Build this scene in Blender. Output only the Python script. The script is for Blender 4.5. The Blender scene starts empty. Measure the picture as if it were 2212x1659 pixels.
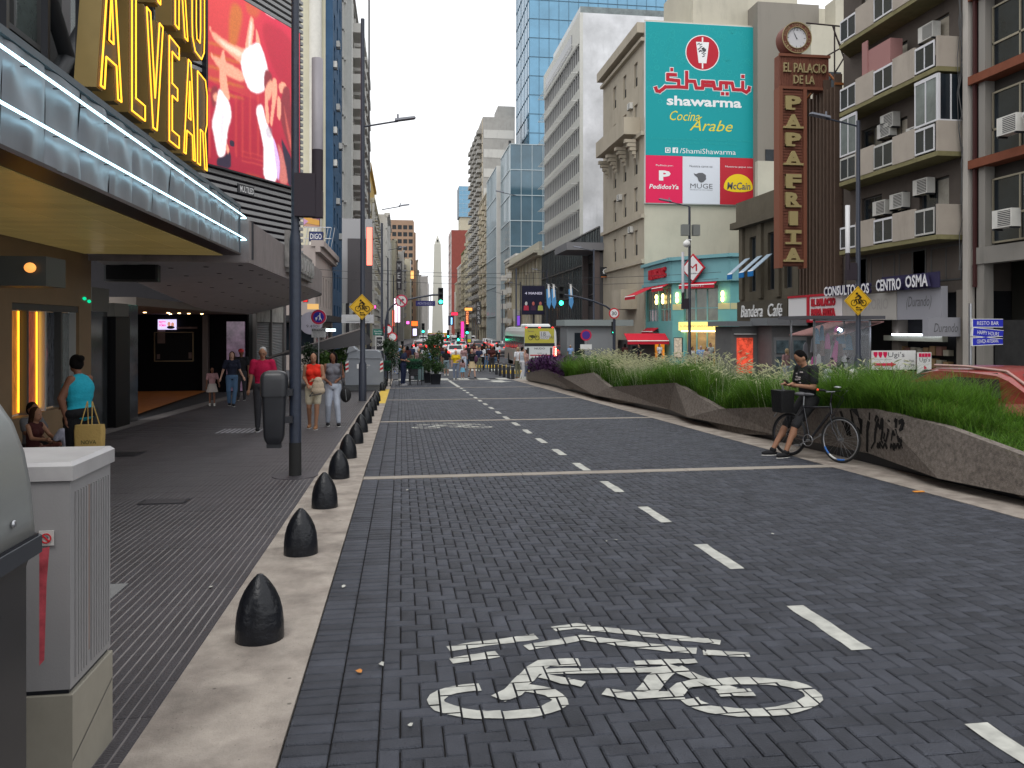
import bpy, math, random
import numpy as np
from math import sin, cos, pi, radians, atan, sqrt, atan2
from mathutils import Vector, Matrix, Quaternion
random.seed(7); rng = np.random.default_rng(7)
# camera, sky, sun, exposure
TH = atan(238/1700); FL = 1700.0; CX = 1106.0; HY = 706.0; EYE = 1.68
cam_d = bpy.data.cameras.new('camera'); cam = bpy.data.objects.new('camera', cam_d)
bpy.context.scene.collection.objects.link(cam)
cam_d.sensor_width = 36; cam_d.lens = 36*FL/2212
cam_d.shift_y = -(829.5-HY)/2212
cam_d.clip_start = 0.1; cam_d.clip_end = 4000
cam.location = (0, 0, EYE); cam.rotation_euler = (radians(90), 0, -TH)
sc = bpy.context.scene; sc.camera = cam
W = bpy.data.worlds.new('World'); sc.world = W; W.use_nodes = True
nt = W.node_tree; nt.nodes.clear()
out = nt.nodes.new('ShaderNodeOutputWorld'); bg = nt.nodes.new('ShaderNodeBackground')
sky = nt.nodes.new('ShaderNodeTexSky'); sky.sky_type = 'NISHITA'; sky.sun_disc = False
SUN_EL, SUN_AZ = radians(58), radians(200)
sky.sun_elevation = SUN_EL; sky.sun_rotation = SUN_AZ; sky.dust_density = 4; sky.air_density = 1.2
hs = nt.nodes.new('ShaderNodeHueSaturation'); hs.inputs['Saturation'].default_value = 0.35
mx = nt.nodes.new('ShaderNodeMix'); mx.data_type = 'RGBA'; mx.inputs[0].default_value = 0.86
mx.inputs[7].default_value = (10.2, 10.35, 10.6, 1)      # the even white cloud deck
nt.links.new(sky.outputs[0], hs.inputs['Color']); nt.links.new(hs.outputs[0], mx.inputs[6])
nt.links.new(mx.outputs[2], bg.inputs[0]); bg.inputs[1].default_value = 0.1
nt.links.new(bg.outputs[0], out.inputs[0])
sl = bpy.data.lights.new('sun', 'SUN'); sl.energy = 0.6; sl.angle = radians(25); sl.color = (1, .97, .92)
so = bpy.data.objects.new('sun', sl); sc.collection.objects.link(so)
d = Vector((sin(SUN_AZ)*cos(SUN_EL), cos(SUN_AZ)*cos(SUN_EL), sin(SUN_EL)))
so.rotation_euler = d.to_track_quat('Z', 'Y').to_euler()
sc.view_settings.view_transform = 'Standard'; sc.view_settings.look = 'None'
sc.view_settings.exposure = 0.56; sc.view_settings.gamma = 1
sc.cycles.max_bounces = 6; sc.cycles.transparent_max_bounces = 8
sc.cycles.sample_clamp_indirect = 6
# helpers
C = sc.collection; ct, st = cos(TH), sin(TH)
def ray(px, py):
    a = (px-CX)/FL; return a*ct+st, ct-a*st, (HY-py)/FL
def GZ(Y): return -.0288*Y if Y < 46 else -.0288*46-.006*(Y-46)
def PX(px, py, X):                       # point where a sight line meets the vertical plane x = X
    x, y, b = ray(px, py); t = X/x; return Vector((X, y*t, EYE+b*t))
def PY(px, py, Y):
    x, y, b = ray(px, py); t = Y/y; return Vector((x*t, Y, EYE+b*t))
def G(px, py, lift=0):
    x, y, b = ray(px, py); t = (EYE-lift)/(-b-.0288*y)
    if t < 0 or y*t > 46: t = (EYE-lift+.0288*46-.006*46)/(-b-.006*y)
    return Vector((x*t, y*t, GZ(y*t)+lift))
def XR(Y): return 21.2+.034*max(0, Y-120)
def XL(Y): return -6.2+.053*max(0, Y-120)
MATS = {}
def mat(name, col, rough=.7, metal=0, var=0.0, scale=3.0, bump=0.0, bscale=40., emit=0, dirt=0, trans=0, rnd=0, stretch=None, coat=0, col2=None, spec=None, spots=0):
    if name in MATS: return MATS[name]
    m = bpy.data.materials.new(name); m.use_nodes = True; n = m.node_tree; N = n.nodes; L = n.links
    b = N['Principled BSDF']; b.inputs['Roughness'].default_value = rough; b.inputs['Metallic'].default_value = metal
    b.inputs['Specular IOR Level'].default_value = .25 if rough > .5 else .5
    if spec is not None: b.inputs['Specular IOR Level'].default_value = spec
    c = (*col, 1); b.inputs['Base Color'].default_value = c
    if coat: b.inputs['Coat Weight'].default_value = coat; b.inputs['Coat Roughness'].default_value = .15
    cur = None
    if var or dirt or rnd or spots:
        geo = N.new('ShaderNodeNewGeometry'); pos = geo.outputs['Position']
        if stretch:
            mp = N.new('ShaderNodeMapping'); mp.inputs['Scale'].default_value = stretch; L.new(pos, mp.inputs[0]); pos = mp.outputs[0]
        rgb = N.new('ShaderNodeRGB'); rgb.outputs[0].default_value = c; cur = rgb.outputs[0]
        def mult(cur, fac_out, lo, hi):
            mr = N.new('ShaderNodeMapRange'); mr.inputs[3].default_value = lo; mr.inputs[4].default_value = hi
            L.new(fac_out, mr.inputs[0])
            v = N.new('ShaderNodeVectorMath'); v.operation = 'SCALE'; L.new(cur, v.inputs[0]); L.new(mr.outputs[0], v.inputs['Scale'])
            return v.outputs[0]
        if col2:
            nz = N.new('ShaderNodeTexNoise'); nz.inputs['Scale'].default_value = scale*.7; nz.inputs['Detail'].default_value = 6; L.new(pos, nz.inputs[0])
            cr = N.new('ShaderNodeMapRange'); cr.inputs[1].default_value = .42; cr.inputs[2].default_value = .62; L.new(nz.outputs[0], cr.inputs[0])
            mm = N.new('ShaderNodeMix'); mm.data_type = 'RGBA'; L.new(cr.outputs[0], mm.inputs[0]); L.new(cur, mm.inputs[6]); mm.inputs[7].default_value = (*col2, 1); cur = mm.outputs[2]
        if var:
            nz = N.new('ShaderNodeTexNoise'); nz.inputs['Scale'].default_value = scale; nz.inputs['Detail'].default_value = 8; nz.inputs['Roughness'].default_value = .65
            L.new(pos, nz.inputs[0]); cur = mult(cur, nz.outputs[0], 1-var*1.6, 1+var*1.6)
        if dirt:      # vertical streaks of grime
            mp = N.new('ShaderNodeMapping'); mp.inputs['Scale'].default_value = (.9, .9, .16); L.new(geo.outputs['Position'], mp.inputs[0])
            nz = N.new('ShaderNodeTexNoise'); nz.inputs['Scale'].default_value = 1.6; nz.inputs['Detail'].default_value = 9; nz.inputs['Roughness'].default_value = .7; L.new(mp.outputs[0], nz.inputs[0])
            n2 = N.new('ShaderNodeTexNoise'); n2.inputs['Scale'].default_value = .35; n2.inputs['Detail'].default_value = 4; L.new(geo.outputs['Position'], n2.inputs[0])
            mr = N.new('ShaderNodeMapRange'); mr.inputs[1].default_value = .5; mr.inputs[2].default_value = .8; L.new(nz.outputs[0], mr.inputs[0])
            m2 = N.new('ShaderNodeMapRange'); m2.inputs[1].default_value = .4; m2.inputs[2].default_value = .62; L.new(n2.outputs[0], m2.inputs[0])
            mu = N.new('ShaderNodeMath'); mu.operation = 'MULTIPLY'; L.new(mr.outputs[0], mu.inputs[0]); L.new(m2.outputs[0], mu.inputs[1])
            cur = mult(cur, mu.outputs[0], 1, 1-dirt)
        if spots:   # chewing gum and grit
            for sc_, th in ((4.2, .045), (19, .06)):
                vo = N.new('ShaderNodeTexVoronoi'); vo.inputs['Scale'].default_value = sc_; L.new(geo.outputs['Position'], vo.inputs['Vector'])
                mr = N.new('ShaderNodeMapRange'); mr.inputs[1].default_value = th*.8; mr.inputs[2].default_value = th*1.25; L.new(vo.outputs['Distance'], mr.inputs[0]); cur = mult(cur, mr.outputs[0], 1-spots, 1)
        if rnd:
            oi = N.new('ShaderNodeObjectInfo'); ad = N.new('ShaderNodeMath'); ad.operation = 'ADD'; L.new(oi.outputs['Random'], ad.inputs[0]); L.new(geo.outputs['Random Per Island'], ad.inputs[1])
            fr = N.new('ShaderNodeMath'); fr.operation = 'FRACT'; L.new(ad.outputs[0], fr.inputs[0]); cur = mult(cur, fr.outputs[0], 1-rnd, 1+rnd)
        L.new(cur, b.inputs['Base Color'])
    if bump:
        geo = N.new('ShaderNodeNewGeometry'); nz = N.new('ShaderNodeTexNoise'); nz.inputs['Scale'].default_value = bscale; nz.inputs['Detail'].default_value = 5; L.new(geo.outputs['Position'], nz.inputs[0])
        bp = N.new('ShaderNodeBump'); bp.inputs['Strength'].default_value = bump; bp.inputs['Distance'].default_value = .02
        L.new(nz.outputs[0], bp.inputs['Height']); L.new(bp.outputs[0], b.inputs['Normal'])
    if emit:
        b.inputs['Emission Strength'].default_value = emit
        b.inputs['Emission Color'].default_value = c
        if cur: L.new(cur, b.inputs['Emission Color'])
    if trans:
        t = N.new('ShaderNodeBsdfTranslucent'); t.inputs[0].default_value = (min(1, col[0]*1.3), min(1, col[1]*1.3), col[2], 1)
        if cur: L.new(cur, t.inputs[0])
        ms = N.new('ShaderNodeMixShader'); ms.inputs[0].default_value = trans
        o = N['Material Output']; L.new(b.outputs[0], ms.inputs[1]); L.new(t.outputs[0], ms.inputs[2]); L.new(ms.outputs[0], o.inputs[0])
    MATS[name] = m; return m
def emi(name, col, s=1.0): return mat(name, col, .6, emit=s)
class MB:
    def __init__(s): s.v = []; s.f = []; s.m = []; s.sm = []
    def add(s, vs, fs, mi=0, smooth=False):
        b = len(s.v); s.v += [tuple(x) for x in vs]; s.f += [tuple(b+i for i in f) for f in fs]
        s.m += [mi]*len(fs); s.sm += [smooth]*len(fs); return s
    def box(s, x0, x1, y0, y1, z0, z1, mi=0):
        v = [(x, y, z) for z in (z0, z1) for y in (y0, y1) for x in (x0, x1)]
        return s.add(v, [(0,2,3,1),(4,5,7,6),(0,1,5,4),(2,6,7,3),(0,4,6,2),(1,3,7,5)], mi)
    def fbox(s, o, u, v, n, u0, u1, v0, v1, d0, d1, mi=0):   # box in a frame: along u, v and normal n
        o = Vector(o); P = [o+u*a+v*b+n*c for c in (d0, d1) for b in (v0, v1) for a in (u0, u1)]
        return s.add(P, [(0,2,3,1),(4,5,7,6),(0,1,5,4),(2,6,7,3),(0,4,6,2),(1,3,7,5)], mi)
    def bev(s, x0, x1, y0, y1, z0, z1, b, mi=0):           # box with a bevelled top rim
        v = [(x0,y0,z0),(x1,y0,z0),(x1,y1,z0),(x0,y1,z0),(x0,y0,z1-b),(x1,y0,z1-b),(x1,y1,z1-b),(x0,y1,z1-b),(x0+b,y0+b,z1),(x1-b,y0+b,z1),(x1-b,y1-b,z1),(x0+b,y1-b,z1)]
        return s.add(v, [(0,1,5,4),(1,2,6,5),(2,3,7,6),(3,0,4,7),(4,5,9,8),(5,6,10,9),(6,7,11,10),(7,4,8,11),(8,9,10,11)], mi)
    def tube(s, p, q, r0, r1=None, n=8, mi=0, caps=True):
        p, q = Vector(p), Vector(q); r1 = r0 if r1 is None else r1
        d = (q-p).normalized(); a = d.orthogonal().normalized(); b = d.cross(a)
        vs = []
        for c, r in ((p, r0), (q, r1)):
            for i in range(n): t = 2*pi*i/n; vs.append(c+(a*cos(t)+b*sin(t))*r)
        fs = [(i, (i+1) % n, n+(i+1) % n, n+i) for i in range(n)]
        s.add(vs, fs, mi, True)
        if caps: s.add(vs, [tuple(range(n-1, -1, -1)), tuple(range(n, 2*n))], mi)
        return s
    def path(s, pts, r, n=6, mi=0, closed=False):
        pts = [Vector(p) for p in pts]; k = len(pts)
        rr = r if isinstance(r, (list, tuple)) else [r]*k
        for i in range(k if closed else k-1): s.tube(pts[i], pts[(i+1) % k], rr[i], rr[(i+1) % k], n, mi)
        return s
    def lathe(s, prof, c=(0,0,0), n=16, mi=0, smooth=True):
        vs = [(c[0]+r*cos(2*pi*i/n), c[1]+r*sin(2*pi*i/n), c[2]+z) for r, z in prof for i in range(n)]
        fs = [(j*n+i, j*n+(i+1) % n, (j+1)*n+(i+1) % n, (j+1)*n+i) for j in range(len(prof)-1) for i in range(n)]
        s.add(vs, fs, mi, smooth); k = (len(prof)-1)*n
        s.add(vs[k:]+vs[:n], [tuple(range(n)), tuple(range(2*n-1, n-1, -1))], mi); return s
    def prism(s, pts, o, u, v, n, d0, d1, mi=0, mi_side=None):
        o = Vector(o); k = len(pts); A = [o+u*a+v*b+n*d0 for a, b in pts]; B = [o+u*a+v*b+n*d1 for a, b in pts]
        s.add(A+B, [tuple(range(k-1, -1, -1)), tuple(range(k, 2*k))], mi)
        s.add(A+B, [(i, (i+1) % k, k+(i+1) % k, k+i) for i in range(k)], mi if mi_side is None else mi_side); return s
    def poly(s, P, mi=0): return s.add(P, [tuple(range(len(P)))], mi)
    def ell(s, c, r, n=12, m=8, mi=0, R=None):
        vs = []; c = Vector(c)
        for j in range(m+1):
            th = pi*j/m
            for i in range(n):
                ph = 2*pi*i/n; p = Vector((r[0]*sin(th)*cos(ph), r[1]*sin(th)*sin(ph), r[2]*cos(th)))
                if R: p = R @ p
                vs.append(c+p)
        return s.add(vs, [(j*n+i, (j+1)*n+i, (j+1)*n+(i+1) % n, j*n+(i+1) % n) for j in range(m) for i in range(n)], mi, True)
    def torus(s, c, ax, R, r, n=24, m=6, mi=0):
        ax = Vector(ax).normalized(); a = ax.orthogonal().normalized(); b = ax.cross(a); c = Vector(c); vs = []
        for i in range(n):
            t = 2*pi*i/n; d = a*cos(t)+b*sin(t)
            for j in range(m): q = 2*pi*j/m; vs.append(c+d*(R+r*cos(q))+ax*r*sin(q))
        return s.add(vs, [(i*m+j, ((i+1) % n)*m+j, ((i+1) % n)*m+(j+1) % m, i*m+(j+1) % m) for i in range(n) for j in range(m)], mi, True)
    def mesh(s, name, mats):
        me = bpy.data.meshes.new(name); me.from_pydata(s.v, [], s.f)
        for m in (mats if isinstance(mats, (list, tuple)) else [mats]): me.materials.append(m)
        me.polygons.foreach_set('material_index', s.m); me.polygons.foreach_set('use_smooth', s.sm); me.update(); return me
UX, UY, UZ = Vector((1,0,0)), Vector((0,1,0)), Vector((0,0,1))
def setp(o, label=None, cat=None, group=None, kind=None):
    if label: o['label'] = label
    if cat: o['category'] = cat
    if group: o['group'] = group
    if kind: o['kind'] = kind
    return o
def thing(name, label, cat, loc=(0,0,0), rz=0, group=None):
    o = bpy.data.objects.new(name, None); C.objects.link(o); o.location = loc; o.rotation_euler = (0,0,rz)
    o.empty_display_size = .2
    o['wl'] = 1
    return setp(o, label, cat, group)
def link(name, me, parent=None, loc=None):
    o = bpy.data.objects.new(name, me); C.objects.link(o)
    if parent: o.parent = parent
    if loc is not None: o.location = loc
    return o
def part(name, mb, mats, parent, world=True, label=None):
    """mesh part; world=True: vertices are world coordinates, made relative to the thing"""
    me = mb.mesh(name, mats) if isinstance(mb, MB) else mb
    o = link(name, me, parent)
    if world:
        off = Vector((0,0,0)); q = parent
        while q is not None: off += Vector(q.location); q = q.parent
        o.location = -off
    if label: o['label'] = label
    return o
def solo(name, mb, mats, label, cat, group=None, kind=None):
    return setp(link(name, mb.mesh(name, mats) if isinstance(mb, MB) else mb), label, cat, group, kind)
def struct(name, mb, mats, parent=None):
    o = link(name, mb.mesh(name, mats) if isinstance(mb, MB) else mb, parent)
    if not parent: o['kind'] = 'structure'
    return o
def dup(root, loc, rz=None, label=None, group=None):
    r = root.copy(); C.objects.link(r); r.location = loc
    if rz is not None: r.rotation_euler = (0,0,rz)
    if label: r['label'] = label
    if group: r['group'] = group
    for ch in list(root.children):
        c = ch.copy(); C.objects.link(c); c.parent = r
        for g in list(ch.children):
            e = g.copy(); C.objects.link(e); e.parent = c
    return r
TXT = {}
def text_mesh(s, ext=0.0, bold=0.0, shear=0.0):
    k = (s, ext, bold, shear)
    if k in TXT: return TXT[k].copy()
    cu = bpy.data.curves.new('lettering', 'FONT'); cu.body = s; cu.extrude = ext; cu.offset = bold; cu.shear = shear; cu.resolution_u = 2
    o = bpy.data.objects.new('t', cu); C.objects.link(o)
    dg = bpy.context.evaluated_depsgraph_get(); me = bpy.data.meshes.new_from_object(o.evaluated_get(dg))
    bpy.data.objects.remove(o); TXT[k] = me
    return me.copy()
def lettering(s, o, u, v, n, width, height, m, parent, d=.006, ext=0.0, bold=0.0, shear=0.0, name='lettering'):
    """text stretched to width x height, lower left corner at o, raised d off the plane"""
    me = text_mesh(s, 0, bold, shear); k = len(me.vertices); co = np.empty(k*3); me.vertices.foreach_get('co', co); co = co.reshape(-1, 3)
    mn, mxx = co.min(0), co.max(0); sx = width/max(1e-6, mxx[0]-mn[0]); sy = height/max(1e-6, mxx[1]-mn[1])
    o = np.array(o); un, vn, nn = (np.array(x) for x in (u, v, n))
    P = o+np.outer((co[:, 0]-mn[0])*sx, un)+np.outer((co[:, 1]-mn[1])*sy, vn)+nn*d
    if ext:
        me2 = MB(); base = [tuple(p) for p in P]; top = [tuple(p+nn*ext) for p in P]
        fs = [tuple(p.vertices) for p in me.polygons]; me2.add(top, fs, 0)
        from collections import Counter
        ec = {}
        for f in fs:
            for i in range(len(f)):
                a, b = f[i], f[(i+1) % len(f)]; key = (min(a, b), max(a, b)); ec[key] = None if key in ec else (a, b)
        sd = [e for e in ec.values() if e]
        me2.add(base+top, [(a, b, b+k, a+k) for a, b in sd], 1 if isinstance(m, (list, tuple)) else 0)
        me = me2.mesh(name, m)
    else:
        me.vertices.foreach_set('co', P.reshape(-1)); me.materials.clear(); me.materials.append(m); me.update()
    return part(name, me, None, parent)
M_conc = mat('concrete', (.33,.30,.27), .9, var=.25, scale=2.5, bump=.3, bscale=60, dirt=.35)
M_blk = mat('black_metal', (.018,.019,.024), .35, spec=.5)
M_post = mat('post_paint', (.028,.034,.052), .42, var=.25, scale=14, rnd=.05)
M_steel = mat('steel', (.45,.46,.48), .35, metal=.9)
M_white = mat('white_paint', (.72,.72,.70), .55, var=.08)
M_glass = mat('dark_glass', (.014,.019,.024), .1, var=.6, scale=.9, spec=.3)
M_glassl = mat('pale_glass', (.13,.155,.155), .12, var=.7, scale=.9, spec=.6)
M_frame = mat('window_frame', (.06,.06,.06), .5)
M_alu = mat('aluminium', (.55,.55,.54), .4, metal=.5)
M_dark = mat('dark_interior', (.010,.010,.012), .9)
M_rubber = mat('rubber', (.02,.02,.02), .8)
M_red = mat('red_paint', (.55,.02,.03), .45)
M_blkprint = mat('black_print', (.012,.012,.014), .6)
M_acm = mat('ac_plastic', (.62,.61,.57), .5, var=.15, dirt=.3)
# GROUND
def fast_mesh(name, V, F, mats, smooth=False):
    """V (n,3), F (m,k) arrays of equal-sided faces"""
    me = bpy.data.meshes.new(name); V = np.asarray(V, dtype=np.float32); F = np.asarray(F, dtype=np.int32); k = F.shape[1]
    me.vertices.add(len(V)); me.vertices.foreach_set('co', V.reshape(-1))
    me.loops.add(F.size); me.loops.foreach_set('vertex_index', F.reshape(-1))
    me.polygons.add(len(F)); me.polygons.foreach_set('loop_start', np.arange(len(F), dtype=np.int32)*k)
    if smooth: me.polygons.foreach_set('use_smooth', np.ones(len(F), dtype=bool))
    for m in (mats if isinstance(mats, (list, tuple)) else [mats]): me.materials.append(m)
    me.update(calc_edges=True); return me
def sheet(x0, x1, y0, y1, lift=0.0, mb=None, mi=0, step=None):
    mb = mb or MB(); ys = sorted({y0, y1} | ({46.0} if y0 < 46 < y1 else set()))
    for a, b in zip(ys[:-1], ys[1:]): mb.poly([(x0, a, GZ(a)+lift), (x1, a, GZ(a)+lift), (x1, b, GZ(b-1e-6)+lift), (x0, b, GZ(b-1e-6)+lift)], mi)
    return mb
def gslab(mb, x0, x1, y0, y1, lo, hi, mi=0):    # slab following the fall of the street
    P = [(x, y, GZ(y)+z) for z in (lo, hi) for y in (y0, y1) for x in (x0, x1)]
    return mb.add(P, [(0,2,3,1),(4,5,7,6),(0,1,5,4),(2,6,7,3),(0,4,6,2),(1,3,7,5)], mi)
M_asph = mat('asphalt', (.060,.062,.070), .75, var=.22, scale=1.2, bump=.35, bscale=180)
M_joint = mat('paver_joint', (.018,.016,.015), .95, var=.3, scale=30)
M_pav = mat('paver', (.052,.056,.070), .54, var=.42, scale=5.5, bump=.8, bscale=150, rnd=.24, spec=.3, spots=-.5)
M_tile = mat('sidewalk_tile', (.040,.036,.041), .5, var=.4, scale=1.2, bump=.4, bscale=90, rnd=.14, spec=.4, spots=-.6)
M_grout = mat('sidewalk_grout', (.165,.152,.15), .9, var=.4, scale=5)
M_kerb = mat('kerb_concrete', (.33,.29,.252), .8, var=.34, scale=5, bump=.35, bscale=90, rnd=.06, col2=(.24,.207,.18), spots=.55)
M_paint = mat('road_paint', (.46,.46,.42), .7, var=.2, scale=14, col2=(.36,.36,.33))
M_yel = mat('yellow_kerb_paint', (.62,.42,.06), .7, var=.3, scale=6)
g = MB(); sheet(-150, 220, -30, 46, -.06, g); sheet(-150, 220, 46, 1700, -.06, g)
g.poly([(-900,-30,-.2-12),(1200,-30,-12.2),(1200,3000,-24),(-900,3000,-24)], 0)
ground = struct('ground', g, mat('ground_asphalt', (.055,.056,.062), .85, var=.2, scale=.8))
RX0, RX1 = -.5, 6.02
STRIPS = [(10.36,10.58),(18.46,18.68),(26.5,26.72),(34.6,34.82)]
road = MB(); sheet(RX0, RX1, -2, 43.0, -.018, road)
road = struct('road', road, M_joint)
strips = MB()
for a, b in STRIPS:
    xs = [RX0, 1.6, 3.9, RX1]
    for i in range(3): gslab(strips, xs[i]+.004, xs[i+1]-.004, a+.006, b-.006, -.1, .004)
struct('concrete_strip', strips, mat('strip_concrete', (.29,.26,.225), .85, var=.2, scale=5, bump=.2), road)['kind'] = 'stuff'
rects = []
U = .093; cx0 = RX0+.40; n_i = int((RX1-cx0)/U)+1; n_j = 472
for j in range(-2, n_j):
    for i in range(-1, n_i):
        c = (i+j) % 4
        if c == 0: r = (cx0+i*U, cx0+i*U+2*U, j*U, j*U+U)
        elif c == 2: r = (cx0+i*U, cx0+i*U+U, j*U, j*U+2*U)
        else: continue
        rects.append(r)
for j in range(-2, n_j):
    for k in (0, 1): rects.append((RX0+k*.2, RX0+k*.2+.2, j*U, j*U+U))
pav = []
for (x0, x1, y0, y1) in rects:
    if (x0 > cx0-.12 and x0 < cx0): x0 = max(x0, cx0)
    x1 = min(x1, RX1); y1 = min(y1, 43.0)
    if x1-x0 < .03 or y1-y0 < .03 or y1 < 2.1: continue
    segs = [(y0, y1)]
    for a, b in STRIPS:
        ns = []
        for (p, q) in segs:
            if q <= a or p >= b: ns.append((p, q)); continue
            if a-p > .025: ns.append((p, a))
            if q-b > .025: ns.append((b, q))
        segs = ns
    for p, q in segs: pav.append((x0, x1, p, q))
def inview(x, y):
    zc = x*st+y*ct; xc = x*ct-y*st
    if zc < .5: return False
    p = CX+FL*xc/zc; q = HY+FL*(EYE-GZ(y))/zc
    return -60 < p < 2270 and q < 1720
PT = .0     # paver top
full = [k for k, (x0, x1, y0, y1) in enumerate(pav) if (abs(x1-x0-2*U) < 1e-3 and abs(y1-y0-U) < 1e-3) or (abs(x1-x0-U) < 1e-3 and abs(y1-y0-2*U) < 1e-3)]
full = [k for k in full if inview((pav[k][0]+pav[k][1])/2, (pav[k][2]+pav[k][3])/2)]
full.sort(key=lambda k: pav[k][2]*1.0+abs(pav[k][0]-1)*.3)
single = set(full[:296]); jz = {}
pm = {}
for nm, (a, b) in {'h': (2*U,U), 'v': (U,2*U)}.items():
    m = MB(); gp = .0034; m.bev(-a/2+gp, a/2-gp, -b/2+gp, b/2-gp, -.05, 0, .0065); pm[nm] = m.mesh('paver', M_pav)
V, Fc = [], []
for k, (x0, x1, y0, y1) in enumerate(pav):
    dz = random.gauss(0, .0012); jz[k] = dz
    if k in single:
        yc = (y0+y1)/2; o = link('paver', pm['h'] if x1-x0 > .15 else pm['v'], road, ((x0+x1)/2, yc, GZ(yc)+dz)); o.rotation_euler = (-.0288+random.gauss(0,.009), random.gauss(0,.011), random.gauss(0,.007))
        continue
    gp = .0034; b = .0065 if y0 < 22 else .005; n0 = len(V)
    X0, X1, Y0, Y1 = x0+gp, x1-gp, y0+gp, y1-gp; tx, ty = random.gauss(0,.0007), random.gauss(0,.0007)
    for (xx, yy, zz) in ((X0,Y0,-.02),(X1,Y0,-.02),(X1,Y1,-.02),(X0,Y1,-.02),(X0,Y0,-b),(X1,Y0,-b),(X1,Y1,-b),(X0,Y1,-b),(X0+b,Y0+b,tx+ty),(X1-b,Y0+b,-tx+ty),(X1-b,Y1-b,-tx-ty),(X0+b,Y1-b,tx-ty)):
        V.append((xx, yy, GZ(yy)+zz+dz))
    for f in ((0,1,5,4),(1,2,6,5),(2,3,7,6),(3,0,4,7),(4,5,9,8),(5,6,10,9),(6,7,11,10),(7,4,8,11),(8,9,10,11)):
        Fc.append(tuple(n0+i for i in f))
o = link('paver_field', fast_mesh('paver_field', V, Fc, M_pav), road); o['kind'] = 'stuff'
def clip(poly, x0, x1, y0, y1):
    for ax, lim, sgn in ((0, x0, 1), (0, x1, -1), (1, y0, 1), (1, y1, -1)):
        o = []
        for i in range(len(poly)):
            a, b = poly[i], poly[(i+1) % len(poly)]; da, db = (a[ax]-lim)*sgn, (b[ax]-lim)*sgn
            if da >= 0: o.append(a)
            if da*db < 0: t = da/(da-db); o.append((a[0]+(b[0]-a[0])*t, a[1]+(b[1]-a[1])*t))
        poly = o
        if len(poly) < 3: return []
    return poly
def stroke(pts, w):
    P = [Vector((p[0], p[1], 0)) for p in pts]; out = []
    Q = [P[0]]
    for a, b in zip(P[:-1], P[1:]):
        n = max(1, int((b-a).length/.05)); Q += [a.lerp(b, (i+1)/n) for i in range(n)]
    L, R = [], []
    for i, p in enumerate(Q):
        d = (Q[min(i+1, len(Q)-1)]-Q[max(i-1, 0)]).normalized(); nn = Vector((-d.y, d.x, 0));
        L.append(p+nn*(w/2+random.gauss(0,.0035))); R.append(p-nn*(w/2+random.gauss(0,.0035)))
    return [[(L[i].x, L[i].y), (L[i+1].x, L[i+1].y), (R[i+1].x, R[i+1].y), (R[i].x, R[i].y)] for i in range(len(Q)-1)]
cells = {}
for k, (x0, x1, y0, y1) in enumerate(pav):
    for ii in range(int(x0*5//1)-1, int(x1*5//1)+2):
        for jj in range(int(y0*5//1)-1, int(y1*5//1)+2): cells.setdefault((ii, jj), []).append(k)
def paint(strokes, dy=0.0):
    mb = MB()
    for si, (pts, w) in enumerate(strokes):
        for q in stroke([(p[0], p[1]+dy) for p in pts], w*1.16):
            xs = [p[0] for p in q]; ys = [p[1] for p in q]; ks = set()
            for ii in range(int(min(xs)*5//1), int(max(xs)*5//1)+1):
                for jj in range(int(min(ys)*5//1), int(max(ys)*5//1)+1): ks |= set(cells.get((ii, jj), ()))
            for k in ks:
                x0, x1, y0, y1 = pav[k]; g_ = .0052
                c = clip(q, x0+g_, x1-g_, y0+g_, y1-g_)
                if len(c) >= 3: mb.poly([(x, y, GZ(y)+jz[k]+.0030+.0006*si) for x, y in c])
    return mb
def zp(x, y): p = G(806.4+.4687*x, 1267.2+.4687*y); return (p.x, p.y)
def arc(cx, cy, rx, ry, a0, a1, n=22): return [zp(cx+rx*cos(radians(a0+(a1-a0)*i/n)), cy-ry*sin(radians(a0+(a1-a0)*i/n))) for i in range(n+1)]
ZL = lambda *p: [zp(*q) for q in p]
BIKE = [(ZL((345,288),(600,252),(752,232)), .07), (ZL((830,198),(935,183),(990,192)), .07), (ZL((990,196),(1130,207),(1380,236),(1600,260)), .066),
        (ZL((357,345),(572,313)), .07), (ZL((705,285),(960,238),(1120,260),(1320,283),(1490,300)), .07), (ZL((1520,308),(1735,320)), .06),
        (arc(572,530,288,66,106,422), .072), (arc(1742,512,290,74,132,-172), .072),
        (ZL((575,522),(640,492),(700,430),(742,382),(790,357),(950,352)), .085), (ZL((765,397),(1050,393),(1330,385)), .06),
        (ZL((772,415),(880,440),(970,457)), .055), (ZL((1205,357),(1350,354),(1490,350)), .052), (ZL((1385,372),(1330,405),(1295,445),(1258,494)), .09),
        (ZL((1065,490),(1180,512),(1430,510)), .07), (ZL((1395,498),(1425,466),(1500,450)), .07), (ZL((1395,385),(1480,420),(1560,455),(1660,488)), .07), (ZL((1590,502),(1750,497)), .07)]
def bike_mark(strokes, dy, label):
    t = thing('cycle_lane_marking', label, 'road marking', (1.2, 4+dy, GZ(4+dy)))
    for i, s_ in enumerate(strokes): mb = paint([([(-9,-9),(-9,-9.01)], .01)]*0+[s_], dy); mb.v = [(a, b, c+.0005*i) for a, b, c in mb.v]; part('chevron_stroke' if i < 6 else 'wheel_stroke' if i < 8 else 'frame_stroke', mb, M_paint, t)['kind'] = 'stuff'
bike_mark(BIKE, 0, 'large white painted bicycle under a double chevron, nearest the camera on the dark pavers')
far_bike = [([(p[0]*.92+.1, p[1]) for p in pts], w) for pts, w in BIKE]
bike_mark(far_bike, 13.3, 'far white painted bicycle just before the second concrete strip')
bike_gap = None
k = 0; y = 2.42
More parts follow.
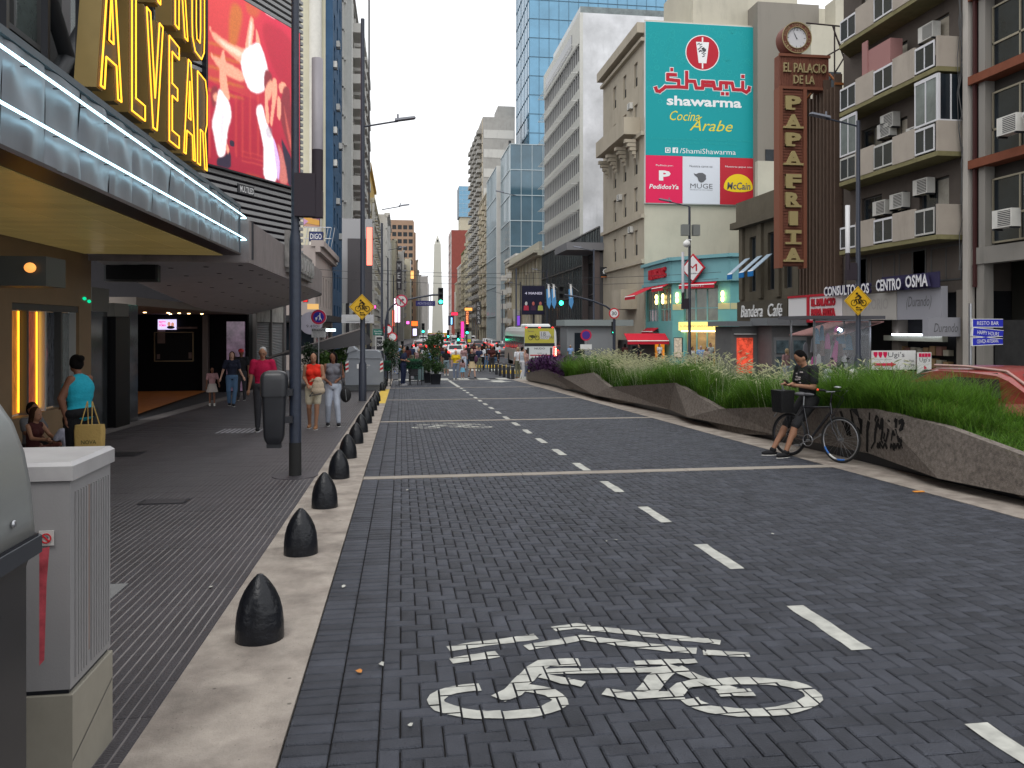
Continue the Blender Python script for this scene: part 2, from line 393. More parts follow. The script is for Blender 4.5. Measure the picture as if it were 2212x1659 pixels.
names = ['nearest', 'second', 'third', 'fourth', 'fifth', 'sixth', 'seventh', 'eighth', 'ninth', 'tenth', 'eleventh', 'twelfth', 'thirteenth', 'fourteenth', 'fifteenth', 'sixteenth', 'seventeenth', 'eighteenth', 'nineteenth', 'twentieth', 'twenty-first', 'twenty-second']
names += [a+b for a in ('twenty-', 'thirty-', 'forty-') for b in ('third', 'fourth', 'fifth', 'sixth', 'seventh', 'eighth', 'ninth', 'first', 'second')]
def worn_dash(x0, x1, y0, y1):
    m = MB(); n = 7; L = []; R = []
    for i in range(n+1):
        yy = y0+(y1-y0)*i/n; L.append((x0+random.gauss(0,.004), yy)); R.append((x1+random.gauss(0,.004), yy))
    for i in range(n):
        P = [L[i], R[i], R[i+1], L[i+1]]; m.poly([(a, b, GZ(b)+.0042) for a, b in P])
    z = lambda y: GZ(y)
    return m
for k in range(20):
    y0 = 2.43+1.63*k; y1 = y0+.76
    for a, b in STRIPS:
        if y0 < b+.03 and y1 > a-.03:
            if a-y0 > y1-b: y1 = a-.03
            else: y0 = b+.03
    w_ = .115
    solo('lane_dash', worn_dash(2.475, 2.475+w_, y0, y1), M_paint, f'{names[k]} short white dash of the lane line counted from the camera', 'road marking', 'dashes of the white lane line')
m = MB(); gslab(m, 2.45, 2.6, 35.2, 42.6, 0, .0045); solo('lane_line', m, M_paint, 'solid white lane line running from the dashes to the crossing', 'road marking')
ks = MB(); yy = -1.0
while yy < 46:
    y2 = min(46, yy+4.2); gslab(ks, -1.13, RX0-.004, yy+.004, y2-.004, -.06, .002); yy = y2
struct('kerb_strip', ks, M_kerb)
m = MB(); gslab(m, -.86, -.515, 25.0, 33.6, 0, .0065); solo('yellow_kerb_line', m, M_yel, 'faded yellow band painted on the kerb strip beyond the small bollards', 'road marking')
gs = MB(); yy = 2.0
while yy < 43:
    y2 = yy+3.0; gslab(gs, RX1+.004, 6.95, yy+.004, y2-.004, -.06, .002); yy = y2
struct('gutter_strip', gs, M_kerb)
sw = MB(); sheet(-6.35, -1.13, -1, 46, -.0025, sw); sw = struct('sidewalk', sw, M_grout)
tm = MB(); T = .4
for r in range(7):
    a = -T/2+r*T/7+.005; tm.bev(a, a+T/7-.010, -T/2+.003, T/2-.003, -.03, 0, .003)
tile_me = tm.mesh('tile', M_tile)
tl = [(x, y) for x in np.arange(-1.33, -6.4, -T) for y in np.arange(1.6, 46, T)]
tl = [(x, y) for x, y in tl if x-T/2 > -6.3]
sv = sorted([q for q in tl if inview(*q) and not (q[0] < -1.5 and q[1] < 3.6)], key=lambda q: q[1]+abs(q[0])*.4)[:290]; svs = set(sv)
TV, TF = np.array(tm.v), np.array(tm.f); V, Fc = [], []; n0 = 0
for (x, y) in tl:
    dz = abs(random.gauss(0,.0008)); x2 = x+random.gauss(0,.0012)
    if (x, y) in svs: o = link('tile', tile_me, sw, (x2, y, GZ(y)+dz)); o.rotation_euler = (-.0288, random.gauss(0,.002), 0); continue
    P = TV+np.array((x2, y, dz)); P[:, 2] += -.0288*P[:, 1]; V.append(P); Fc.append(TF+n0); n0 += len(TV)
o = link('tile_field', fast_mesh('tile_field', np.vstack(V), np.vstack(Fc), M_tile), sw); o['kind'] = 'stuff'
def hatch(x0, x1, y0, y1, label, m1, name='hatch'):
    t = thing(name, label, 'cover', ((x0+x1)/2, y0, GZ(y0)))
    m = MB(); gslab(m, x0, x1, y0, y1, 0, .004); part('frame', m, M_blk, t)
    m = MB(); gslab(m, x0+.03, x1-.03, y0+.03, y1-.03, .0045, .008); part('plate', m, m1, t)
hatch(-2.86, -2.36, 9.05, 9.35, 'sunken rectangular hatch in the ribbed pavement short of the tall near post', M_tile)
hatch(-5.1, -4.2, 13.2, 13.8, 'dark drain cover in the pavement behind the white cabinet', M_blk)
m = MB()
for i in range(9): gslab(m, -3.75+i*.1, -3.70+i*.1, 16.6, 17.5, .001, .006)
solo('grating', m, mat('grey_grating', (.3,.29,.31), .6), 'pale grey slotted grating in the pavement left of the hanging litter bin', 'grating')
m = MB(); gslab(m, -2.9, -1.95, 5.35, 6.0, .001, .005); solo('metal_plate', m, mat('pale_plate', (.17,.17,.17), .6, var=.2), 'smooth grey plate in the pavement beside the white cabinet', 'cover')
m = MB(); sheet(-150, -6.35, 46, 58, -.03, m); sheet(-6.35, 220, 46, 58, -.03, m); struct('cross_street', m, M_asph)
m = MB();
far_pts = [58, 120, 600]
def band(mb, fx0, fx1, ya, yb, lift, mi=0, step=None):
    ys = [y for y in (58, 90, 120, 200, 300, 400, 470) if ya < y < yb]; ys = [ya]+ys+[yb]
    for a, b in zip(ys[:-1], ys[1:]): mb.poly([(fx0(a), a, GZ(a)+lift), (fx1(a), a, GZ(a)+lift), (fx1(b), b, GZ(b)+lift), (fx0(b), b, GZ(b)+lift)], mi)
    return mb
band(m, lambda y: XL(y)+5.0, lambda y: XR(y)-4.2, 58, 470, -.02); struct('avenue', m, M_asph)
m = MB(); band(m, lambda y: XL(y)-.2, lambda y: XL(y)+4.98, 58, 470, .08); band(m, lambda y: XR(y)-4.18, lambda y: XR(y)+.2, 58, 470, .08)
for (a, b) in ((58, 470),):
    pass
struct('far_pavement', m, M_tile)
m = MB(); gslab(m, 14.95, 19.2, -2, 46, -.06, .12); struct('right_pavement', m, mat('right_paving', (.13,.125,.12), .8, var=.3, scale=3))
m = MB(); gslab(m, 14.8, 14.945, -2, 46, -.06, .125); struct('kerb', m, M_conc)
m = MB(); sheet(7.9, 14.8, -2, 46, -.03, m); struct('car_lane', m, M_asph)
xs = [-.2+1.12*i for i in range(7)]
for i, x in enumerate(xs):
    m = MB(); gslab(m, x, x+.58, 43.7, 45.7, -.02, .006)
    solo('crossing_stripe', m, M_paint, f'{names[i]} stripe from the left of the near zebra crossing', 'road marking', 'stripes of the near zebra crossing')
for i in range(9):
    m = MB(); gslab(m, .3+1.5*i, .95+1.5*i, 55.2, 57.2, -.03, -.012)
    solo('crossing_stripe', m, M_paint, f'{names[i]} stripe from the left of the far zebra crossing, beyond the cross street', 'road marking', 'stripes of the far zebra crossing')
m = MB(); gslab(m, -.4, 6.9, 43.05, 43.35, -.02, .006); solo('stop_line', m, mat('stop_line_paint', (.36,.35,.33), .8, var=.2), 'worn pale stop line across the cycle lane before the zebra', 'road marking')
m = MB(); m.poly([(x, y, GZ(y)+.006) for x, y in ((5.0,39.6),(5.8,40.8),(5.35,40.7),(5.35,42.1),(4.7,42.1),(4.7,40.7),(4.2,40.8))]); solo('arrow_marking', m, M_paint, 'small white arrow painted on the road before the crossing', 'road marking')
for i, (px, py) in enumerate([(742,1270),(777,1455),(824,1438),(886,1570),(1330,1168),(1669,1155),(1375,928),(1187,934),(880,1060),(1310,1172),(455,1270),(1530,1415)]):
    p = G(px, py); m = MB(); r = .011+.009*random.random(); m.poly([(p.x+r*cos(a)*random.uniform(.7,1.3), p.y+r*1.3*sin(a), p.z+.007+random.uniform(0,.01)) for a in (0.2, 1.5, 2.9, 4.2, 5.3)])
    solo('litter', m, M_paint if i != 1 else mat('orange_scrap', (.5,.2,.05), .8), 'tiny pale scrap of litter lying on the ground', 'litter', 'scraps of litter on the ground')
p = G(1985,1063); m = MB(); m.box(p.x-.07, p.x+.06, p.y-.02, p.y+.02, p.z+.003, p.z+.012); solo('litter', m, mat('orange_scrap2', (.75,.3,.05), .7), 'flat orange scrap on the concrete gutter by the planter', 'litter')
# BOLLARDS
prof = [(a_, b_*.9) for a_, b_ in [(.138,0),(.138,.03),(.136,.1),(.128,.18),(.112,.25),(.088,.31),(.062,.355),(.036,.392),(.022,.404),(.018,.412),(0.003,.414)]]
bm_ = MB(); bm_.lathe(prof, n=28); bme = bm_.mesh('small_bollard', mat('bollard_paint', (.006,.007,.010), .33, var=.3, scale=30, bump=.4, bscale=22, spec=.35))
ordn = names
for i in range(12):
    yb = 4.75+1.93*i if i < 9 else 4.75+1.93*i
    o = link('small_bollard', bme, None, (-.815+random.gauss(0,.008), yb, GZ(yb)+.002)); o.rotation_euler = (random.gauss(0,.012), random.gauss(0,.012), random.random()*6)
    setp(o, f'black domed cone bollard on the kerb strip, {ordn[i]} in the row from the camera', 'bollard', 'black cone bollards along the kerb')
for i in range(4):
    yb = 32.6+1.9*i
    o = link('small_bollard', bme, None, (-.8, yb, GZ(yb)+.002)); setp(o, f'black domed cone bollard beside the hedge barrier, {ordn[i]} of the far group', 'bollard', 'black cone bollards along the kerb')
tb = MB(); tb.lathe([(.1,0),(.1,.78),(.085,.83),(.04,.85),(.003,.852)], n=16); tb.lathe([(.103,.70),(.103,.74)], n=16, mi=1); tbm = tb.mesh('straight_bollard', [M_blk, M_alu])
for i in range(5):
    x, yb = 6.0-.0*i+.02, 44.1+1.05*i
    yb = 43.6+1.5*i; o = link('straight_bollard', tbm, None, (6.15-.05*i, yb, GZ(yb))); setp(o, f'black straight bollard past the planter end, {ordn[i]} from the camera', 'bollard', 'straight black bollards')
for i, (x0, x1, y0, y1, l) in enumerate([(6.3, 8.3, 50.8, 51.3, 'yellow kerb stone behind the straight bollards'), (5.2, 8.2, 59.4, 60.0, 'yellow kerb of the traffic island beyond the cross street')]):
    m = MB(); m.bev(x0, x1, y0, y1, GZ(y0)-.05, GZ(y0)+.17, .04); solo('yellow_kerb', m, M_yel, l, 'kerb')
for i in range(8):
    y = 61+1.1*i; x = 4.8+.08*i
    o = link('straight_bollard', tbm, None, (x, y, GZ(y)+.08)); setp(o, f'{names[i]} black bollard along the traffic island past the cross street, counted from the camera', 'bollard', 'bollards of the traffic island')
# PLANTER
M_pl = mat('planter_concrete', (.205,.175,.152), .85, var=.5, scale=26, bump=.7, bscale=110, dirt=.45, col2=(.15,.128,.11))
XP = 6.45
Ttop = [(2330,1030),(2212,987),(2046,921),(1880,883),(1649,880),(1558,883),(1453,827),(1318,836),(1276,805),(1216,814),(1172,797),(1133,806)]
Bbot = [(2330,1100),(2212,1071),(2046,1033),(1849,980),(1670,943),(1500,901),(1430,885),(1292,853),(1203,832),(1133,821)]
def PP(p, dx=0): q = PX(p[0], p[1], XP); return Vector((XP+dx, q.y, q.z))
tw = [PP(p) for p in Ttop]; bw = [PP(p) for p in Bbot]
tw[0] = Vector((XP, 4.5, .30)); bw[0] = Vector((XP, 4.5, .14))
tofs = [.04, .04, -.03, .05, .05, -.03, .05, -.03, .05, -.01, .05, .05]; bofs = [.0, .0, -.12, .2, .2, -.16, .2, -.15, .2, .1]
tw = [Vector((v.x+o, v.y, v.z)) for v, o in zip(tw, tofs)]; bw = [Vector((v.x+o, v.y, v.z)) for v, o in zip(bw, bofs)]
pl = thing('concrete_planter', 'long faceted concrete planter of tall grass between the cycle lane and the car lane', 'planter', (7, 20, GZ(20)))
m = MB(); i = j = 0
while i < len(tw)-1 or j < len(bw)-1:
    if j == len(bw)-1 or (i < len(tw)-1 and tw[i+1].y < bw[j+1].y): m.poly([tw[i], tw[i+1], bw[j]]); i += 1
    else: m.poly([tw[i], bw[j+1], bw[j]]); j += 1
inn = [v+Vector((.13 if k else .13, 0, -.004)) for k, v in enumerate(tw)]
for a in range(len(tw)-1):
    m.poly([tw[a], inn[a], inn[a+1], tw[a+1]]); lo = Vector((0,0,-.5)); m.poly([inn[a], inn[a]+lo, inn[a+1]+lo, inn[a+1]])
for a in range(len(bw)-1):
    m.poly([bw[a], bw[a+1], bw[a+1]+Vector((.4,0,-.02)), bw[a]+Vector((.4,0,-.02))])
e0, e1 = tw[-1], bw[-1]; XB = 7.75
m.poly([e0, e1, Vector((XB, e1.y, e1.z)), Vector((XB, e0.y, e0.z))])
for a in range(len(tw)-1):
    p, q = tw[a], tw[a+1]
    m.add([(XB, p.y, GZ(p.y)-.02), (XB, q.y, GZ(q.y)-.02), (XB, q.y, q.z), (XB, p.y, p.z), (XB-.12, p.y, p.z), (XB-.12, q.y, q.z)], [(0,1,2,3),(3,2,5,4)])
part('planter_wall', m, M_pl, pl)
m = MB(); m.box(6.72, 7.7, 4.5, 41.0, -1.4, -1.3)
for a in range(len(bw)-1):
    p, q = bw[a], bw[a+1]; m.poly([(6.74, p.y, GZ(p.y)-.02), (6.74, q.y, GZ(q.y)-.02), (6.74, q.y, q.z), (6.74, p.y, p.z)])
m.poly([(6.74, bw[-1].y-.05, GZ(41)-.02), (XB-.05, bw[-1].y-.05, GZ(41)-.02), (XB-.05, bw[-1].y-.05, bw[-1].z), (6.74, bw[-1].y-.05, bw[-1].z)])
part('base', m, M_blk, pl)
m = MB()
for a in range(len(tw)-1):
    p, q = tw[a], tw[a+1]; m.poly([(6.55, p.y, p.z-.1), (7.7, p.y, p.z-.1), (7.7, q.y, q.z-.1), (6.55, q.y, q.z-.1)])
part('soil', m, mat('soil', (.045,.035,.02), 1, var=.3, scale=12), pl)
gf = MB()
def spray(pts, w=.026):
    P = [PX(1613+.2777*x, 691+.2777*y, XP) for x, y in pts]
    for a, b in zip(P[:-1], P[1:]):
        d = (b-a);
        if d.length < 1e-4: continue
        nn = Vector((0, -d.z, d.y)).normalized()*w*random.uniform(.5,1.4)
        gf.poly([a+nn, b+nn, b-nn, a-nn])
for s in [[(880,1005),(930,950),(950,870),(985,800),(1005,765),(985,745),(960,790)],[(985,800),(1010,850),(1035,775),(1050,770),(1030,860),(1000,940),(1020,960)],[(1050,880),(1030,930),(1050,950),(1090,870),(1100,780)],[(1110,940),(1140,860),(1150,900),(1165,850),(1185,900),(1190,950)],[(1150,800),(1160,770),(1165,840)],[(1180,800),(1215,780),(1195,860),(1225,840)],[(1205,800),(1225,795),(1215,850)],[(1210,960),(1225,930),(1200,940),(1215,975)],
          [(950,1000),(965,960),(975,1000),(985,950),(1010,1000),(1040,960),(1055,1005)],[(1090,1000),(1110,965),(1125,1015),(1140,960),(1150,1000),(1175,960),(1190,1000),(1215,960),(1220,1000)],[(840,1030),(880,850),(905,790)],[(910,780),(925,720)],[(780,700),(778,750),(775,830)],[(830,690),(832,760),(838,830)],[(800,840),(820,885),(850,770)],[(700,710),(705,760),(690,800)],[(700,790),(712,900),(720,800),(735,905),(745,790)]]: spray(s)
bv_t = None
from mathutils.bvhtree import BVHTree
pf = [c for c in pl.children if c.name.startswith('planter_wall')][0].data
bvh = BVHTree.FromPolygons([tuple(v.co) for v in pf.vertices], [tuple(p.vertices) for p in pf.polygons])
gv = []
for v in gf.v:
    hit = bvh.ray_cast(Vector((5.5, v[1], v[2])), Vector((1, 0, 0)), 2.0)
    gv.append((hit[0].x-.004, v[1], v[2]) if hit[0] else (XP-.05, v[1], v[2]))
gf.v = gv; part('graffiti', gf, mat('spray_paint', (.012,.011,.011), .8, var=.2), pl)
def blades(n, pos_fn, hgt, wid, lean, dirn=None, seg=4, droop=.6):
    V = np.zeros((n, seg+1, 2, 3));
    base, top = pos_fn(n)
    h = hgt*(.55+.75*rng.random(n))*top; az = rng.random(n)*2*pi; ln = lean*(.3+1.1*rng.random(n))*h
    dx, dy = np.cos(az), np.sin(az); w = wid*(.6+.8*rng.random(n)); sx, sy = -dy, dx
    for s in range(seg+1):
        f = s/seg; out = ln*f**1.9; up = h*(f-droop*.45*f**3)
        ww = w*(1-f**1.5)+.0004
        for k, sg in enumerate((-1, 1)):
            V[:, s, k, 0] = base[:, 0]+dx*out+sx*ww*sg/2; V[:, s, k, 1] = base[:, 1]+dy*out+sy*ww*sg/2; V[:, s, k, 2] = base[:, 2]+up
    idx = np.arange(n)[:, None]*(seg+1)*2; F = []
    for s in range(seg): F.append(idx+np.array([[2*s, 2*s+1, 2*s+3, 2*s+2]]))
    return V.reshape(-1, 3), np.vstack(F), V[:, seg].mean(1), (dx, dy)
ytop = [v.y for v in tw]; ztop = [v.z for v in tw]
def rim(y): return np.interp(y, ytop, ztop)
def spread_fn(y0, y1, x0=6.6, x1=7.7, clump=0):
    def f(n):
        if clump:
            cy = rng.uniform(y0, y1, clump); cxx = rng.uniform(x0, x1, clump); k = rng.integers(0, clump, n)
            y = np.clip(cy[k]+rng.normal(0,.14,n), y0, y1); x = np.clip(cxx[k]+rng.normal(0,.12,n), x0-.05, x1+.05)
            top = (.75+.5*rng.random(clump))[k]
        else: y = rng.uniform(y0, y1, n); x = rng.uniform(x0, x1, n); top = np.ones(n)
        top = top*np.interp(y, [6.0, 8.4, 9.0, 9.8, 12, 14], [.16, .2, .5, .9, .92, 1.0])*(1+.12*np.sin(y*2.3)+.08*np.sin(y*5.1+1))
        return np.stack([x, y, rim(y)-.1], 1), top
    return f
M_gr = mat('grass_blade', (.095,.20,.022), .6, var=.4, scale=2.5, rnd=.45, trans=.5)
M_gd = mat('grass_blade_dark', (.045,.12,.016), .6, var=.4, scale=2, rnd=.4, trans=.4)
M_gy = mat('grass_blade_dry', (.24,.26,.07), .7, var=.35, scale=3, rnd=.35, trans=.4)
M_plume = mat('grass_plume', (.66,.66,.46), .9, var=.2, scale=6, rnd=.25, trans=.5)
M_purple = mat('purple_leaf', (.060,.014,.075), .55, var=.5, scale=7, rnd=.5, trans=.2)
def grass(name, label, segs, m):
    Vs, Fs, n0 = [], [], 0
    for (n, fn, h, w, l, dr) in segs:
        V, F, _, _ = blades(n, fn, h, w, l, droop=dr); Vs.append(V); Fs.append(F+n0); n0 += len(V)
    solo(name, fast_mesh(name, np.vstack(Vs), np.vstack(Fs), m, True), None, label, 'grass', kind='stuff')
grass('tall_grass', 'dense bright green fountain grass filling the planter', [(30000, spread_fn(6.5,14,clump=70), .80, .008, .75, .7), (17000, spread_fn(14,23,clump=60), .72, .010, .75, .7), (7000, spread_fn(23,28,clump=30), .7, .013, .7, .7), (4500, spread_fn(27.6,31.5,clump=14), .95, .016, .75, .6)], M_gr)
grass('dark_grass', 'darker green grass low between the brighter clumps', [(11000, spread_fn(6.5,14), .5, .010, .7, .7), (8000, spread_fn(14,29), .5, .013, .7, .7)], M_gd)
grass('dry_grass', 'yellowing dry stems at the near end of the planter', [(3200, spread_fn(5,8.4,clump=20), .65, .007, 1.2, .9), (900, spread_fn(8.4,29,clump=60), .85, .007, 1.0, .8)], M_gy)
def plumes(n, fn, h, lab):
    base, top = fn(n); Vs, Fs = [], []; n0 = 0
    for i in range(n):
        b = base[i]; a = rng.random()*2*pi; r = h*(.85+.4*rng.random()); ln = r*(.25+.5*rng.random()); d = np.array((cos(a), sin(a), 0))
        tip = b+d*ln+np.array((0,0,r)); s = np.cross(d, (0,0,1.)); L = .11+.07*rng.random(); dn = (d*.75+np.array((0,0,.35 if rng.random() < .6 else -.25))); dn /= np.linalg.norm(dn)
        Vs += [b-s*.0015, b+s*.0015, tip+s*.0015, tip-s*.0015]; Fs.append((n0, n0+1, n0+2, n0+3)); n0 += 4
        for k in range(5):   # hairy spike: crossed tapering vanes
            t = k*pi/5; q = s*cos(t)+np.cross(dn, s)*sin(t); wv = .011
            Vs += [tip, tip+dn*L*.35+q*wv, tip+dn*L, tip+dn*L*.35-q*wv]; Fs.append((n0, n0+1, n0+2, n0+3)); n0 += 4
    solo('grass_plume', fast_mesh('grass_plume', np.array(Vs), np.array(Fs), M_plume), None, lab, 'grass', kind='stuff')
plumes(1050, spread_fn(20,28,clump=50), .74, 'pale feathery seed heads over the grass in the middle of the planter')
plumes(560, spread_fn(11.6,20,clump=50), .70, 'pale feathery seed heads over the grass left of the seated man')
def leaves(n, fn, spreadz, size, m, name, label, cat):
    base, top = fn(n); V = np.zeros((n, 4, 3)); a = rng.random(n)*2*pi; e = rng.uniform(-.4, 1.2, n); L = size*(.6+.8*rng.random(n))
    z = base[:, 2]+.05+spreadz*rng.random(n)**.8; d = np.stack([np.cos(a)*np.cos(e), np.sin(a)*np.cos(e), np.sin(e)], 1); s = np.stack([-np.sin(a), np.cos(a), np.zeros(n)], 1)
    c = np.stack([base[:, 0], base[:, 1], z], 1)
    V[:, 0] = c; V[:, 1] = c+d*L[:, None]*.45+s*L[:, None]*.17; V[:, 2] = c+d*L[:, None]; V[:, 3] = c+d*L[:, None]*.45-s*L[:, None]*.17
    solo(name, fast_mesh(name, V.reshape(-1, 3), np.arange(n*4).reshape(n, 4), m), None, label, cat, kind='stuff')
leaves(9000, spread_fn(31.2,40.6,6.4,7.7), .62, .17, M_purple, 'purple_foliage', 'dark purple trailing leaves at the far end of the planter', 'plant')
leaves(1500, spread_fn(38.5,40.9,6.5,7.6), .7, .15, M_gd, 'green_shrub_foliage', 'small dull green leaves behind the purple plants at the planter end', 'plant')
# BUILDING TOOLS
NX, PXn, NY = Vector((-1,0,0)), Vector((1,0,0)), Vector((0,-1,0))
def frame_of(side, X, Y):
    if side == 'L': return Vector((X, Y, 0)), UY, UZ, PXn
    if side == 'R': return Vector((X, Y, 0)), UY, UZ, NX
    return Vector((X, Y, 0)), UX, UZ, NY
def wall(mb, o, u, v, n, u0, u1, v0, v1, holes, depth=.2, mi=0, mi_rev=None):
    """flat wall with real openings and reveals"""
    us = sorted({u0, u1} | {h[0] for h in holes} | {h[1] for h in holes}); vs = sorted({v0, v1} | {h[2] for h in holes} | {h[3] for h in holes})
    us = [a for a in us if u0 <= a <= u1]; vs = [a for a in vs if v0 <= a <= v1]
    for a, b in zip(us[:-1], us[1:]):
        run = None
        for c, d in zip(vs[:-1], vs[1:]):
            mu, mv = (a+b)/2, (c+d)/2
            hole = any(h[0] < mu < h[1] and h[2] < mv < h[3] for h in holes)
            if hole:
                if run: mb.poly([o+u*a+v*run[0], o+u*b+v*run[0], o+u*b+v*run[1], o+u*a+v*run[1]], mi)
                run = None
            else: run = (run[0], d) if run else (c, d)
        if run: mb.poly([o+u*a+v*run[0], o+u*b+v*run[0], o+u*b+v*run[1], o+u*a+v*run[1]], mi)
    mr = mi if mi_rev is None else mi_rev
    for (a, b, c, d) in holes:
        P = [o+u*a+v*c, o+u*b+v*c, o+u*b+v*d, o+u*a+v*d]; Q = [p-n*depth for p in P]
        for i in range(4): mb.poly([P[i], P[(i+1) % 4], Q[(i+1) % 4], Q[i]], mr)
    return mb
def put(name, me, parent, o, u, v, n, label=None):
    ob = link(name, me, parent); off = Vector((0,0,0)); q = parent
    while q is not None: off += Vector(q.location); q = q.parent
    M = Matrix.Identity(4)
    for i in range(3): M[i][0] = u[i]; M[i][1] = n[i]; M[i][2] = v[i]; M[i][3] = o[i]-off[i]
    ob.matrix_basis = M
    if label: ob['label'] = label
    return ob
WC = {}
M_shut = mat('roller_shutter_slats', (.42,.38,.31), .8, var=.2, stretch=(1,1,14), scale=3)
M_curt = mat('curtain', (.36,.34,.29), .9, var=.3, scale=4)
def win_me(w, h, kind='plain', mf=None, mg=None):
    mf = mf or M_frame; mg = mg or M_glass; k = (round(w, 2), round(h, 2), kind, mf.name, mg.name)
    if k in WC: return WC[k]
    m = MB(); f = min(.06, w*.08)
    if kind == 'bare': m.box(0, w, -.05, -.03, 0, h, 1)
    else:
        for a, b, c, d in ((0,w,0,f),(0,w,h-f,h),(0,f,f,h-f),(w-f,w,f,h-f)): m.box(a, b, -.08, .0, c, d, 0)
        m.box(f, w-f, -.05, -.03, f, h-f, 1)
        if w > .7: m.box(w/2-f*.4, w/2+f*.4, -.07, -.01, f, h-f, 0)
    if kind == 'shutter': m.box(f, w-f, -.026, -.012, h*.45, h-f, 2)
    if kind == 'curtain': m.box(f, w/2-.05, -.026, -.02, f, h-f, 2)
    if kind == 'sill': m.box(-.08, w+.08, -.1, .1, -.1, -.004, 3)
    if kind == 'transom': m.box(f, w-f, -.07, -.01, h*.6, h*.6+f*.8, 0)
    me = m.mesh('window', [mf, mg, M_shut if kind == 'shutter' else M_curt, M_conc]); WC[k] = me; return me
BALC = {}
def balc_me(w, d, h, kind, m0, m1):
    k = (round(w, 2), d, h, kind, m0.name)
    if k in BALC: return BALC[k]
    m = MB(); m.box(0, w, 0, d, -.14, 0, 0)
    if kind == 'solid': m.box(0, w, d-.08, d, 0, h, 0); m.box(0, .08, 0, d-.08, 0, h, 0); m.box(w-.08, w, 0, d-.08, 0, h, 0)
    else:
        n = max(3, int(w/.28))
        for i in range(n+1): m.box(i*(w-.03)/n, i*(w-.03)/n+.03, d-.04, d-.01, 0, h, 1)
        m.box(0, w, d-.05, d, h, h+.04, 1); m.box(0, .03, 0, d-.05, h, h+.04, 1); m.box(w-.03, w, 0, d-.05, h, h+.04, 1)
    me = m.mesh('balcony', [m0, m1]); BALC[k] = me; return me
ACM = None
def ac_me():
    global ACM
    if ACM: return ACM
    m = MB(); m.box(0, .8, 0, .32, 0, .56, 0); m.box(.05, .55, .32, .33, .05, .51, 1)
    for i in range(8): m.box(.05, .55, .33, .337, .07+i*.056, .09+i*.056, 0)
    m.box(.02, .06, 0, .34, -.06, 0, 1); m.box(.72, .76, 0, .34, -.06, 0, 1)
    ACM = m.mesh('air_conditioner', [M_acm, M_blk]); return ACM
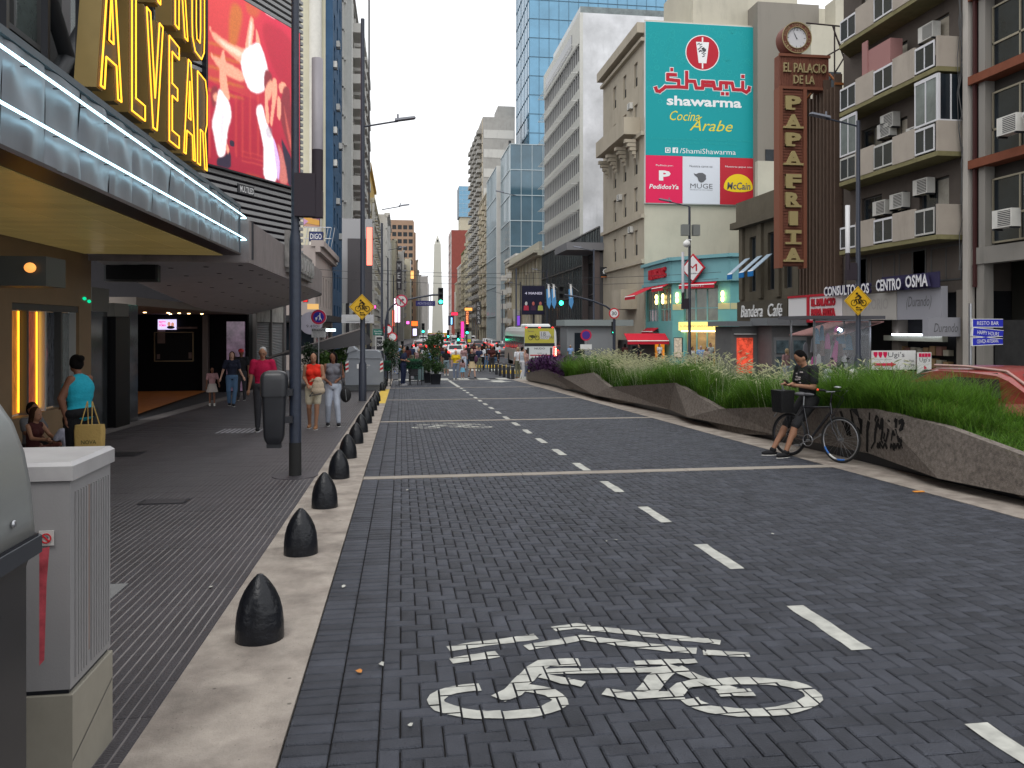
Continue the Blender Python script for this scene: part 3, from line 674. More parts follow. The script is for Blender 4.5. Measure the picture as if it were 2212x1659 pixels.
def building(name, label, side, X, Y0, Y1, zt, deep, mw, sh=3.0, nc=4, ww=1.2, wh=1.6, kind='plain', z0=None, balc=None, cornice=.5, mg=None, ac=.1, bands=None, group=None, end_wins=0, cat='building', mroof=None, mf=None, setoff=0.0, ground_floor=True, blw=None):
    t = thing(name, label, cat, (X, Y0, GZ(Y0)), 0, group); o, u, v, n = frame_of(side, X, Y0); o = Vector((X, Y0, 0)); zb = GZ(Y1)-.5
    inward = -n; L = Y1-Y0; z0 = z0 if z0 is not None else GZ(Y0)+4.6
    rows = [];
    z = z0
    while z+wh+.6 < zt: rows.append(z); z += sh
    holes = []; cw = L/nc
    for z in rows:
        for c in range(nc): a = cw*(c+.5)-ww/2; holes.append((a, a+ww, z, z+wh))
    shop = []
    if ground_floor:
        k = max(2, int(L/5)); sw_ = L/k
        for c in range(k): shop.append((c*sw_+.4, (c+1)*sw_-.4, GZ(Y0+(c+.5)*sw_)+.3, GZ(Y0)+3.1))
    m = MB(); wall(m, o, u, v, n, 0, L, zb, zt, holes+shop, .22)
    B = [Vector((X, Y0, zb)), Vector((X, Y1, zb)), Vector((X, Y1, zt)), Vector((X, Y0, zt))]; D = inward*deep
    B2 = [p+D for p in B]
    if end_wins:
        eo = Vector((min(X, X+D.x), Y0, 0)); eh = []
        for z in rows:
            for c in range(end_wins): a = deep*(c+.5)/end_wins-ww/2; eh.append((a, a+ww, z, z+wh))
        wall(m, eo, UX, UZ, NY, 0, deep, zb, zt, eh, .2)
        for (a, b, c, d) in eh: put('window', win_me(b-a, d-c, kind, mf, mg), t, eo+UX*a+UZ*c-NY*.12, UX, UZ, NY)
    else: m.poly([B[0], B[3], B2[3], B2[0]])
    m.poly([B[1], B2[1], B2[2], B[2]]); m.poly([B[3], B[2], B2[2], B2[3]]); m.poly([B2[0], B2[3], B2[2], B2[1]])
    if bands:
        for z in rows: m.fbox(o, u, v, n, 0, L, z-bands-.3, z-.3, .002, .12)
    part('wall', m, mw, t)
    if cornice:
        m = MB(); m.fbox(o, u, v, n, -.1, L+.1, zt-.5, zt-.1, 0.003, cornice*.6); m.fbox(o, u, v, n, -.1, L+.1, zt-.1, zt+.35, -.3, cornice)
        part('cornice', m, mroof or mw, t)
    for (a, b, c, d) in holes: put('window', win_me(b-a, d-c, kind, mf, mg), t, o+u*a+v*c-n*.12, u, v, n)
    for (a, b, c, d) in shop:
        put('shop_window', win_me(b-a, d-c, 'transom', M_frame, M_glass), t, o+u*a+v*c-n*.15, u, v, n)
    if Y0 > 80:      # piers, floor bands and bays standing proud of the front
        m = MB(); s_ = random.Random(int(Y0*7))
        for c in range(nc+1): m.fbox(o, u, v, n, max(0, cw*c-.25), min(L, cw*c+.25), zb, zt-.6, .004, s_.uniform(.12,.4))
        for z in rows: m.fbox(o, u, v, n, 0, L, z-.75, z-.55, .005, s_.uniform(.2,.5))
        part('front_trim', m, s_.choice([mw, white, cream, beige, grey]), t)['kind'] = 'stuff'
        for c in range(nc):
            if not balc and s_.random() < .4: m = MB(); m.fbox(o, u, v, n, cw*(c+.5)-1.1, cw*(c+.5)+1.1, rows[0]-.5, rows[-1]+s_.uniform(-5,1), .006, s_.uniform(.7,1.2)); part('bay', m, s_.choice([mw, white, beige]), t)
    if balc:
        kd, bw, bd, cols = balc
        for ri, z in enumerate(rows):
            for c in range(nc):
                if cols and c not in cols: continue
                a = cw*(c+.5)-bw/2; put('balcony', balc_me(bw, bd, .95, kd, blw or mw, M_blk), t, o+u*a+v*(z-.05)+n*.001, u, v, n)
                if random.random() < ac: put('air_conditioner', ac_me(), t, o+u*(a+bw*.2)+v*(z+1.0)+n*.002, u, v, n)
    elif ac:
        for z in rows:
            for c in range(nc):
                if random.random() < ac: put('air_conditioner', ac_me(), t, o+u*(cw*(c+.5)-.4)+v*(z-.75)+n*.002, u, v, n)
    return t
def curtain(name, label, faces, mg, mm, ph, pw, parent=None, cat='building', body=None, band=None):
    """glass skin: faces = [(o,u,n,W,z0,z1)]; panels real, mullions proud"""
    t = parent or thing(name, label, cat, (faces[0][0].x, faces[0][0].y, GZ(faces[0][0].y)))
    g = MB(); fr = MB()
    for (o, u, n, Wd, z0, z1) in faces:
        nr = max(1, round((z1-z0)/ph)); ncl = max(1, round(Wd/pw)); a = (z1-z0)/nr; b = Wd/ncl
        for i in range(nr):
            for j in range(ncl):
                jt = random.uniform(-.012, .012); P = [o+u*(j*b)+UZ*(z0+i*a)+n*jt, o+u*((j+1)*b)+UZ*(z0+i*a)-n*jt, o+u*((j+1)*b)+UZ*(z0+(i+1)*a)-n*jt*.4, o+u*(j*b)+UZ*(z0+(i+1)*a)+n*jt]
                g.poly(P, 0)
        for j in range(ncl+1): fr.fbox(o, u, UZ, n, j*b-.05, j*b+.05, z0, z1, .02, .12)
        for i in range(nr+1): fr.fbox(o, u, UZ, n, 0, Wd, z0+i*a-(.07 if not band else band), z0+i*a+.07, .02, .15)
    k = part('glass_panels', g, mg, t); k['kind'] = 'stuff'
    part('mullions', fr, mm, t)
    if body:
        m = MB(); x0, x1, y0, y1, z0, z1 = body; m.box(x0, x1, y0, y1, z0, z1); part('body', m, mat('tower_body', (.12,.15,.18), .6), t)
    return t
def window_mat(name, col, lit=0): return mat(name, col, .1, var=.35, scale=.25, spec=.9)
# FAR ROW, LEFT SIDE
cream = mat('cream_wall', (.50,.46,.35), .9, var=.12, scale=.5, dirt=.35); grey = mat('grey_wall', (.34,.33,.31), .9, var=.15, scale=.6, dirt=.4)
white = mat('white_wall', (.62,.61,.58), .85, var=.1, scale=.5, dirt=.4); beige = mat('beige_wall', (.42,.37,.29), .9, var=.12, scale=.5, dirt=.35)
ochre = mat('ochre_wall', (.50,.33,.10), .9, var=.15, scale=.5, dirt=.3); blue_w = mat('blue_wall', (.035,.085,.16), .7, var=.3, scale=.6, dirt=.3)
pink_w = mat('pinkish_wall', (.42,.36,.33), .9, var=.1, scale=.5, dirt=.25); redb = mat('brick_red_wall', (.26,.07,.055), .85, var=.15, scale=.4)
tan_t = mat('tan_tower_wall', (.36,.24,.17), .85, var=.15, scale=.3); dkgrey = mat('dark_grey_wall', (.085,.08,.08), .7, var=.2, scale=.6); olive = mat('olive_wall', (.155,.135,.10), .85, var=.2, scale=.9, dirt=.4)
gw = mat('party_wall_white', (.74,.75,.78), .9, var=.25, scale=.35, dirt=.25, col2=(.60,.61,.63)); balcw = mat('balcony_white', (.55,.54,.51), .85, dirt=.35)
b = building('corner_house', 'low pinkish corner house beyond the cross street on the left', 'L', -6.2, 58.4, 72.5, 7.6, 25, pink_w, sh=9, nc=6, ww=.9, wh=2.4, z0=3.2, cornice=.6, ac=0)
m = MB(); m.box(-22, -5.1, 57.4, 72, 2.05, 2.5); part('canopy', m, mat('dark_canopy', (.03,.03,.032), .6), b)
m = MB(); m.box(-20, -6.3, 58.3, 58.39, 0, 2.0); part('shopfront', m, M_glass, b)
t = thing('apartment_tower', 'tall cream party wall with narrow blue street front and air conditioners, left of the street', 'building', (-6.2, 73, GZ(73)))
m = MB(); m.box(-30, -6.85, 73.0, 84, -3, 52); part('party_wall', m, mat('cream_party_wall', (.60,.57,.44), .9, var=.12, scale=.3, dirt=.3), t)
m = MB(); hs_ = [(1.2+3.2*c, 2.5+3.2*c, 2.2+3*r, 3.7+3*r) for c in range(3) for r in range(16)]
wall(m, Vector((-6.2, 73.02, 0)), UY, UZ, PXn, 0, 10.9, -3, 52, hs_, .22); m.poly([(-6.2, 73.02, -3), (-6.2, 73.02, 52), (-6.84, 73.02, 52), (-6.84, 73.02, -3)])
part('street_front', m, blue_w, t)
for h in hs_: put('window', win_me(1.3, 1.5), t, Vector((-6.32, 73.02+h[0], h[2])), UY, UZ, PXn)
for (c, r) in [(0,2),(1,4),(0,5),(2,6),(0,8),(1,9),(0,11),(1,12),(0,13),(2,3),(0,6),(1,7)]: put('air_conditioner', ac_me(), t, Vector((-6.19, 73.4+3.2*c, 1.4+3*r)), UY, UZ, PXn)
m = MB();
for i in range(1): m.tube((-7.7, 72.6, 7.7), (-7.7, 72.6, 52), .55, n=20)
part('flue', m, mat('flue_paint', (.66,.64,.58), .6, var=.1, dirt=.3), t)
building('apartment_block', 'narrow white apartment block next past the blue fronted tower', 'L', -6.2, 84.2, 93.5, 43.5, 20, mat('banded_white_wall', (.52,.52,.49), .9, var=.1, dirt=.4), nc=3, ww=1.1, wh=1.5, ac=.35, z0=3.5)
b = building('apartment_block', 'grey apartment block with open corner balconies against the sky, left side', 'L', -6.2, 93.8, 118, 42, 18, grey, nc=5, ww=1.6, wh=1.9, balc=('solid', 3.6, 1.7, None), ac=.3, z0=3.6, blw=balcw)
m = MB(); m.box(-4.0, -3.8, 96, 96.3, 0, 44); part('service_duct', m, dkgrey, b)
building('apartment_block', 'cream apartment block with stepped balconies below the yellow topped one', 'L', XL(118), 118.2, 140, 26, 18, cream, nc=5, ww=1.2, wh=1.8, balc=('rail', 2.2, 1.0, None), ac=.3)
b = building('apartment_block', 'apartment block with mustard yellow upper storeys on the left', 'L', XL(140), 140.2, 172, 24, 18, cream, nc=6, ww=1.2, wh=1.8, balc=('rail', 2.0, .9, None), ac=.2)
m = MB(); m.box(XL(140)-12, XL(140)-.6, 141, 171, 24.4, 30); m.box(XL(140)-12.3, XL(140)-.2, 140.8, 171.3, 30, 30.6); part('upper_storey', m, ochre, b)
building('office_block', 'white corner building with small turret, far left row', 'L', XL(172), 172.2, 205, 26, 18, white, nc=6, ww=1.2, wh=1.8, cornice=.9)
building('apartment_block', 'cream apartment block with green shutters under the antenna mast', 'L', XL(205), 205.2, 245, 24, 18, cream, nc=7, ww=1.3, wh=1.8, balc=('rail', 2.2, 1.0, (1,4)))
building('apartment_block', 'grey weathered block before the tan tower, left row', 'L', XL(245), 245.2, 295, 25, 18, grey, nc=8, ww=1.3, wh=1.8, balc=('solid', 2.4, 1.0, (0,3,6)))
building('apartment_block', 'pale yellow block in the far left row', 'L', XL(295), 295.2, 350, 27, 18, cream, nc=8, ww=1.5, wh=1.8)
building('residential_tower', 'tan high rise with a grid of windows left of the obelisk', 'L', XL(352)-1, 352, 372, 49, 12, tan_t, nc=5, ww=1.8, wh=1.9, sh=3.1, end_wins=5, kind='plain', cornice=0, ac=0)
building('apartment_block', 'narrow pale block beyond the tan tower', 'L', XL(373), 373, 420, 33, 18, beige, nc=8, ww=1.5, wh=1.8)
building('apartment_block', 'last grey block of the left row before the obelisk square', 'L', XL(421), 421, 470, 29, 18, grey, nc=8, ww=1.5, wh=1.8)
building('apartment_block', 'hazy block beyond the obelisk square on the left', 'L', XL(600), 600, 680, 40, 30, grey, nc=10, ww=1.8, wh=1.8, sh=3.4)
m = MB(); c = PY(860, 640, 230); m.path([(c.x-14, 230, 22), (c.x-14, 230, 34)], .22, 6)
for i in range(7): m.box(c.x-14.5, c.x-13.5, 229.8, 230.2, 26+i*1.1, 26.25+i*1.1)
solo('antenna_mast', m, M_white, 'slender white antenna mast on a far roof left of the obelisk', 'antenna')
# FAR ROW, RIGHT SIDE
t = thing('apartment_block', 'ornate beige block whose blank side wall carries the turquoise billboard', 'building', (21.2, 67.2, GZ(67)))
plain = mat('party_wall_cream', (.50,.47,.38), .9, var=.12, scale=.3, dirt=.25, col2=(.46,.43,.35))
m = MB(); L_ = 14.3; hh = [(a, a+1.1, z, z+h) for a in (2.0, 5.6, 9.2) for z, h in ((8.2,2.3),(12.2,2.2),(15.6,2.2),(19.8,2.2),(23.6,2.2))]
wall(m, Vector((21.2, 67.2, 0)), UY, UZ, NX, 0, L_, -2, 28.2, hh, .3); m.poly([(21.2, 81.5, -2), (21.2, 81.5, 28.2), (42, 81.5, 28.2), (42, 81.5, -2)]); part('street_front', m, beige, t)
m = MB(); m.poly([(21.2,67.2,-2),(42,67.2,-2),(42,67.2,28.8),(21.2,67.2,28.8)]); m.poly([(21.2,67.2,28.2),(42,67.2,28.2),(42,81.5,28.2),(21.2,81.5,28.2)]); part('party_wall', m, plain, t)
for h in hh: put('window', win_me(1.1, h[3]-h[2], 'shutter'), t, Vector((21.38, 67.2+h[0], h[2])), UY, UZ, NX)
m = MB(); o_ = Vector((21.2,67.2,0))
for (z, dz, d) in ((27.6,.9,.7),(26.9,.3,.35),(18.6,.35,.35),(11.3,.35,.3),(7.3,.35,.3)): m.fbox(o_, UY, UZ, NX, -.15, L_, z, z+dz, .003, d)
part('cornice', m, beige, t)
m = MB(); m.fbox(o_, UY, UZ, NX, 1.2, 11.5, 18.96, 19.2, .003, 1.5); m.fbox(o_, UY, UZ, NX, 1.2, 11.5, 19.2, 20.5, 1.35, 1.5); m.fbox(o_, UY, UZ, NX, 1.2, 1.35, 19.2, 20.5, .003, 1.35)
for a in (1.6, 4.8, 8.0, 11.0):
    for k in range(5): m.fbox(o_, UY, UZ, NX, a-.25, a+.25, 18.55-.35*k-.3, 18.55-.35*k, .36, 1.35-.22*k)
part('balcony', m, beige, t)
m = MB(); m.fbox(o_, UY, UZ, NX, 2.2, 5.4, 3.3, 5.1, .003, 1.5); part('balcony', m, beige, t)
for (a, z) in ((3.4,21.9),(7.0,14.0),(3.2,10.4)): put('air_conditioner', ac_me(), t, Vector((21.18, 67.2+a, z)), UY, UZ, NX)
m = MB(); m.box(26, 36, 68, 76, 28.2, 34); m.box(31, 42, 69, 80, 28.2, 31.5); part('penthouse', m, plain, t)
bb = thing('billboard', 'tall turquoise advertising banner with red circle above three coloured squares', 'billboard', (21.6, 67, 12))
BO = PY(1394, 438, 67.0); BW = PY(1632, 438, 67.0).x-BO.x; BH = PY(1394, 47, 67.0).z-BO.z; sc_ = BW/766.0   # zoom px width 766, height 1250
def bp(x, y): return Vector((BO.x+(x-955)*BW/765, 66.95, BO.z+BH-(y-145)*BH/1252))
teal = mat('banner_teal', (.004,.30,.32), .55); teal2 = mat('banner_teal_pattern', (.02,.40,.40), .55)
def brect(x0, y0, x1, y1, mm, name='panel', d=.0):
    a, b_ = bp(x0, y1), bp(x1, y0); m = MB(); m.box(a.x, b_.x, 66.90-d, 66.93-d, a.z, b_.z); return part(name, m, mm, bb)
brect(955,145,1720,1068, teal); brect(955,1069,1207,1397, mat('banner_pink', (.72,.015,.09), .55)); brect(1208,1069,1466,1397, mat('banner_white', (.66,.68,.74), .55)); brect(1467,1069,1720,1397, mat('banner_red', (.48,.02,.035), .55))
m = MB(); a, b_ = bp(950,1402), bp(1725,140); m.box(a.x, b_.x, 66.94, 67.19, a.z, b_.z); part('backing', m, M_alu, bb)
m = MB(); rr = random.Random(3)
pts = [(rr.uniform(970,1705), rr.uniform(160,760)) for _ in range(300)]
for (x, y) in pts:
    if y > 350 and rr.random() < (y-350)/420: continue
    q = bp(x, y); r = rr.uniform(.10,.26); k = rr.randint(5,7); a0 = rr.random()*6
    ring = [Vector((q.x+cos(a0+2*pi*i/k)*r, 66.894, q.z+sin(a0+2*pi*i/k)*r)) for i in range(k)]
    for i in range(k):
        p1, p2 = ring[i], ring[(i+1) % k]; c0 = Vector((q.x,66.894,q.z)); m.poly([p1, p2, p2.lerp(c0,.14), p1.lerp(c0,.14)])
part('pattern', m, teal2, bb)
wp = mat('banner_white_ink', (.78,.78,.78), .6); rp = mat('banner_red_ink', (.45,.015,.03), .6); ylp = mat('banner_yellow_ink', (.75,.62,.05), .6); gp_ = mat('banner_grey_ink', (.12,.12,.13), .6)
def disc(c, r, mm, y, nm='emblem', n=40, par=None):
    m = MB(); m.poly([(c.x+r*cos(2*pi*i/n), y, c.z+r*sin(2*pi*i/n)) for i in range(n)]); return part(nm, m, mm, par or bb)
c0 = bp(1345,343); disc(c0, 118*BW/765, wp, 66.892); disc(c0, 112*BW/765, rp, 66.889)
m = MB(); P = lambda *q: [bp(*z)+Vector((0,-.064,0)) for z in q]
m.poly(P((1300,268),(1390,268),(1372,415),(1318,415))); m.poly(P((1340,235),(1350,235),(1350,267),(1340,267))); m.poly(P((1340,416),(1350,416),(1350,452),(1340,452))); part('kebab_print', m, wp, bb)
m = MB()
for k in range(16): x = rr.uniform(1315,1370); y = rr.uniform(280,400); m.poly([v+Vector((0,-.003,0)) for v in P((x-10,y),(x+8,y-9),(x+12,y-4),(x-6,y+7))])
part('kebab_print', m, gp_, bb)
def btext(s, x0, y0, x1, y1, mm, **k): a = bp(x0, y1); b_ = bp(x1, y0); lettering(s, a, UX, UZ, NY, b_.x-a.x, b_.z-a.z, mm, bb, d=k.pop('d', .062), **k)
def bstroke(pts, w, mm, d, mb=None):
    m = mb or MB()
    for (x0, y0), (x1, y1) in zip(pts[:-1], pts[1:]):
        d += .0113*0
        L = sqrt((x1-x0)**2+(y1-y0)**2); nx, ny = -(y1-y0)/L*w/2, (x1-x0)/L*w/2; ex, ey = (x1-x0)/L*w*.35, (y1-y0)/L*w*.35
        m.poly([bp(a, b_)+Vector((0,-d,0)) for a, b_ in ((x0+nx-ex,y0+ny-ey),(x1+nx+ex,y1+ny+ey),(x1-nx+ex,y1-ny+ey),(x0-nx-ex,y0-ny-ey))]); d += .00007
    return m
SH = [[(1022,600),(1030,622),(1050,625),(1075,605),(1090,590)],[(1090,592),(1180,588)],[(1180,585),(1180,545),(1105,540),(1105,505),(1160,505)],[(1130,470),(1135,470)],[(1180,588),(1238,590)],[(1235,585),(1235,482)],[(1235,545),(1290,545),(1300,588)],[(1300,590),(1345,590)],[(1345,588),(1345,545),(1420,545),(1430,590)],[(1345,570),(1420,570)],[(1430,590),(1470,590)],[(1470,588),(1470,545),(1550,545),(1560,590)],[(1510,548),(1510,580)],[(1560,590),(1625,590)],[(1625,588),(1625,535)],[(1625,592),(1650,605),(1668,590),(1672,570)],[(1622,495),(1630,495)],[(1480,622),(1488,622)],[(1512,622),(1520,622)]]
m = MB(); bk = [0]
for i, s in enumerate(SH): bstroke(s, 34, None, .056+.0005*i, m)
part('brand_lettering', m, wp, bb)
m = MB()
for i, s in enumerate(SH): bstroke(s, 23, None, .086+.0005*i, m)
part('brand_lettering', m, rp, bb)
btext('shawarma', 1098, 650, 1618, 718, wp, bold=.03); btext('Cocina', 1120, 755, 1325, 822, ylp, shear=.35); btext('Árabe', 1255, 790, 1555, 888, ylp, shear=.35)
btext('Encontranos en: Unicenter, Palermo, Villa Crespo, Caballito, San Telmo, Abasto,', 993, 940, 1690, 960, teal2); btext('Tribunales, Tigre, La Plata, Santa Teresita, San Bernardo', 1100, 965, 1585, 985, teal2)
btext('/ShamiShawarma', 1188, 1012, 1577, 1048, wp)
m = MB();
for a, b_, c, d_ in ((1088,1012,1124,1018),(1088,1042,1124,1048),(1088,1018,1094,1042),(1118,1018,1124,1042)): m.poly(P((a,b_),(c,b_),(c,d_),(a,d_)))
m.poly(P((1138,1010),(1176,1010),(1176,1048),(1138,1048))); part('social_icon', m, wp, bb); disc(bp(1106,1030), .1, wp, 66.886, 'social_icon'); btext('f', 1152, 1016, 1170, 1047, teal, d=.07)
btext('Pedinos por:', 1025, 1130, 1143, 1146, wp); btext('Nuestra carne es:', 1256, 1127, 1416, 1143, gp_); btext('Nuestras papas son:', 1503, 1125, 1695, 1141, wp)
btext('P', 1045, 1172, 1125, 1242, wp, bold=.05); btext('PedidosYa', 978, 1268, 1180, 1300, wp, shear=.2, bold=.02); btext('MUGE', 1260, 1256, 1415, 1290, gp_); btext('EXCELENCIA EN CARNES', 1260, 1297, 1415, 1303, gp_)
m = MB(); m.poly(P((1283,1185),(1300,1190),(1320,1182),(1345,1180),(1368,1195),(1370,1225),(1350,1245),(1335,1250),(1318,1240),(1310,1215),(1292,1200))); part('cow_print', m, gp_, bb)
m = MB(); m.poly([bp(1595+102*cos(a), 1280-98*sin(a)*(1 if sin(a) > 0 else .3))+Vector((0,-.062,0)) for a in [2*pi*i/36 for i in range(36)]]); part('sun_print', m, mat('banner_sun', (.85,.60,.02), .6), bb)
btext('McCain', 1515, 1240, 1680, 1292, gp_, d=.07, bold=.02, shear=.15)
t = thing('office_slab', 'white office slab with blank side wall and tiers of metal sun breakers', 'building', (21.2, 92.6, GZ(92)))
m = MB(); m.box(21.6, 60, 92.6, 117, -2.5, 39.5); part('party_wall', m, gw, t)
m = MB(); m.box(21.2, 21.6, 92.6, 117, 36.0, 39.5); m.box(21.2, 21.6, 92.6, 93.0, 12.5, 36)
zs = [12.6+3.35*i for i in range(7)]
for z in zs: m.box(21.25, 21.6, 93.02, 117, z, z+1.15)
part('spandrel', m, mat('slab_spandrel', (.56,.56,.52), .8, var=.1, dirt=.2), t)
for z in zs:
    mm = MB(); mm.box(21.45, 21.5, 93.05, 117, z+1.15, z+3.33); part('window_band', mm, M_glass, t)
    mm = MB()
    for j in range(20): mm.box(21.3, 21.44, 93.2+j*1.24, 93.28+j*1.24, z+1.16, z+3.3)
    part('mullions', mm, M_alu, t)
    mm = MB()
    for j in range(12): mm.box(20.25, 21.18, 93.3+j*2.1, 93.34+j*2.1, z+3.06, z+3.12)
    for j in range(5): mm.box(20.25+j*.22, 20.29+j*.22, 93.2, 116.6, z+3.0, z+3.05)
    part('sun_breaker', mm, mat('sun_breaker_metal', (.60,.60,.57), .6), t)
mm = MB(); mm.box(21.15, 21.19, 97, 115, 36.6, 38.4); part('window_band', mm, M_glass, t)
mm = MB(); mm.box(38, 60, 92.0, 92.58, 38.2, 38.7); part('roof_rail', mm, mat('rail_blue', (.05,.05,.13), .6), t)
mm = MB(); mm.box(22.5, 60, 98, 116, 39.5, 42.5); part('roof_storey', mm, M_glassl, t)
F1 = (Vector((21.0, 82.0, 0)), UY, NX, 35.0, -1.9, 12.4)
curtain('glass_front_building', 'low building with dark glass curtain wall and slender mullions past the corner cafe', [F1], mat('curtain_glass', (.10,.13,.13), .08, var=.7, scale=.4, spec=1, stretch=(1,1,.4)), M_blk, 3.4, 1.15, body=(21.3, 30, 88, 117, -2, 12.3))
t = thing('dark_house', 'narrow dark grey house with projecting flat roof left of the beige block', 'building', (21.2, 81.7, GZ(82)))
m = MB(); m.box(20.9, 29, 81.7, 87.5, -2, 9.6); part('wall', m, dkgrey, t); m = MB(); m.box(17.2, 29, 81.2, 87.7, 9.8, 10.6); part('roof', m, mat('roof_grey', (.20,.20,.21), .7), t)
m = MB(); m.box(20.86, 20.895, 82.5, 86.7, 4.0, 8.8); part('window', m, M_glass, t)
m = MB(); m.box(20.3, 20.88, 81.72, 82.2, -2, 9.7); m.box(20.3, 20.88, 87.0, 87.4, -2, 9.7); part('pier', m, mat('brown_pier', (.13,.105,.10), .7), t)
s = thing('letter_sign', 'black square sign with a white letter C', 'sign', (19, 80, 6)); a = PY(1297, 600, 80); b_ = PY(1319, 577, 80); m = MB(); m.box(a.x, b_.x, 80, 80.2, a.z, b_.z); part('panel', m, M_blk, s); lettering('C', Vector((a.x+.25, 80, a.z+.35)), UX, UZ, NY, .55, .62, wp, s); m = MB(); m.box(a.x+.05, b_.x-.05, 79.985, 79.997, a.z+.03, a.z+.14); part('stripe', m, mat('orange_stripe', (.5,.15,.03), .6), s)
b = building('classical_hall', 'low cream classical hall with deep cornice and tall pilastered windows', 'R', 21.2, 117.3, 150, 13.0, 20, mat('hall_stone', (.50,.48,.40), .9, var=.1, dirt=.25), sh=12, nc=9, ww=1.6, wh=5.2, z0=5.4, cornice=1.5, ac=0)
m = MB(); m.box(20.5, 21.0, 117.2, 150, 13.36, 14.6); part('parapet', m, mat('hall_stone', (.5,.48,.4)), b)
building('townhouse', 'narrow white townhouse with blank upper wall past the classical hall', 'R', XR(150), 150.2, 168, 15.5, 18, white, nc=4, ww=1.3, wh=1.7, end_wins=3, balc=('solid', 2.2, 1.3, (1,3)))
gb = mat('blue_glass', (.09,.20,.30), .07, var=.35, scale=.2, spec=1, metal=.25); gb2 = mat('teal_glass', (.06,.12,.16), .07, var=.45, scale=.15, spec=1, metal=.2); gb3 = mat('sky_glass', (.13,.30,.44), .07, var=.25, scale=.12, spec=1, metal=.35)
mw_ = mat('pale_mullion', (.45,.52,.55), .5); dm_ = mat('dark_mullion', (.05,.11,.16), .5)
a = PY(1102, 700, 172).x; za = PY(1102, 311, 172).z
curtain('glass_office', 'mid rise blue green glass office with white floor lines', [(Vector((a, 172, 0)), UX, NY, 22, -3, za), (Vector((a, 172, 0)), UY, NX, 16, -3, za)], gb2, mw_, 5.3, 2.4, body=(a+.1, a+21.9, 172.1, 188, -3, za-.1))
a2 = PY(1073, 700, 190).x; z2 = PY(1080, 360, 190).z
curtain('glass_office', 'lower glass office with a white corner pier, left of the blue green one', [(Vector((a2+1.4, 190, 0)), UX, NY, 9, -3, z2), (Vector((a2, 190.2, 0)), UY, NX, 22, -3, z2)], gb2, mw_, 7.4, 2.2, body=(a2+.1, a2+10, 190.3, 212, -3, z2-.1))
m = MB(); m.box(a2-.05, a2+1.35, 189.9, 190.15, -3, z2+.2); solo('corner_pier', m, white, 'white corner pier of the lower glass office', 'pier')
a3 = PY(1143, 700, 235).x
curtain('glass_skyscraper', 'tall sky blue glass skyscraper rising out of the top of the picture', [(Vector((a3, 235, 0)), UX, NY, 52, -3, 118), (Vector((a3, 235, 0)), UY, NX, 27, -3, 118)], gb3, dm_, 5.9, 3.0, body=(a3+.1, a3+51.9, 235.1, 262, -3, 117.9))
XT = PY(1043, 700, 242).x; zt_ = PY(1043, 252, 242).z
t = building('residential_tower', 'tall grey and white banded tower with balconies on its street edge', 'R', XT, 242, 280, zt_, 10.0, grey, nc=5, ww=1.6, wh=1.8, balc=('solid', 4.0, 1.6, None), cornice=0, ac=.2, z0=5, end_wins=0)
m = MB()
for i in range(int((zt_-4)/6)): m.box(XT+.3, XT+9.7, 241.9, 241.98, 6+6*i, 8.6+6*i)
part('pale_band', m, mat('band_white', (.52,.51,.48), .9, dirt=.5), t)
zz = PY(1080, 229, 246).z; m = MB(); m.box(XT+5.2, XT+10.6, 246, 256, zt_+.05, zz); part('tank_room', m, grey, t)
for i in range(12): put('window', win_me(.8, 1.3), t, Vector((XT+8.0, 241.89, 12+4.2*i)), UX, UZ, NY)
building('apartment_block', 'beige block with stacked balconies left of the glass offices', 'R', XR(213)-.5, 213, 241, 39, 16, beige, nc=6, ww=1.4, wh=1.8, balc=('solid', 2.8, 1.3, (0,2,4)), ac=.3)
building('apartment_block', 'weathered cream block with many projecting balconies, right row', 'R', XR(282), 282, 330, 40, 16, cream, nc=8, ww=1.4, wh=1.8, balc=('solid', 2.8, 1.3, (0,2,4,6)), ac=.3)
building('apartment_block', 'cream block with olive green mansard roof, right row', 'R', XR(331), 331, 375, 36, 16, cream, nc=8, ww=1.4, wh=1.8, balc=('rail', 2.4, 1.0, (1,3,5)), mroof=mat('mansard_green', (.17,.17,.05), .8))
building('apartment_block', 'grey block beyond the mansard roofed one', 'R', XR(376), 376, 425, 33, 16, white, nc=8, ww=1.6, wh=1.8)
building('apartment_block', 'last cream block of the right row before the obelisk square', 'R', XR(426), 426, 470, 27, 16, cream, nc=8, ww=1.6, wh=1.8)
x = PY(975, 700, 560).x; building('brick_tower', 'brick red tower right of the obelisk', 'R', x, 560, 590, PY(990, 497, 560).z, 18, redb, nc=6, ww=1.6, wh=1.4, cornice=0, ac=0, sh=6.2)
x = PY(994, 700, 620).x; xb = PY(1032, 700, 620).x; z1 = PY(990, 402, 620).z; zm = PY(990, 468, 620).z
curtain('glass_tower', 'distant small blue glass tower with stepped top right of the obelisk', [(Vector((x-1, 620, 0)), UX, NY, xb-x+2, zm, z1)], gb3, mw_, 3.4, 3.0, body=(x-1, xb+1, 620.2, 640, zm, z1))
m = MB(); m.box(x, xb, 621, 640, -5, zm-.1); solo('tower_base', m, cream, 'yellowish lower part under the distant blue tower', 'building')
building('apartment_block', 'pale block across the obelisk square on the right', 'R', 38, 596, 618, 34, 20, beige, nc=6, ww=1.8, wh=1.8, sh=3.4)
X0, Y0 = 22.8, 510; zg = GZ(510); m = MB(); hb, ht = 3.5, 2.05
def sq(h, z): return [(X0-h, Y0-h, z), (X0+h, Y0-h, z), (X0+h, Y0+h, z), (X0-h, Y0+h, z)]
zs_, zt2 = PY(945, 528, 510).z, PY(945, 507, 510).z
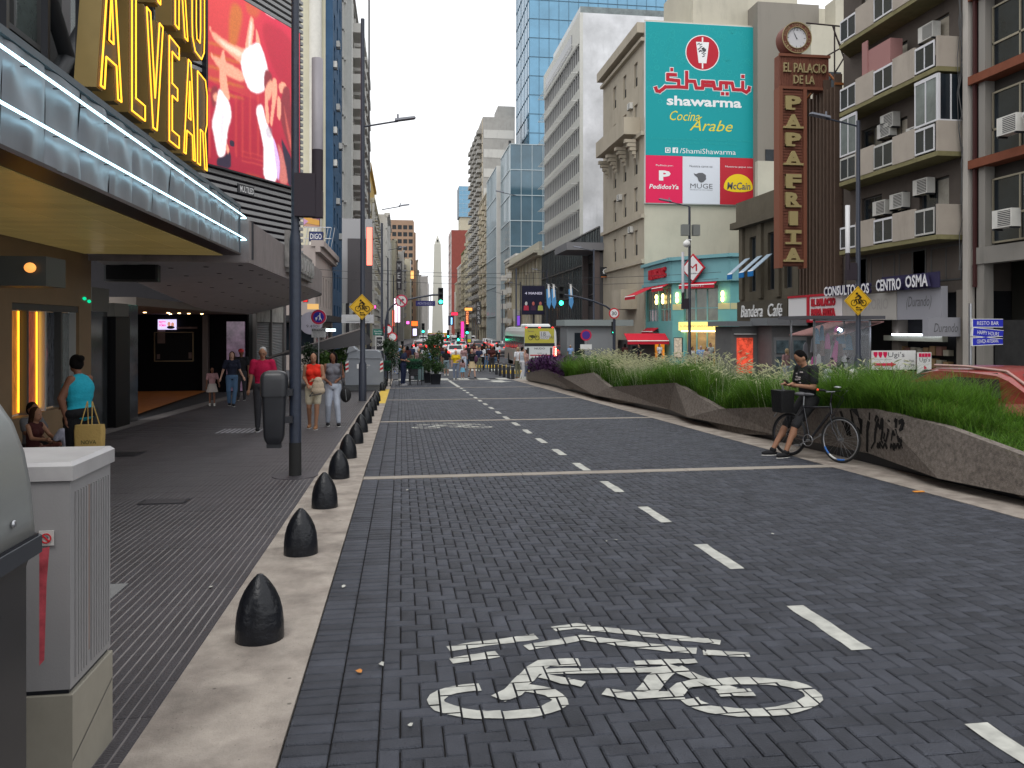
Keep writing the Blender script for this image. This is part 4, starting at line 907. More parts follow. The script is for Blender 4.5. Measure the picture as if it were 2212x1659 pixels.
m.add(sq(hb, zg)+sq(ht, zs_)+[(X0, Y0, zt2)], [(0,1,5,4),(1,2,6,5),(2,3,7,6),(3,0,4,7),(4,5,8),(5,6,8),(6,7,8),(7,4,8)])
t = thing('obelisk', 'tall pale stone obelisk at the end of the avenue', 'monument', (X0, Y0, zg)); part('shaft', m, mat('obelisk_stone', (.50,.49,.43), .9, var=.04, scale=.2), t)
m = MB(); m.box(X0-.5, X0+.5, Y0-ht-.25, Y0-ht+.05, zs_+1.5, zs_+2.9); part('window', m, M_glass, t)
m = MB(); a = PY(925, 733, 480); b_ = PY(966, 719, 480); m.box(a.x, b_.x, 480, 481, a.z-.3, b_.z); solo('yellow_hoarding', m, mat('hoarding_yellow', (.75,.48,.02), .6), 'bright yellow hoarding at the foot of the obelisk', 'barrier')
# TURQUOISE CORNER CAFE
tq = mat('turquoise_wall', (.15,.40,.40), .75, var=.1, scale=.8, dirt=.15); tqb = mat('turquoise_frieze', (.17,.36,.39), .75, var=.1, scale=.8, dirt=.15)
t = thing('corner_cafe', 'turquoise two storey corner cafe with red lettering and red awnings', 'building', (21.2, 59.6, GZ(59)))
A_, B_, C_, D_ = Vector((21.3,67.1,0)), Vector((21.1,59.6,0)), Vector((24.1,55.5,0)), Vector((37,55.3,0))
faces = []
for p, q in ((B_, A_), (B_, C_), (C_, D_)):
    u = (q-p).normalized(); n = u.cross(UZ);
    if n.dot(Vector((0,0,0))-p) < 0: n = -n
    faces.append((p, u, n, (q-p).length))
zg = -1.55; TOP = 7.0
lit = mat('lit_cafe_glass', (.20,.13,.05), .12, var=.6, scale=1.2, spec=.9, emit=.55, stretch=(1,1,2.5)); dim = mat('cafe_glass', (.07,.08,.065), .1, var=.8, scale=1.1, spec=.9, emit=.25)
FH = [[(.4,3.5,2.1,4.85),(3.8,7.2,2.1,4.85),(3.6,7.1,-1.3,1.35)], [(1.05,4.05,2.1,4.85),(1.2,3.95,-1.4,1.35)], [(1.6,4.4,2.1,4.85),(5.4,8.2,2.1,4.85)]]
m = MB()
for (p, u, n, L), hs in zip(faces, FH): wall(m, p, u, UZ, n, 0, L, zg, TOP, hs, .3)
m.poly([v+Vector((0,0,TOP)) for v in (A_, B_, C_, D_)]); part('wall', m, tq, t)
m = MB()
for (p, u, n, L) in faces:
    m.fbox(p, u, UZ, n, -.12, L+.12, 5.35, 6.85, .003, .14); m.fbox(p, u, UZ, n, -.3, L+.3, 6.86, 7.12, .003, .38); m.fbox(p, u, UZ, n, -.2, L+.2, 5.1, 5.34, .003, .3)
part('frieze', m, tqb, t)
for (p, u, n, L), segs in zip(faces, ([], [(.02,1.03),(4.07,5.06)], [(.02,1.55),(4.45,5.35)])):
    for a, b in segs: m = MB(); m.fbox(p, u, UZ, n, a, b, 3.0, 3.45, .003, .02); part('cream_band', m, mat('cafe_cream', (.55,.53,.30), .8), t)
for (p, u, n, L), hs in zip(faces, FH):
    for (a, b, c, d) in hs:
        k = max(2, round((b-a)/.95)); w = (b-a)/k
        for i in range(k):
            mm = MB(); mm.box(0, w, -.06, 0, 0, .06); mm.box(0, w, -.06, 0, d-c-.06, d-c); mm.box(0, .06, -.06, 0, .06, d-c-.06); mm.box(w-.06, w, -.06, 0, .06, d-c-.06); mm.box(.06, w-.06, -.05, -.01, (d-c)*.36, (d-c)*.36+.06); mm.box(.061, w-.061, -.04, -.03, .06, d-c-.06, 1)
            put('window', mm.mesh('window', [tqb, lit if (b-a) < 3.1 and p == B_ and n.y < -.1 and c < 0 else dim]), t, p+u*(a+i*w)+UZ*c-n*.14, u, UZ, n)
M_aw = mat('red_awning', (.50,.015,.035), .8, var=.1);
def awning(p, u, n, a, b, z, out, drop, label=None, m1=None, par=None):
    m = MB(); P = [p+u*a+UZ*z, p+u*b+UZ*z, p+u*b+n*out+UZ*(z-drop), p+u*a+n*out+UZ*(z-drop)]; Q = [v-UZ*.04 for v in P]
    m.add(P+Q, [(0,1,2,3),(7,6,5,4),(0,4,5,1),(1,5,6,2),(2,6,7,3),(3,7,4,0)]); f = [P[3], P[2], P[2]-UZ*.3, P[3]-UZ*.3]
    m.poly([f[0]-UZ*.05, f[1]-UZ*.05, f[2], f[3]]); m.poly([v+n*.02 for v in (f[0]-UZ*.05, f[1]-UZ*.05, f[2], f[3])])
    o = part('awning', m, m1 or M_aw, par or t); m = MB(); m.add([P[3]+n*.005-UZ*.04+UZ*.05, P[2]+n*.005+UZ*.01, P[2]+n*.05-UZ*.05, P[3]+n*.05-UZ*.05], [(0,1,2,3)]); part('awning_edge', m, M_white, par or t); return o
(p, u, n, L) = faces[0]; awning(p, u, n, .2, 3.3, 5.2, .7, .35); awning(p, u, n, 3.7, 7.0, 5.2, 2.0, .9); awning(p, u, n, 3.7, 7.0, 1.6, .5, .3)
lettering('MILANGA &C', p+u*5.6+UZ*5.65+n*.02, -u, UZ, n, 4.6, .85, rp, t, d=.14, ext=.18, bold=.05)
(p, u, n, L) = faces[1]; awning(p, u, n, 1.0, 4.1, 5.2, .6, .3); lettering('MILANGA & C', p+u*1.9+UZ*4.72, u, UZ, n, 1.3, .13, wp, t, d=.64)
m = MB(); m.fbox(p, u, UZ, n, .9, 4.1, 1.4, 2.05, .05, .5); part('lit_sign', m, emi('sign_yellow_light', (.80,.60,.16), .9), t); lettering('EL VENADEÑO SANGUCHERIA', p+u*1.05+UZ*1.65, u, UZ, n, 2.9, .2, gp_, t, d=.51)
m = MB(); m.fbox(p, u, UZ, n, 1.1, 3.9, 1.3, 1.395, .1, .45); part('lamp_strip', m, emi('warm_tube_light', (1,.78,.38), 4), t)
m = MB(); c = p+u*2.2+UZ*6.15+n*.42; r = 1.05; m.prism([(r,0),(0,r*1.06),(-r,0),(0,-r*1.06)], c, u, UZ, n, 0, .12); part('diamond_frame', m, rp, t)
m = MB(); r = .9; m.prism([(r,0),(0,r*1.06),(-r,0),(0,-r*1.06)], c, u, UZ, n, .121, .135); part('diamond_panel', m, mat('sign_white', (.72,.70,.70), .6), t)
lettering('M', c-u*.4-UZ*.24, u, UZ, n, .8, .56, rp, t, d=.15); lettering('COCINA ABIERTA', c-u*.3-UZ*.42, u, UZ, n, .6, .07, gp_, t, d=.14)
(p2, u2, n2, L2) = faces[2]; awning(p2, u2, n2, 1.5, 4.5, 5.2, .6, .3); lettering('M', p2+u2*2+UZ*5.6, u2, UZ, n2, 1.1, .9, rp, t, d=.16, ext=.1)
for k, (pp, uu, nn, a) in enumerate([(*faces[0][:3], 3.65), (*faces[0][:3], 1.9), (p, u, n, .55), (p, u, n, 4.55)]):
    m = MB()
    for dz in (3.75, 4.15): m.ell(pp+uu*a+nn*.2+UZ*dz, (.12,.12,.22), 10, 6)
    part('wall_lamp', m, emi('lantern_light', (1,.72,.22), 6), t)
for a, c_ in ((.15, mat('menu_print', (.45,.38,.30), .6, var=.7, scale=6, emit=.25)), (4.2, emi('menu_light', (.9,.50,.18), .9))):
    m = MB(); m.fbox(p, u, UZ, n, a, a+.8, -.75, .85, .003, .06); part('menu_frame', m, M_blk, t); m = MB(); m.fbox(p, u, UZ, n, a+.05, a+.75, -.7, .8, .061, .07); part('menu_board', m, c_, t)
t2 = thing('kiosk', 'small kiosk with a sloping red awning and orange lit end beside the cafe', 'kiosk', (18.2, 61, GZ(61)))
a = PY(1420, 700, 60); m = MB(); m.box(17.9, 20.9, 61.2, 64, GZ(61), .6); part('body', m, dkgrey, t2)
awning(Vector((17.6, 61.1, 0)), UX, NY, 0, 3.4, 1.15, 1.0, .55, par=t2); m = MB(); m.box(20.2, 20.95, 61.05, 61.19, -1.0, .9); part('lit_panel', m, mat('orange_lit_panel', (.7,.24,.02), .6, var=.9, scale=3, emit=.5), t2)
t2 = thing('police_booth', 'small grey booth with flat roof beside the kiosk', 'kiosk', (14.6, 62, GZ(62)))
m = MB(); m.box(13.2, 17.2, 62.2, 65, GZ(62), 1.75); part('wall', m, mat('booth_grey', (.21,.22,.23), .7, dirt=.3), t2); m = MB(); m.box(12.9, 18.6, 61.8, 65.3, 1.76, 2.25); part('roof', m, mat('booth_roof', (.22,.25,.25), .7), t2); m = MB(); m.box(13.8, 14.6, 62.14, 62.19, -.6, 1.2); part('window', m, M_glass, t2)
# NEAR RIGHT HOUSES
XF = 19.0
M_ol = mat('olive_dark', (.105,.09,.065), .85, var=.25, scale=.9, dirt=.4)
t = thing('corner_shop_house', 'low dark olive corner house with curved parapet above the shop signs', 'building', (XF, 35.2, GZ(36)))
hs_ = [(a, a+.8, 3.6, 6.6) for a in (1.2, 3.0, 5.2)]
m = MB(); wall(m, Vector((XF, 35.2, 0)), UY, UZ, NX, 0, 7.3, -2, 8.0, hs_, .3)
cu, cn = Vector((1.2,1.9,0)).normalized(), Vector((-1.9,1.2,0)).normalized(); m.poly([(XF,42.5,-2),(XF,42.5,8),(XF+1.8,45.0,8),(XF+1.8,45.0,-2)]); m.poly([(XF,35.2,8),(XF,42.5,8),(XF+1.8,45,8),(30,45,8),(30,35.2,8)]); m.poly([(XF+1.8,45,-2),(XF+1.8,45,8),(30,45,8),(30,45,-2)])
part('wall', m, M_ol, t)
for h in hs_: put('window', win_me(.8, 3.0), t, Vector((XF+.15, 35.2+h[0], 3.6)), UY, UZ, NX)
m = MB(); o_ = Vector((XF,35.2,0)); m.fbox(o_, UY, UZ, NX, -.1, 7.6, 7.2, 7.55, .003, .45); m.fbox(o_, UY, UZ, NX, 0, 7.5, 7.56, 8.7, -.5, .12)
for a in (.3, 2.3, 4.3, 6.6): m.fbox(o_, UY, UZ, NX, a, a+.45, 3.2, 7.19, .003, .15)
part('cornice', m, M_ol, t)
for i, a in enumerate((5.6, 4.1, 3.0)):
    s = thing('blue_awning', ['blue and white sloping window awning, farthest of three on the olive house', 'blue and white sloping window awning, middle of three on the olive house', 'blue and white sloping window awning, nearest of three on the olive house'][i], 'awning', (XF-.2, 35.2+a, 4.5), 0, 'blue window awnings')
    awning(Vector((XF-.16, 35.2+a, 0)), UY, NX, 0, .6, 5.45, 1.0, .85, m1=mat('awning_pale_blue', (.33,.42,.50), .7), par=s)
    m = MB(); m.box(XF-1.21, XF-1.17, 35.2+a, 35.2+a+.6, 4.28, 4.55); part('valance', m, mat('awning_blue', (.01,.16,.45), .7), s)
t = thing('fluted_house', 'brown house front of tall vertical ribs behind the long hanging sign', 'building', (XF, 31.9, GZ(32)))
m = MB(); m.box(XF, 30, 31.9, 35.19, -1.2, 11.9); part('wall', m, mat('brown_screen', (.045,.030,.024), .7, var=.35, scale=4), t)
for i in range(11):
    m = MB(); a = 31.95+i*.3; m.box(XF-.34, XF-.003, a, a+.1, 3.15, 12.2+ (.5 if i % 3 == 0 else 0)); part('rib', m, mat('rib_brown', (.105,.07,.052), .7, var=.2, dirt=.3), t)
m = MB();
for j in range(26): m.box(XF-.1, XF-.002, 31.92, 35.17, 3.3+j*.34, 3.38+j*.34)
part('louvre', m, mat('brown_louvre', (.10,.065,.05), .7), t)
m = MB(); m.box(XF-.36, 24, 31.9, 31.96, 12.2, 12.3); m.path([(XF-.2,32,12.3),(XF+.1,33.2,13.1),(XF-.2,34.9,12.3)], .05, 6); part('ridge', m, mat('rust_orange', (.28,.10,.03), .7), t)
t = thing('back_house', 'tall pale house rising behind the hanging clock', 'building', (24, 70, GZ(70)))
a = PY(1632, 700, 66).x; m = MB(); m.box(a+.2, a+6, 66, 80, -2, 30.5); part('wall', m, mat('taupe_wall', (.24,.22,.19), .9, dirt=.2), t)
m = MB(); m.box(a+3.6, a+16, 63, 65.8, -2, 27.5); m.box(a+6, a+15.5, 63.3, 65, 27.5, 30); part('annexe', m, plain, t)
m = MB();
for (x, z) in ((a+.9, 15.4),(a+3.8, 18),(a+5.2,22)): m.box(x, x+1.1, 62.9, 62.99, z, z+1.5) if x > a+3.6 else m.box(x, x+1.1, 65.9, 65.99, z, z+2.0)
part('window', m, M_glass, t)
m = MB(); m.box(a+3.2, a+16, 58.9, 59.9, 8, 12);
q_ = PY(1637, 700, 62).x; m = MB(); m.box(q_, 42, 62, 62.5, 7.2, 15.5); solo('side_wall', m, plain, 'blank pale wall between the banner and the long hanging sign', 'wall')
Ys = 33.0
sg = thing('hanging_sign', 'tall rust brown ribbed vertical sign reading PAPA FRITA in cream letters', 'sign', (17.2, Ys, 4.4))
a, b_ = PY(1684, 574, Ys), PY(1738, 196, Ys); M_rib = mat('sign_terracotta', (.165,.062,.04), .75, var=.25, dirt=.35); M_cr = mat('letter_cream', (.36,.29,.135), .6, dirt=.2)
m = MB(); m.box(a.x, b_.x, Ys, Ys+.35, a.z, b_.z); part('panel', m, M_rib, sg)
n_r = 62; hz = (b_.z-a.z)/n_r
for i in range(n_r):
    mm = MB(); mm.box(a.x+.12, b_.x-.12, Ys-.03, Ys-.002, a.z+i*hz+.02, a.z+(i+1)*hz-.02)
    if i == 0: rib0 = mm.mesh('slat', M_rib)
    o = link('slat', rib0, sg); o.location = Vector((0,0,i*hz))-Vector(sg.location)
m = MB(); m.box(a.x-.06, a.x+.1, Ys-.1, Ys+.42, a.z-.1, b_.z+.1); m.box(b_.x-.1, b_.x+.06, Ys-.1, Ys+.42, a.z-.1, b_.z+.1); part('frame', m, mat('sign_frame', (.20,.075,.045), .7), sg)
LY = [221, 266, 310, 354, 407, 446, 485, 522, 566]     # letter tops in the photograph measure, A of FRITA last
ly = [(228,261),(271,303),(313,346),(355,389),(414,448),(457,494),(501,535),(545,577),(590,624)]
tops = [(668,765),(796,892),(922,1016),(1048,1145),(1207,1305),(1333,1435),(1463,1560),(1592,1690)]
zl = [1.0-(t_-620)/1510 for t_ in ()]
H_ = b_.z-a.z
fr_ = [(.035,.100),(.122,.190),(.207,.272),(.292,.360),(.405,.470),(.492,.560),(.580,.645),(.668,.735),(.76,.83)]
rows9 = [(668,765),(796,892),(922,1016),(1048,1145),(1207,1305),(1333,1435),(1463,1560),(1592,1690)]
def zy(yz): return PY(1710, yz*.5426*.576, Ys).z
W_ = b_.x-a.x
for s, (y0, y1) in zip('PAPAFRITA', rows9+[(1720,1830)]):
    if s == 'A' and y0 == 1720: z1_, z0_ = PY(1710,536,Ys).z, PY(1710,566,Ys).z
    else: z1_, z0_ = zy(y0), zy(y1)
    w = W_*(.62 if s != 'I' else .34); x0 = a.x+W_*.5-w/2
    lettering(s, Vector((x0, Ys, z0_)), UX, UZ, NY, w, z1_-z0_, M_cr, sg, d=.035, ext=.12, bold=.05)
    m = MB()   # slab serifs
    for zz_ in ((z0_, z0_+.09),) + (((z1_-.09, z1_),) if s in 'ITF' else ()): m.box(x0-(.0 if s != 'A' else .1), x0+w*(1 if s not in 'PF' else .6)+(.1 if s in 'A' else 0), Ys-.153, Ys-.036, zz_[0], zz_[1]) if s not in 'TI' or zz_[0] == z0_ else None
    if s in 'APFRIT': part('serif', m, M_cr, sg)
s2 = thing('name_board', 'rust brown board reading EL PALACIO DE LA under the clock', 'sign', (17.8, Ys, 13)); a, b_ = PY(1684,190,Ys), PY(1790,123,Ys)
m = MB(); m.box(a.x, b_.x, Ys, Ys+.5, a.z, b_.z); part('panel', m, M_rib, s2); m = MB(); m.box(a.x-.05, b_.x+.05, Ys-.08, Ys-.002, a.z-.04, a.z+.08); m.box(a.x-.05, b_.x+.05, Ys-.08, Ys-.002, b_.z-.08, b_.z+.04); part('frame', m, mat('sign_frame', (.2,.075,.045)), s2)
nn_ = 30
for i in range(nn_):
    mm = MB(); w = (b_.x-a.x)/nn_; mm.box(a.x+.015, a.x+w-.015, Ys-.025, Ys-.003, a.z+.1, b_.z-.1)
    if i == 0: ribv = mm.mesh('slat', M_rib)
    o = link('slat', ribv, s2); o.location = Vector((i*w,0,0))-Vector(s2.location)
M_cr2 = mat('letter_bronze', (.34,.27,.14), .6)
lettering('EL PALACIO', Vector((a.x+.15, Ys, a.z+.70)), UX, UZ, NY, b_.x-a.x-.3, .42, M_cr2, s2, d=.03, ext=.08, bold=.01); lettering('DE LA', Vector((a.x+.62, Ys, a.z+.2)), UX, UZ, NY, 1.0, .38, M_cr2, s2, d=.03, ext=.08, bold=.01)
ck = thing('clock', 'round street clock with brown lettered rim and pale face', 'clock', (17.4, Ys, 15)); c = PY(1719, 83, Ys); r = 34/1700*33*1.02; r = .70
m = MB();
def ring(mb, c, r0, r1, y0, y1, n=40, mi=0):
    for i in range(n):
        a0, a1 = 2*pi*i/n, 2*pi*(i+1)/n; q = lambda r_, a_, y_: (c.x+r_*cos(a_), y_, c.z+r_*sin(a_))
        mb.add([q(r0,a0,y0),q(r1,a0,y0),q(r1,a1,y0),q(r0,a1,y0),q(r0,a0,y1),q(r1,a0,y1),q(r1,a1,y1),q(r0,a1,y1)], [(0,3,2,1),(1,2,6,5),(0,4,7,3),(4,5,6,7)], mi)
ring(m, c, r*.68, r, Ys-.1, Ys+.5); part('rim', m, mat('clock_brown', (.15,.05,.035), .6), ck)
m = MB(); ring(m, c, r*.66, r*.70, Ys-.13, Ys-.1); ring(m, c, r*.95, r, Ys-.13, Ys-.101); part('rim_edge', m, M_cr2, ck)
disc(Vector((c.x,0,c.z)), r*.68, mat('clock_face', (.66,.66,.68), .5), Ys-.05, 'face', par=ck)
m = MB()
for i in range(12):
    an = 2*pi*i/12; L = .55 if i % 3 else .5; u = Vector((sin(an),0,cos(an))); w = Vector((cos(an),0,-sin(an)))*.012; p0, p1 = c+u*r*L, c+u*r*.62;
    if i: m.poly([Vector((q.x, Ys-.055, q.z)) for q in (p0-w, p1-w, p1+w, p0+w)])
part('hour_mark', m, gp_, ck); lettering('12', Vector((c.x-.09, Ys-.05, c.z+r*.48)), UX, UZ, NY, .18, .14, gp_, ck, d=.006)
for an, L, w0 in ((radians(-32), .34, .03), (radians(-26), .50, .02)):
    m = MB(); u = Vector((sin(an),0,cos(an))); w = Vector((cos(an),0,-sin(an)))*w0; m.poly([Vector((q.x, Ys-.062-.004*(L > .4), q.z)) for q in (c-u*.06-w, c+u*r*L*1.2, c-u*.06+w)]); part('hand', m, gp_, ck)
for i, ch in enumerate('DONDE COMER SOLO EN LA PAPA FRITA'):
    if ch == ' ': continue
    an = radians(190+i*340/33); an = pi-(an-pi); u = Vector((cos(an), 0, sin(an))); w = Vector((sin(an), 0, -cos(an))); lettering(ch, c+u*r*.75-w*.035+Vector((0, Ys-c.y, 0)), w, u, NY, .07, .11, M_cr2, ck, d=.105)
m = MB(); xa = b_.x
for p_, q_ in (((c.x+.6,Ys+.2,c.z+.8),(xa+1.6,Ys+.2,c.z+.7)),((xa,Ys+.2,a.z+.2),(xa+1.9,Ys+.3,c.z+.9)),((xa+.3,Ys+.2,c.z+.75),(xa+2.0,Ys+.3,a.z-1.2)),((xa+.4,Ys+.2,c.z+.7),(xa+.4,Ys+.2,a.z-1.3)),((xa+.5,Ys+.2,c.z+.2),(xa+2.1,Ys+.3,a.z-.2)),((xa,Ys+.25,a.z-.2),(xa+2,Ys+.3,a.z-.9)),((xa-.3,Ys+.25,a.z-1.0),(xa+1.8,Ys+.3,a.z+.9)),((xa+.0,Ys+.3,b_.z+.1),(xa+1.9,Ys+.4,b_.z+1.2))): m.tube(p_, q_, .035, n=6)
solo('sign_bracket', m, mat('rusty_steel', (.06,.045,.045), .7), 'criss cross steel truss holding the clock and name board', 'bracket')
M_bw = mat('balcony_concrete', (.38,.335,.285), .9, var=.12, scale=1.2, dirt=.4, bump=.15, bscale=40); M_bo = mat('balcony_edge_olive', (.20,.18,.09), .9, var=.25, scale=3, dirt=.4); M_bk = mat('balcony_back_wall', (.105,.088,.076), .9, var=.2, scale=1, dirt=.4)
M_wf = mat('white_frame', (.62,.62,.64), .5)
t = thing('balcony_house', 'weathered apartment house with stacked angular concrete balconies, right', 'building', (XF, 24.2, GZ(24)))
lv = [4.66, 7.5, 10.38, 13.2, 16.0]
hol = []
for z in lv: hol += [(1.0,2.6,z+.15,z+2.35),(3.3,4.4,z+1.0,z+2.2),(4.9,6.3,z+.15,z+2.35)]
m = MB(); wall(m, Vector((XF,24.2,0)), UY, UZ, NX, 0, 7.65, 2.9, 20, hol, .25); m.poly([(XF,24.2,2.9),(XF,24.2,20),(30,24.2,20),(30,24.2,2.9)]); m.poly([(XF,31.85,-1),(XF,31.85,20),(30,31.85,20),(30,31.85,-1)]); part('wall', m, M_bk, t)
for h in hol: put('window', win_me(h[1]-h[0], h[3]-h[2], random.choice(['shutter','shutter','plain','curtain'])), t, Vector((XF+.12, 24.2+h[0], h[2])), UY, UZ, NX)
XO = 18.0
for li, z in enumerate(lv):
    y0, y1 = 24.45, 30.5
    m = MB(); m.box(XO, XF-.003, y0, y1, z, z+.16); m.add([(XO,y1,z),(XF-.003,y1+.9,z),(XF-.003,y1,z),(XO,y1,z+.16),(XF-.003,y1+.9,z+.16),(XF-.003,y1,z+.16)], [(0,2,1),(3,4,5),(0,1,4,3)])
    part('balcony_slab', m, M_bo, t)
    segs = [('g',24.62,25.65),('s',25.66,26.9),('g',26.92,28.1),('s',28.12,29.3),('g',29.32,30.45)]
    m = MB(); m.box(XO+.02, XF-.003, y0, y0+.1, z+.161, z+1.2); part('parapet', m, M_bw, t)
    for k, a_, b2 in segs:
        if k == 's': m = MB(); m.box(XO-.02, XO+.08, a_, b2, z+.161, z+1.2); part('parapet', m, M_bw, t)
    for k, a_, b2 in segs:
        if k == 'g':
            w = b2-a_; mm = MB(); mm.box(0, w, 0, .04, .0, .06); mm.box(0, w, 0, .04, .82, .9); mm.box(0, .04, 0, .04, .06, .82); mm.box(w-.04, w, 0, .04, .06, .82); mm.box(w/2-.02, w/2+.02, 0, .04, .06, .82); mm.box(.04, w-.04, .015, .02, .06, .82, 1)
            put('glass_rail', mm.mesh('glass_rail', [M_wf if (li+int(a_)) % 3 else M_alu, M_glass]), t, Vector((XO+.04, a_, z+.22)), UY, UZ, NX)
    if li in (1,):
        for (a_, b2) in ((24.5, 25.7), (29.3, 30.5)):
            w = b2-a_; mm = MB(); mm.box(0, w, -.02, .03, 0, .06); mm.box(0, w, -.02, .03, 1.5, 1.62)
            for q in (0, w/2-.02, w-.06): mm.box(q, q+.05, -.02, .03, .06, 1.5)
            mm.box(.03, w-.03, 0, .01, .06, 1.5, 1); put('enclosure_window', mm.mesh('enclosure_window', [M_wf, M_glassl]), t, Vector((XO+.05, a_, z+1.2)), UY, UZ, NX)
        mm = MB(); mm.box(0, .95, -.02, .03, 0, .05); mm.box(.0, .08, -.02, .03, .05, 1.62); mm.box(.45, .5, -.02, .03, .05, 1.6); mm.box(.08, .95, 0, .01, .05, 1.6, 1); put('enclosure_window', mm.mesh('enclosure_window', [M_wf, M_glass]), t, Vector((XO+.05, 24.5, z+1.2)), UX, UZ, NY)
for (y, z, s) in ((26.3,8.9-.6,1),(27.3,6.0,1),(28.4,5.9,1),(25.9,6.3,1),(28.1,8.9,1),(25.6,11.8,1),(28.4,11.9,1),(27.9,9.2,1)): put('air_conditioner', ac_me(), t, Vector((XF-.02, y, z+.2)), UY, UZ, NX)
m = MB(); m.box(18.1, 18.6, 27.2, 28.9, 11.55, 12.5); m.box(18.05, 18.1, 28.6, 28.95, 11.5, 12.9); part('balcony_cupboard', m, mat('pink_board', (.33,.17,.16), .8), t)
m = MB();
for k in range(14):
    p0 = Vector((18.9-.02*k, 24.3, 18)); pts = [Vector((18.75+random.uniform(-.12,.15), 24.25+random.uniform(-.1,.1), 18-j*1.2)) for j in range(13)]
    if k < 7: m.path(pts, .012, 5)
part('cable_bundle', m, mat('grey_cable', (.10,.10,.10), .8), t)
m = MB(); m.box(XF-.25, XF, 23.95, 24.2, -1, 20); part('pier', m, mat('pier_white', (.45,.42,.38), .9, dirt=.5), t)
m = MB(); hs_ = [(.5,1.9,3.0,4.1),(2.3,3.7,3.0,4.1),(4.1,5.5,3.0,4.1)]
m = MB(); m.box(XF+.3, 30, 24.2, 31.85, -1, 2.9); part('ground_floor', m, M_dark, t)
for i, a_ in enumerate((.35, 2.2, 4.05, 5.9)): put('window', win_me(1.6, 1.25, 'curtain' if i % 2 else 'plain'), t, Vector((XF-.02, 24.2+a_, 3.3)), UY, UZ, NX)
m = MB()
for y in (24.3, 27.9, 31.4): m.box(XF-.1, XF+.3, y, y+.4, -1, 2.95)
part('column', m, mat('shop_column', (.16,.14,.12), .8, dirt=.3), t)
def sign_band(name, y0, y1, z0, z1, mm, label, x=18.55, thick=.25, cat='sign'):
    s = thing(name, label, cat, (x, y0, z0)); m = MB(); m.box(x, x+thick, y0, y1, z0, z1); part('panel', m, mm, s); return s
def LR(s, par, ya, yb, z0, z1, mm, x=18.55, ext=0, **k):   # reads left to right from the street: from far to near
    lettering(s, Vector((x, yb, z0)), -UY, UZ, NX, yb-ya, z1-z0, mm, par, d=.006, ext=ext, **k)
s = sign_band('shop_sign', 36.0, 41.8, 1.95, 3.05, mat('olive_sign', (.07,.06,.045), .6), 'dark olive shop sign with white lettering under the olive house'); LR('Bandera', s, 38.6, 41.2, 2.2, 2.85, wp, shear=.2, ext=.05); LR('Café', s, 36.5, 38.0, 2.2, 2.85, wp, shear=.2, ext=.05)
s = sign_band('shop_sign', 31.2, 35.9, 1.95, 3.1, mat('sign_white', (.72,.70,.70)), 'white shop sign with red letters and red border under the fluted house')
m = MB(); m.box(18.5, 18.55, 31.2, 35.9, 1.88, 1.98); m.box(18.5, 18.55, 31.2, 35.9, 3.05, 3.15); m.box(18.5, 18.55, 33.9, 34.1, 1.98, 3.05); part('border', m, rp, s); LR('EL PALACIO', s, 31.7, 33.7, 2.6, 2.95, rp, ext=.05, bold=.05); LR('PAPA FRITA', s, 31.7, 33.7, 2.15, 2.5, rp, ext=.05, bold=.05)
s = sign_band('shop_sign', 27.5, 31.15, 1.95, 3.0, mat('sign_dirty', (.42,.40,.37), .8, dirt=.4), 'faded blank cream shop sign behind the right hand bicycle sign'); LR('LOCUTORIO', s, 28, 30.6, 2.35, 2.8, mat('faded_print', (.36,.34,.32), .8), bold=.02)
s = sign_band('shop_sign', 25.0, 27.45, 1.95, 3.1, mat('sign_grey', (.30,.30,.33), .7), 'grey shop sign with a script name in an oval'); LR('(Durando)', s, 25.5, 26.9, 2.3, 2.8, gp_, shear=.3)
s = thing('clinic_letters', 'big white letters reading CONSULTORIOS CENTRO OSMA above the shop signs', 'sign', (18.4, 27, 3)); mside = mat('letter_side_violet', (.035,.03,.08), .7)
lettering('CONSULTORIOS', Vector((18.35, 32.1, 3.0)), -UY, UZ, NX, 3.35, .42, [mat('letter_white', (.75,.75,.78), .5), mside], s, ext=.12, bold=.03); lettering('CENTRO', Vector((18.35, 28.3, 3.05)), -UY, UZ, NX, 1.55, .45, [MATS['letter_white'], mside], s, ext=.12, bold=.03); lettering('OSMA', Vector((18.35, 26.5, 3.1)), -UY, UZ, NX, 1.25, .45, [MATS['letter_white'], mside], s, ext=.12, bold=.03)
m = MB(); m.box(18.4, 18.44, 24.9, 28.2, 3.05, 3.6); part('backing', m, mside, s)
s = thing('hanging_shop_sign', 'small white boxed sign hanging over a dark doorway, right', 'sign', (17.9, 24.6, 1.6)); m = MB(); m.box(17.7, 19.0, 24.5, 24.8, 1.35, 2.0); part('panel', m, MATS['sign_grey'], s); lettering('Durando', Vector((17.9,24.5,1.5)), UX, UZ, NY, .9, .3, gp_, s, shear=.3)
t = thing('banded_house', 'house with rust red slab bands and wide aluminium windows at the right edge', 'building', (XF, 14, GZ(14)))
M_bd = mat('rust_band', (.20,.065,.035), .8, var=.2, dirt=.3); M_pw = mat('pale_pier', (.27,.255,.23), .85, dirt=.4)
m = MB(); m.box(XF+.25, 30, 12, 23.94, 4.2, 20); part('wall', m, mat('dark_backing', (.05,.045,.04), .8), t)
for z in (7.05, 9.85, 12.65, 15.45):
    m = MB(); m.box(XF-.3, XF+.24, 12, 23.9, z-.12, z+.16); part('slab_band', m, M_bd, t)
m = MB(); m.box(XF-.15, XF+.24, 12, 23.9, 3.75, 4.3); part('beam', m, M_pw, t)
m = MB()
for y in (23.35, 20.6, 17.6): m.box(XF-.1, XF+.24, y, y+.3, 4.3, 20)
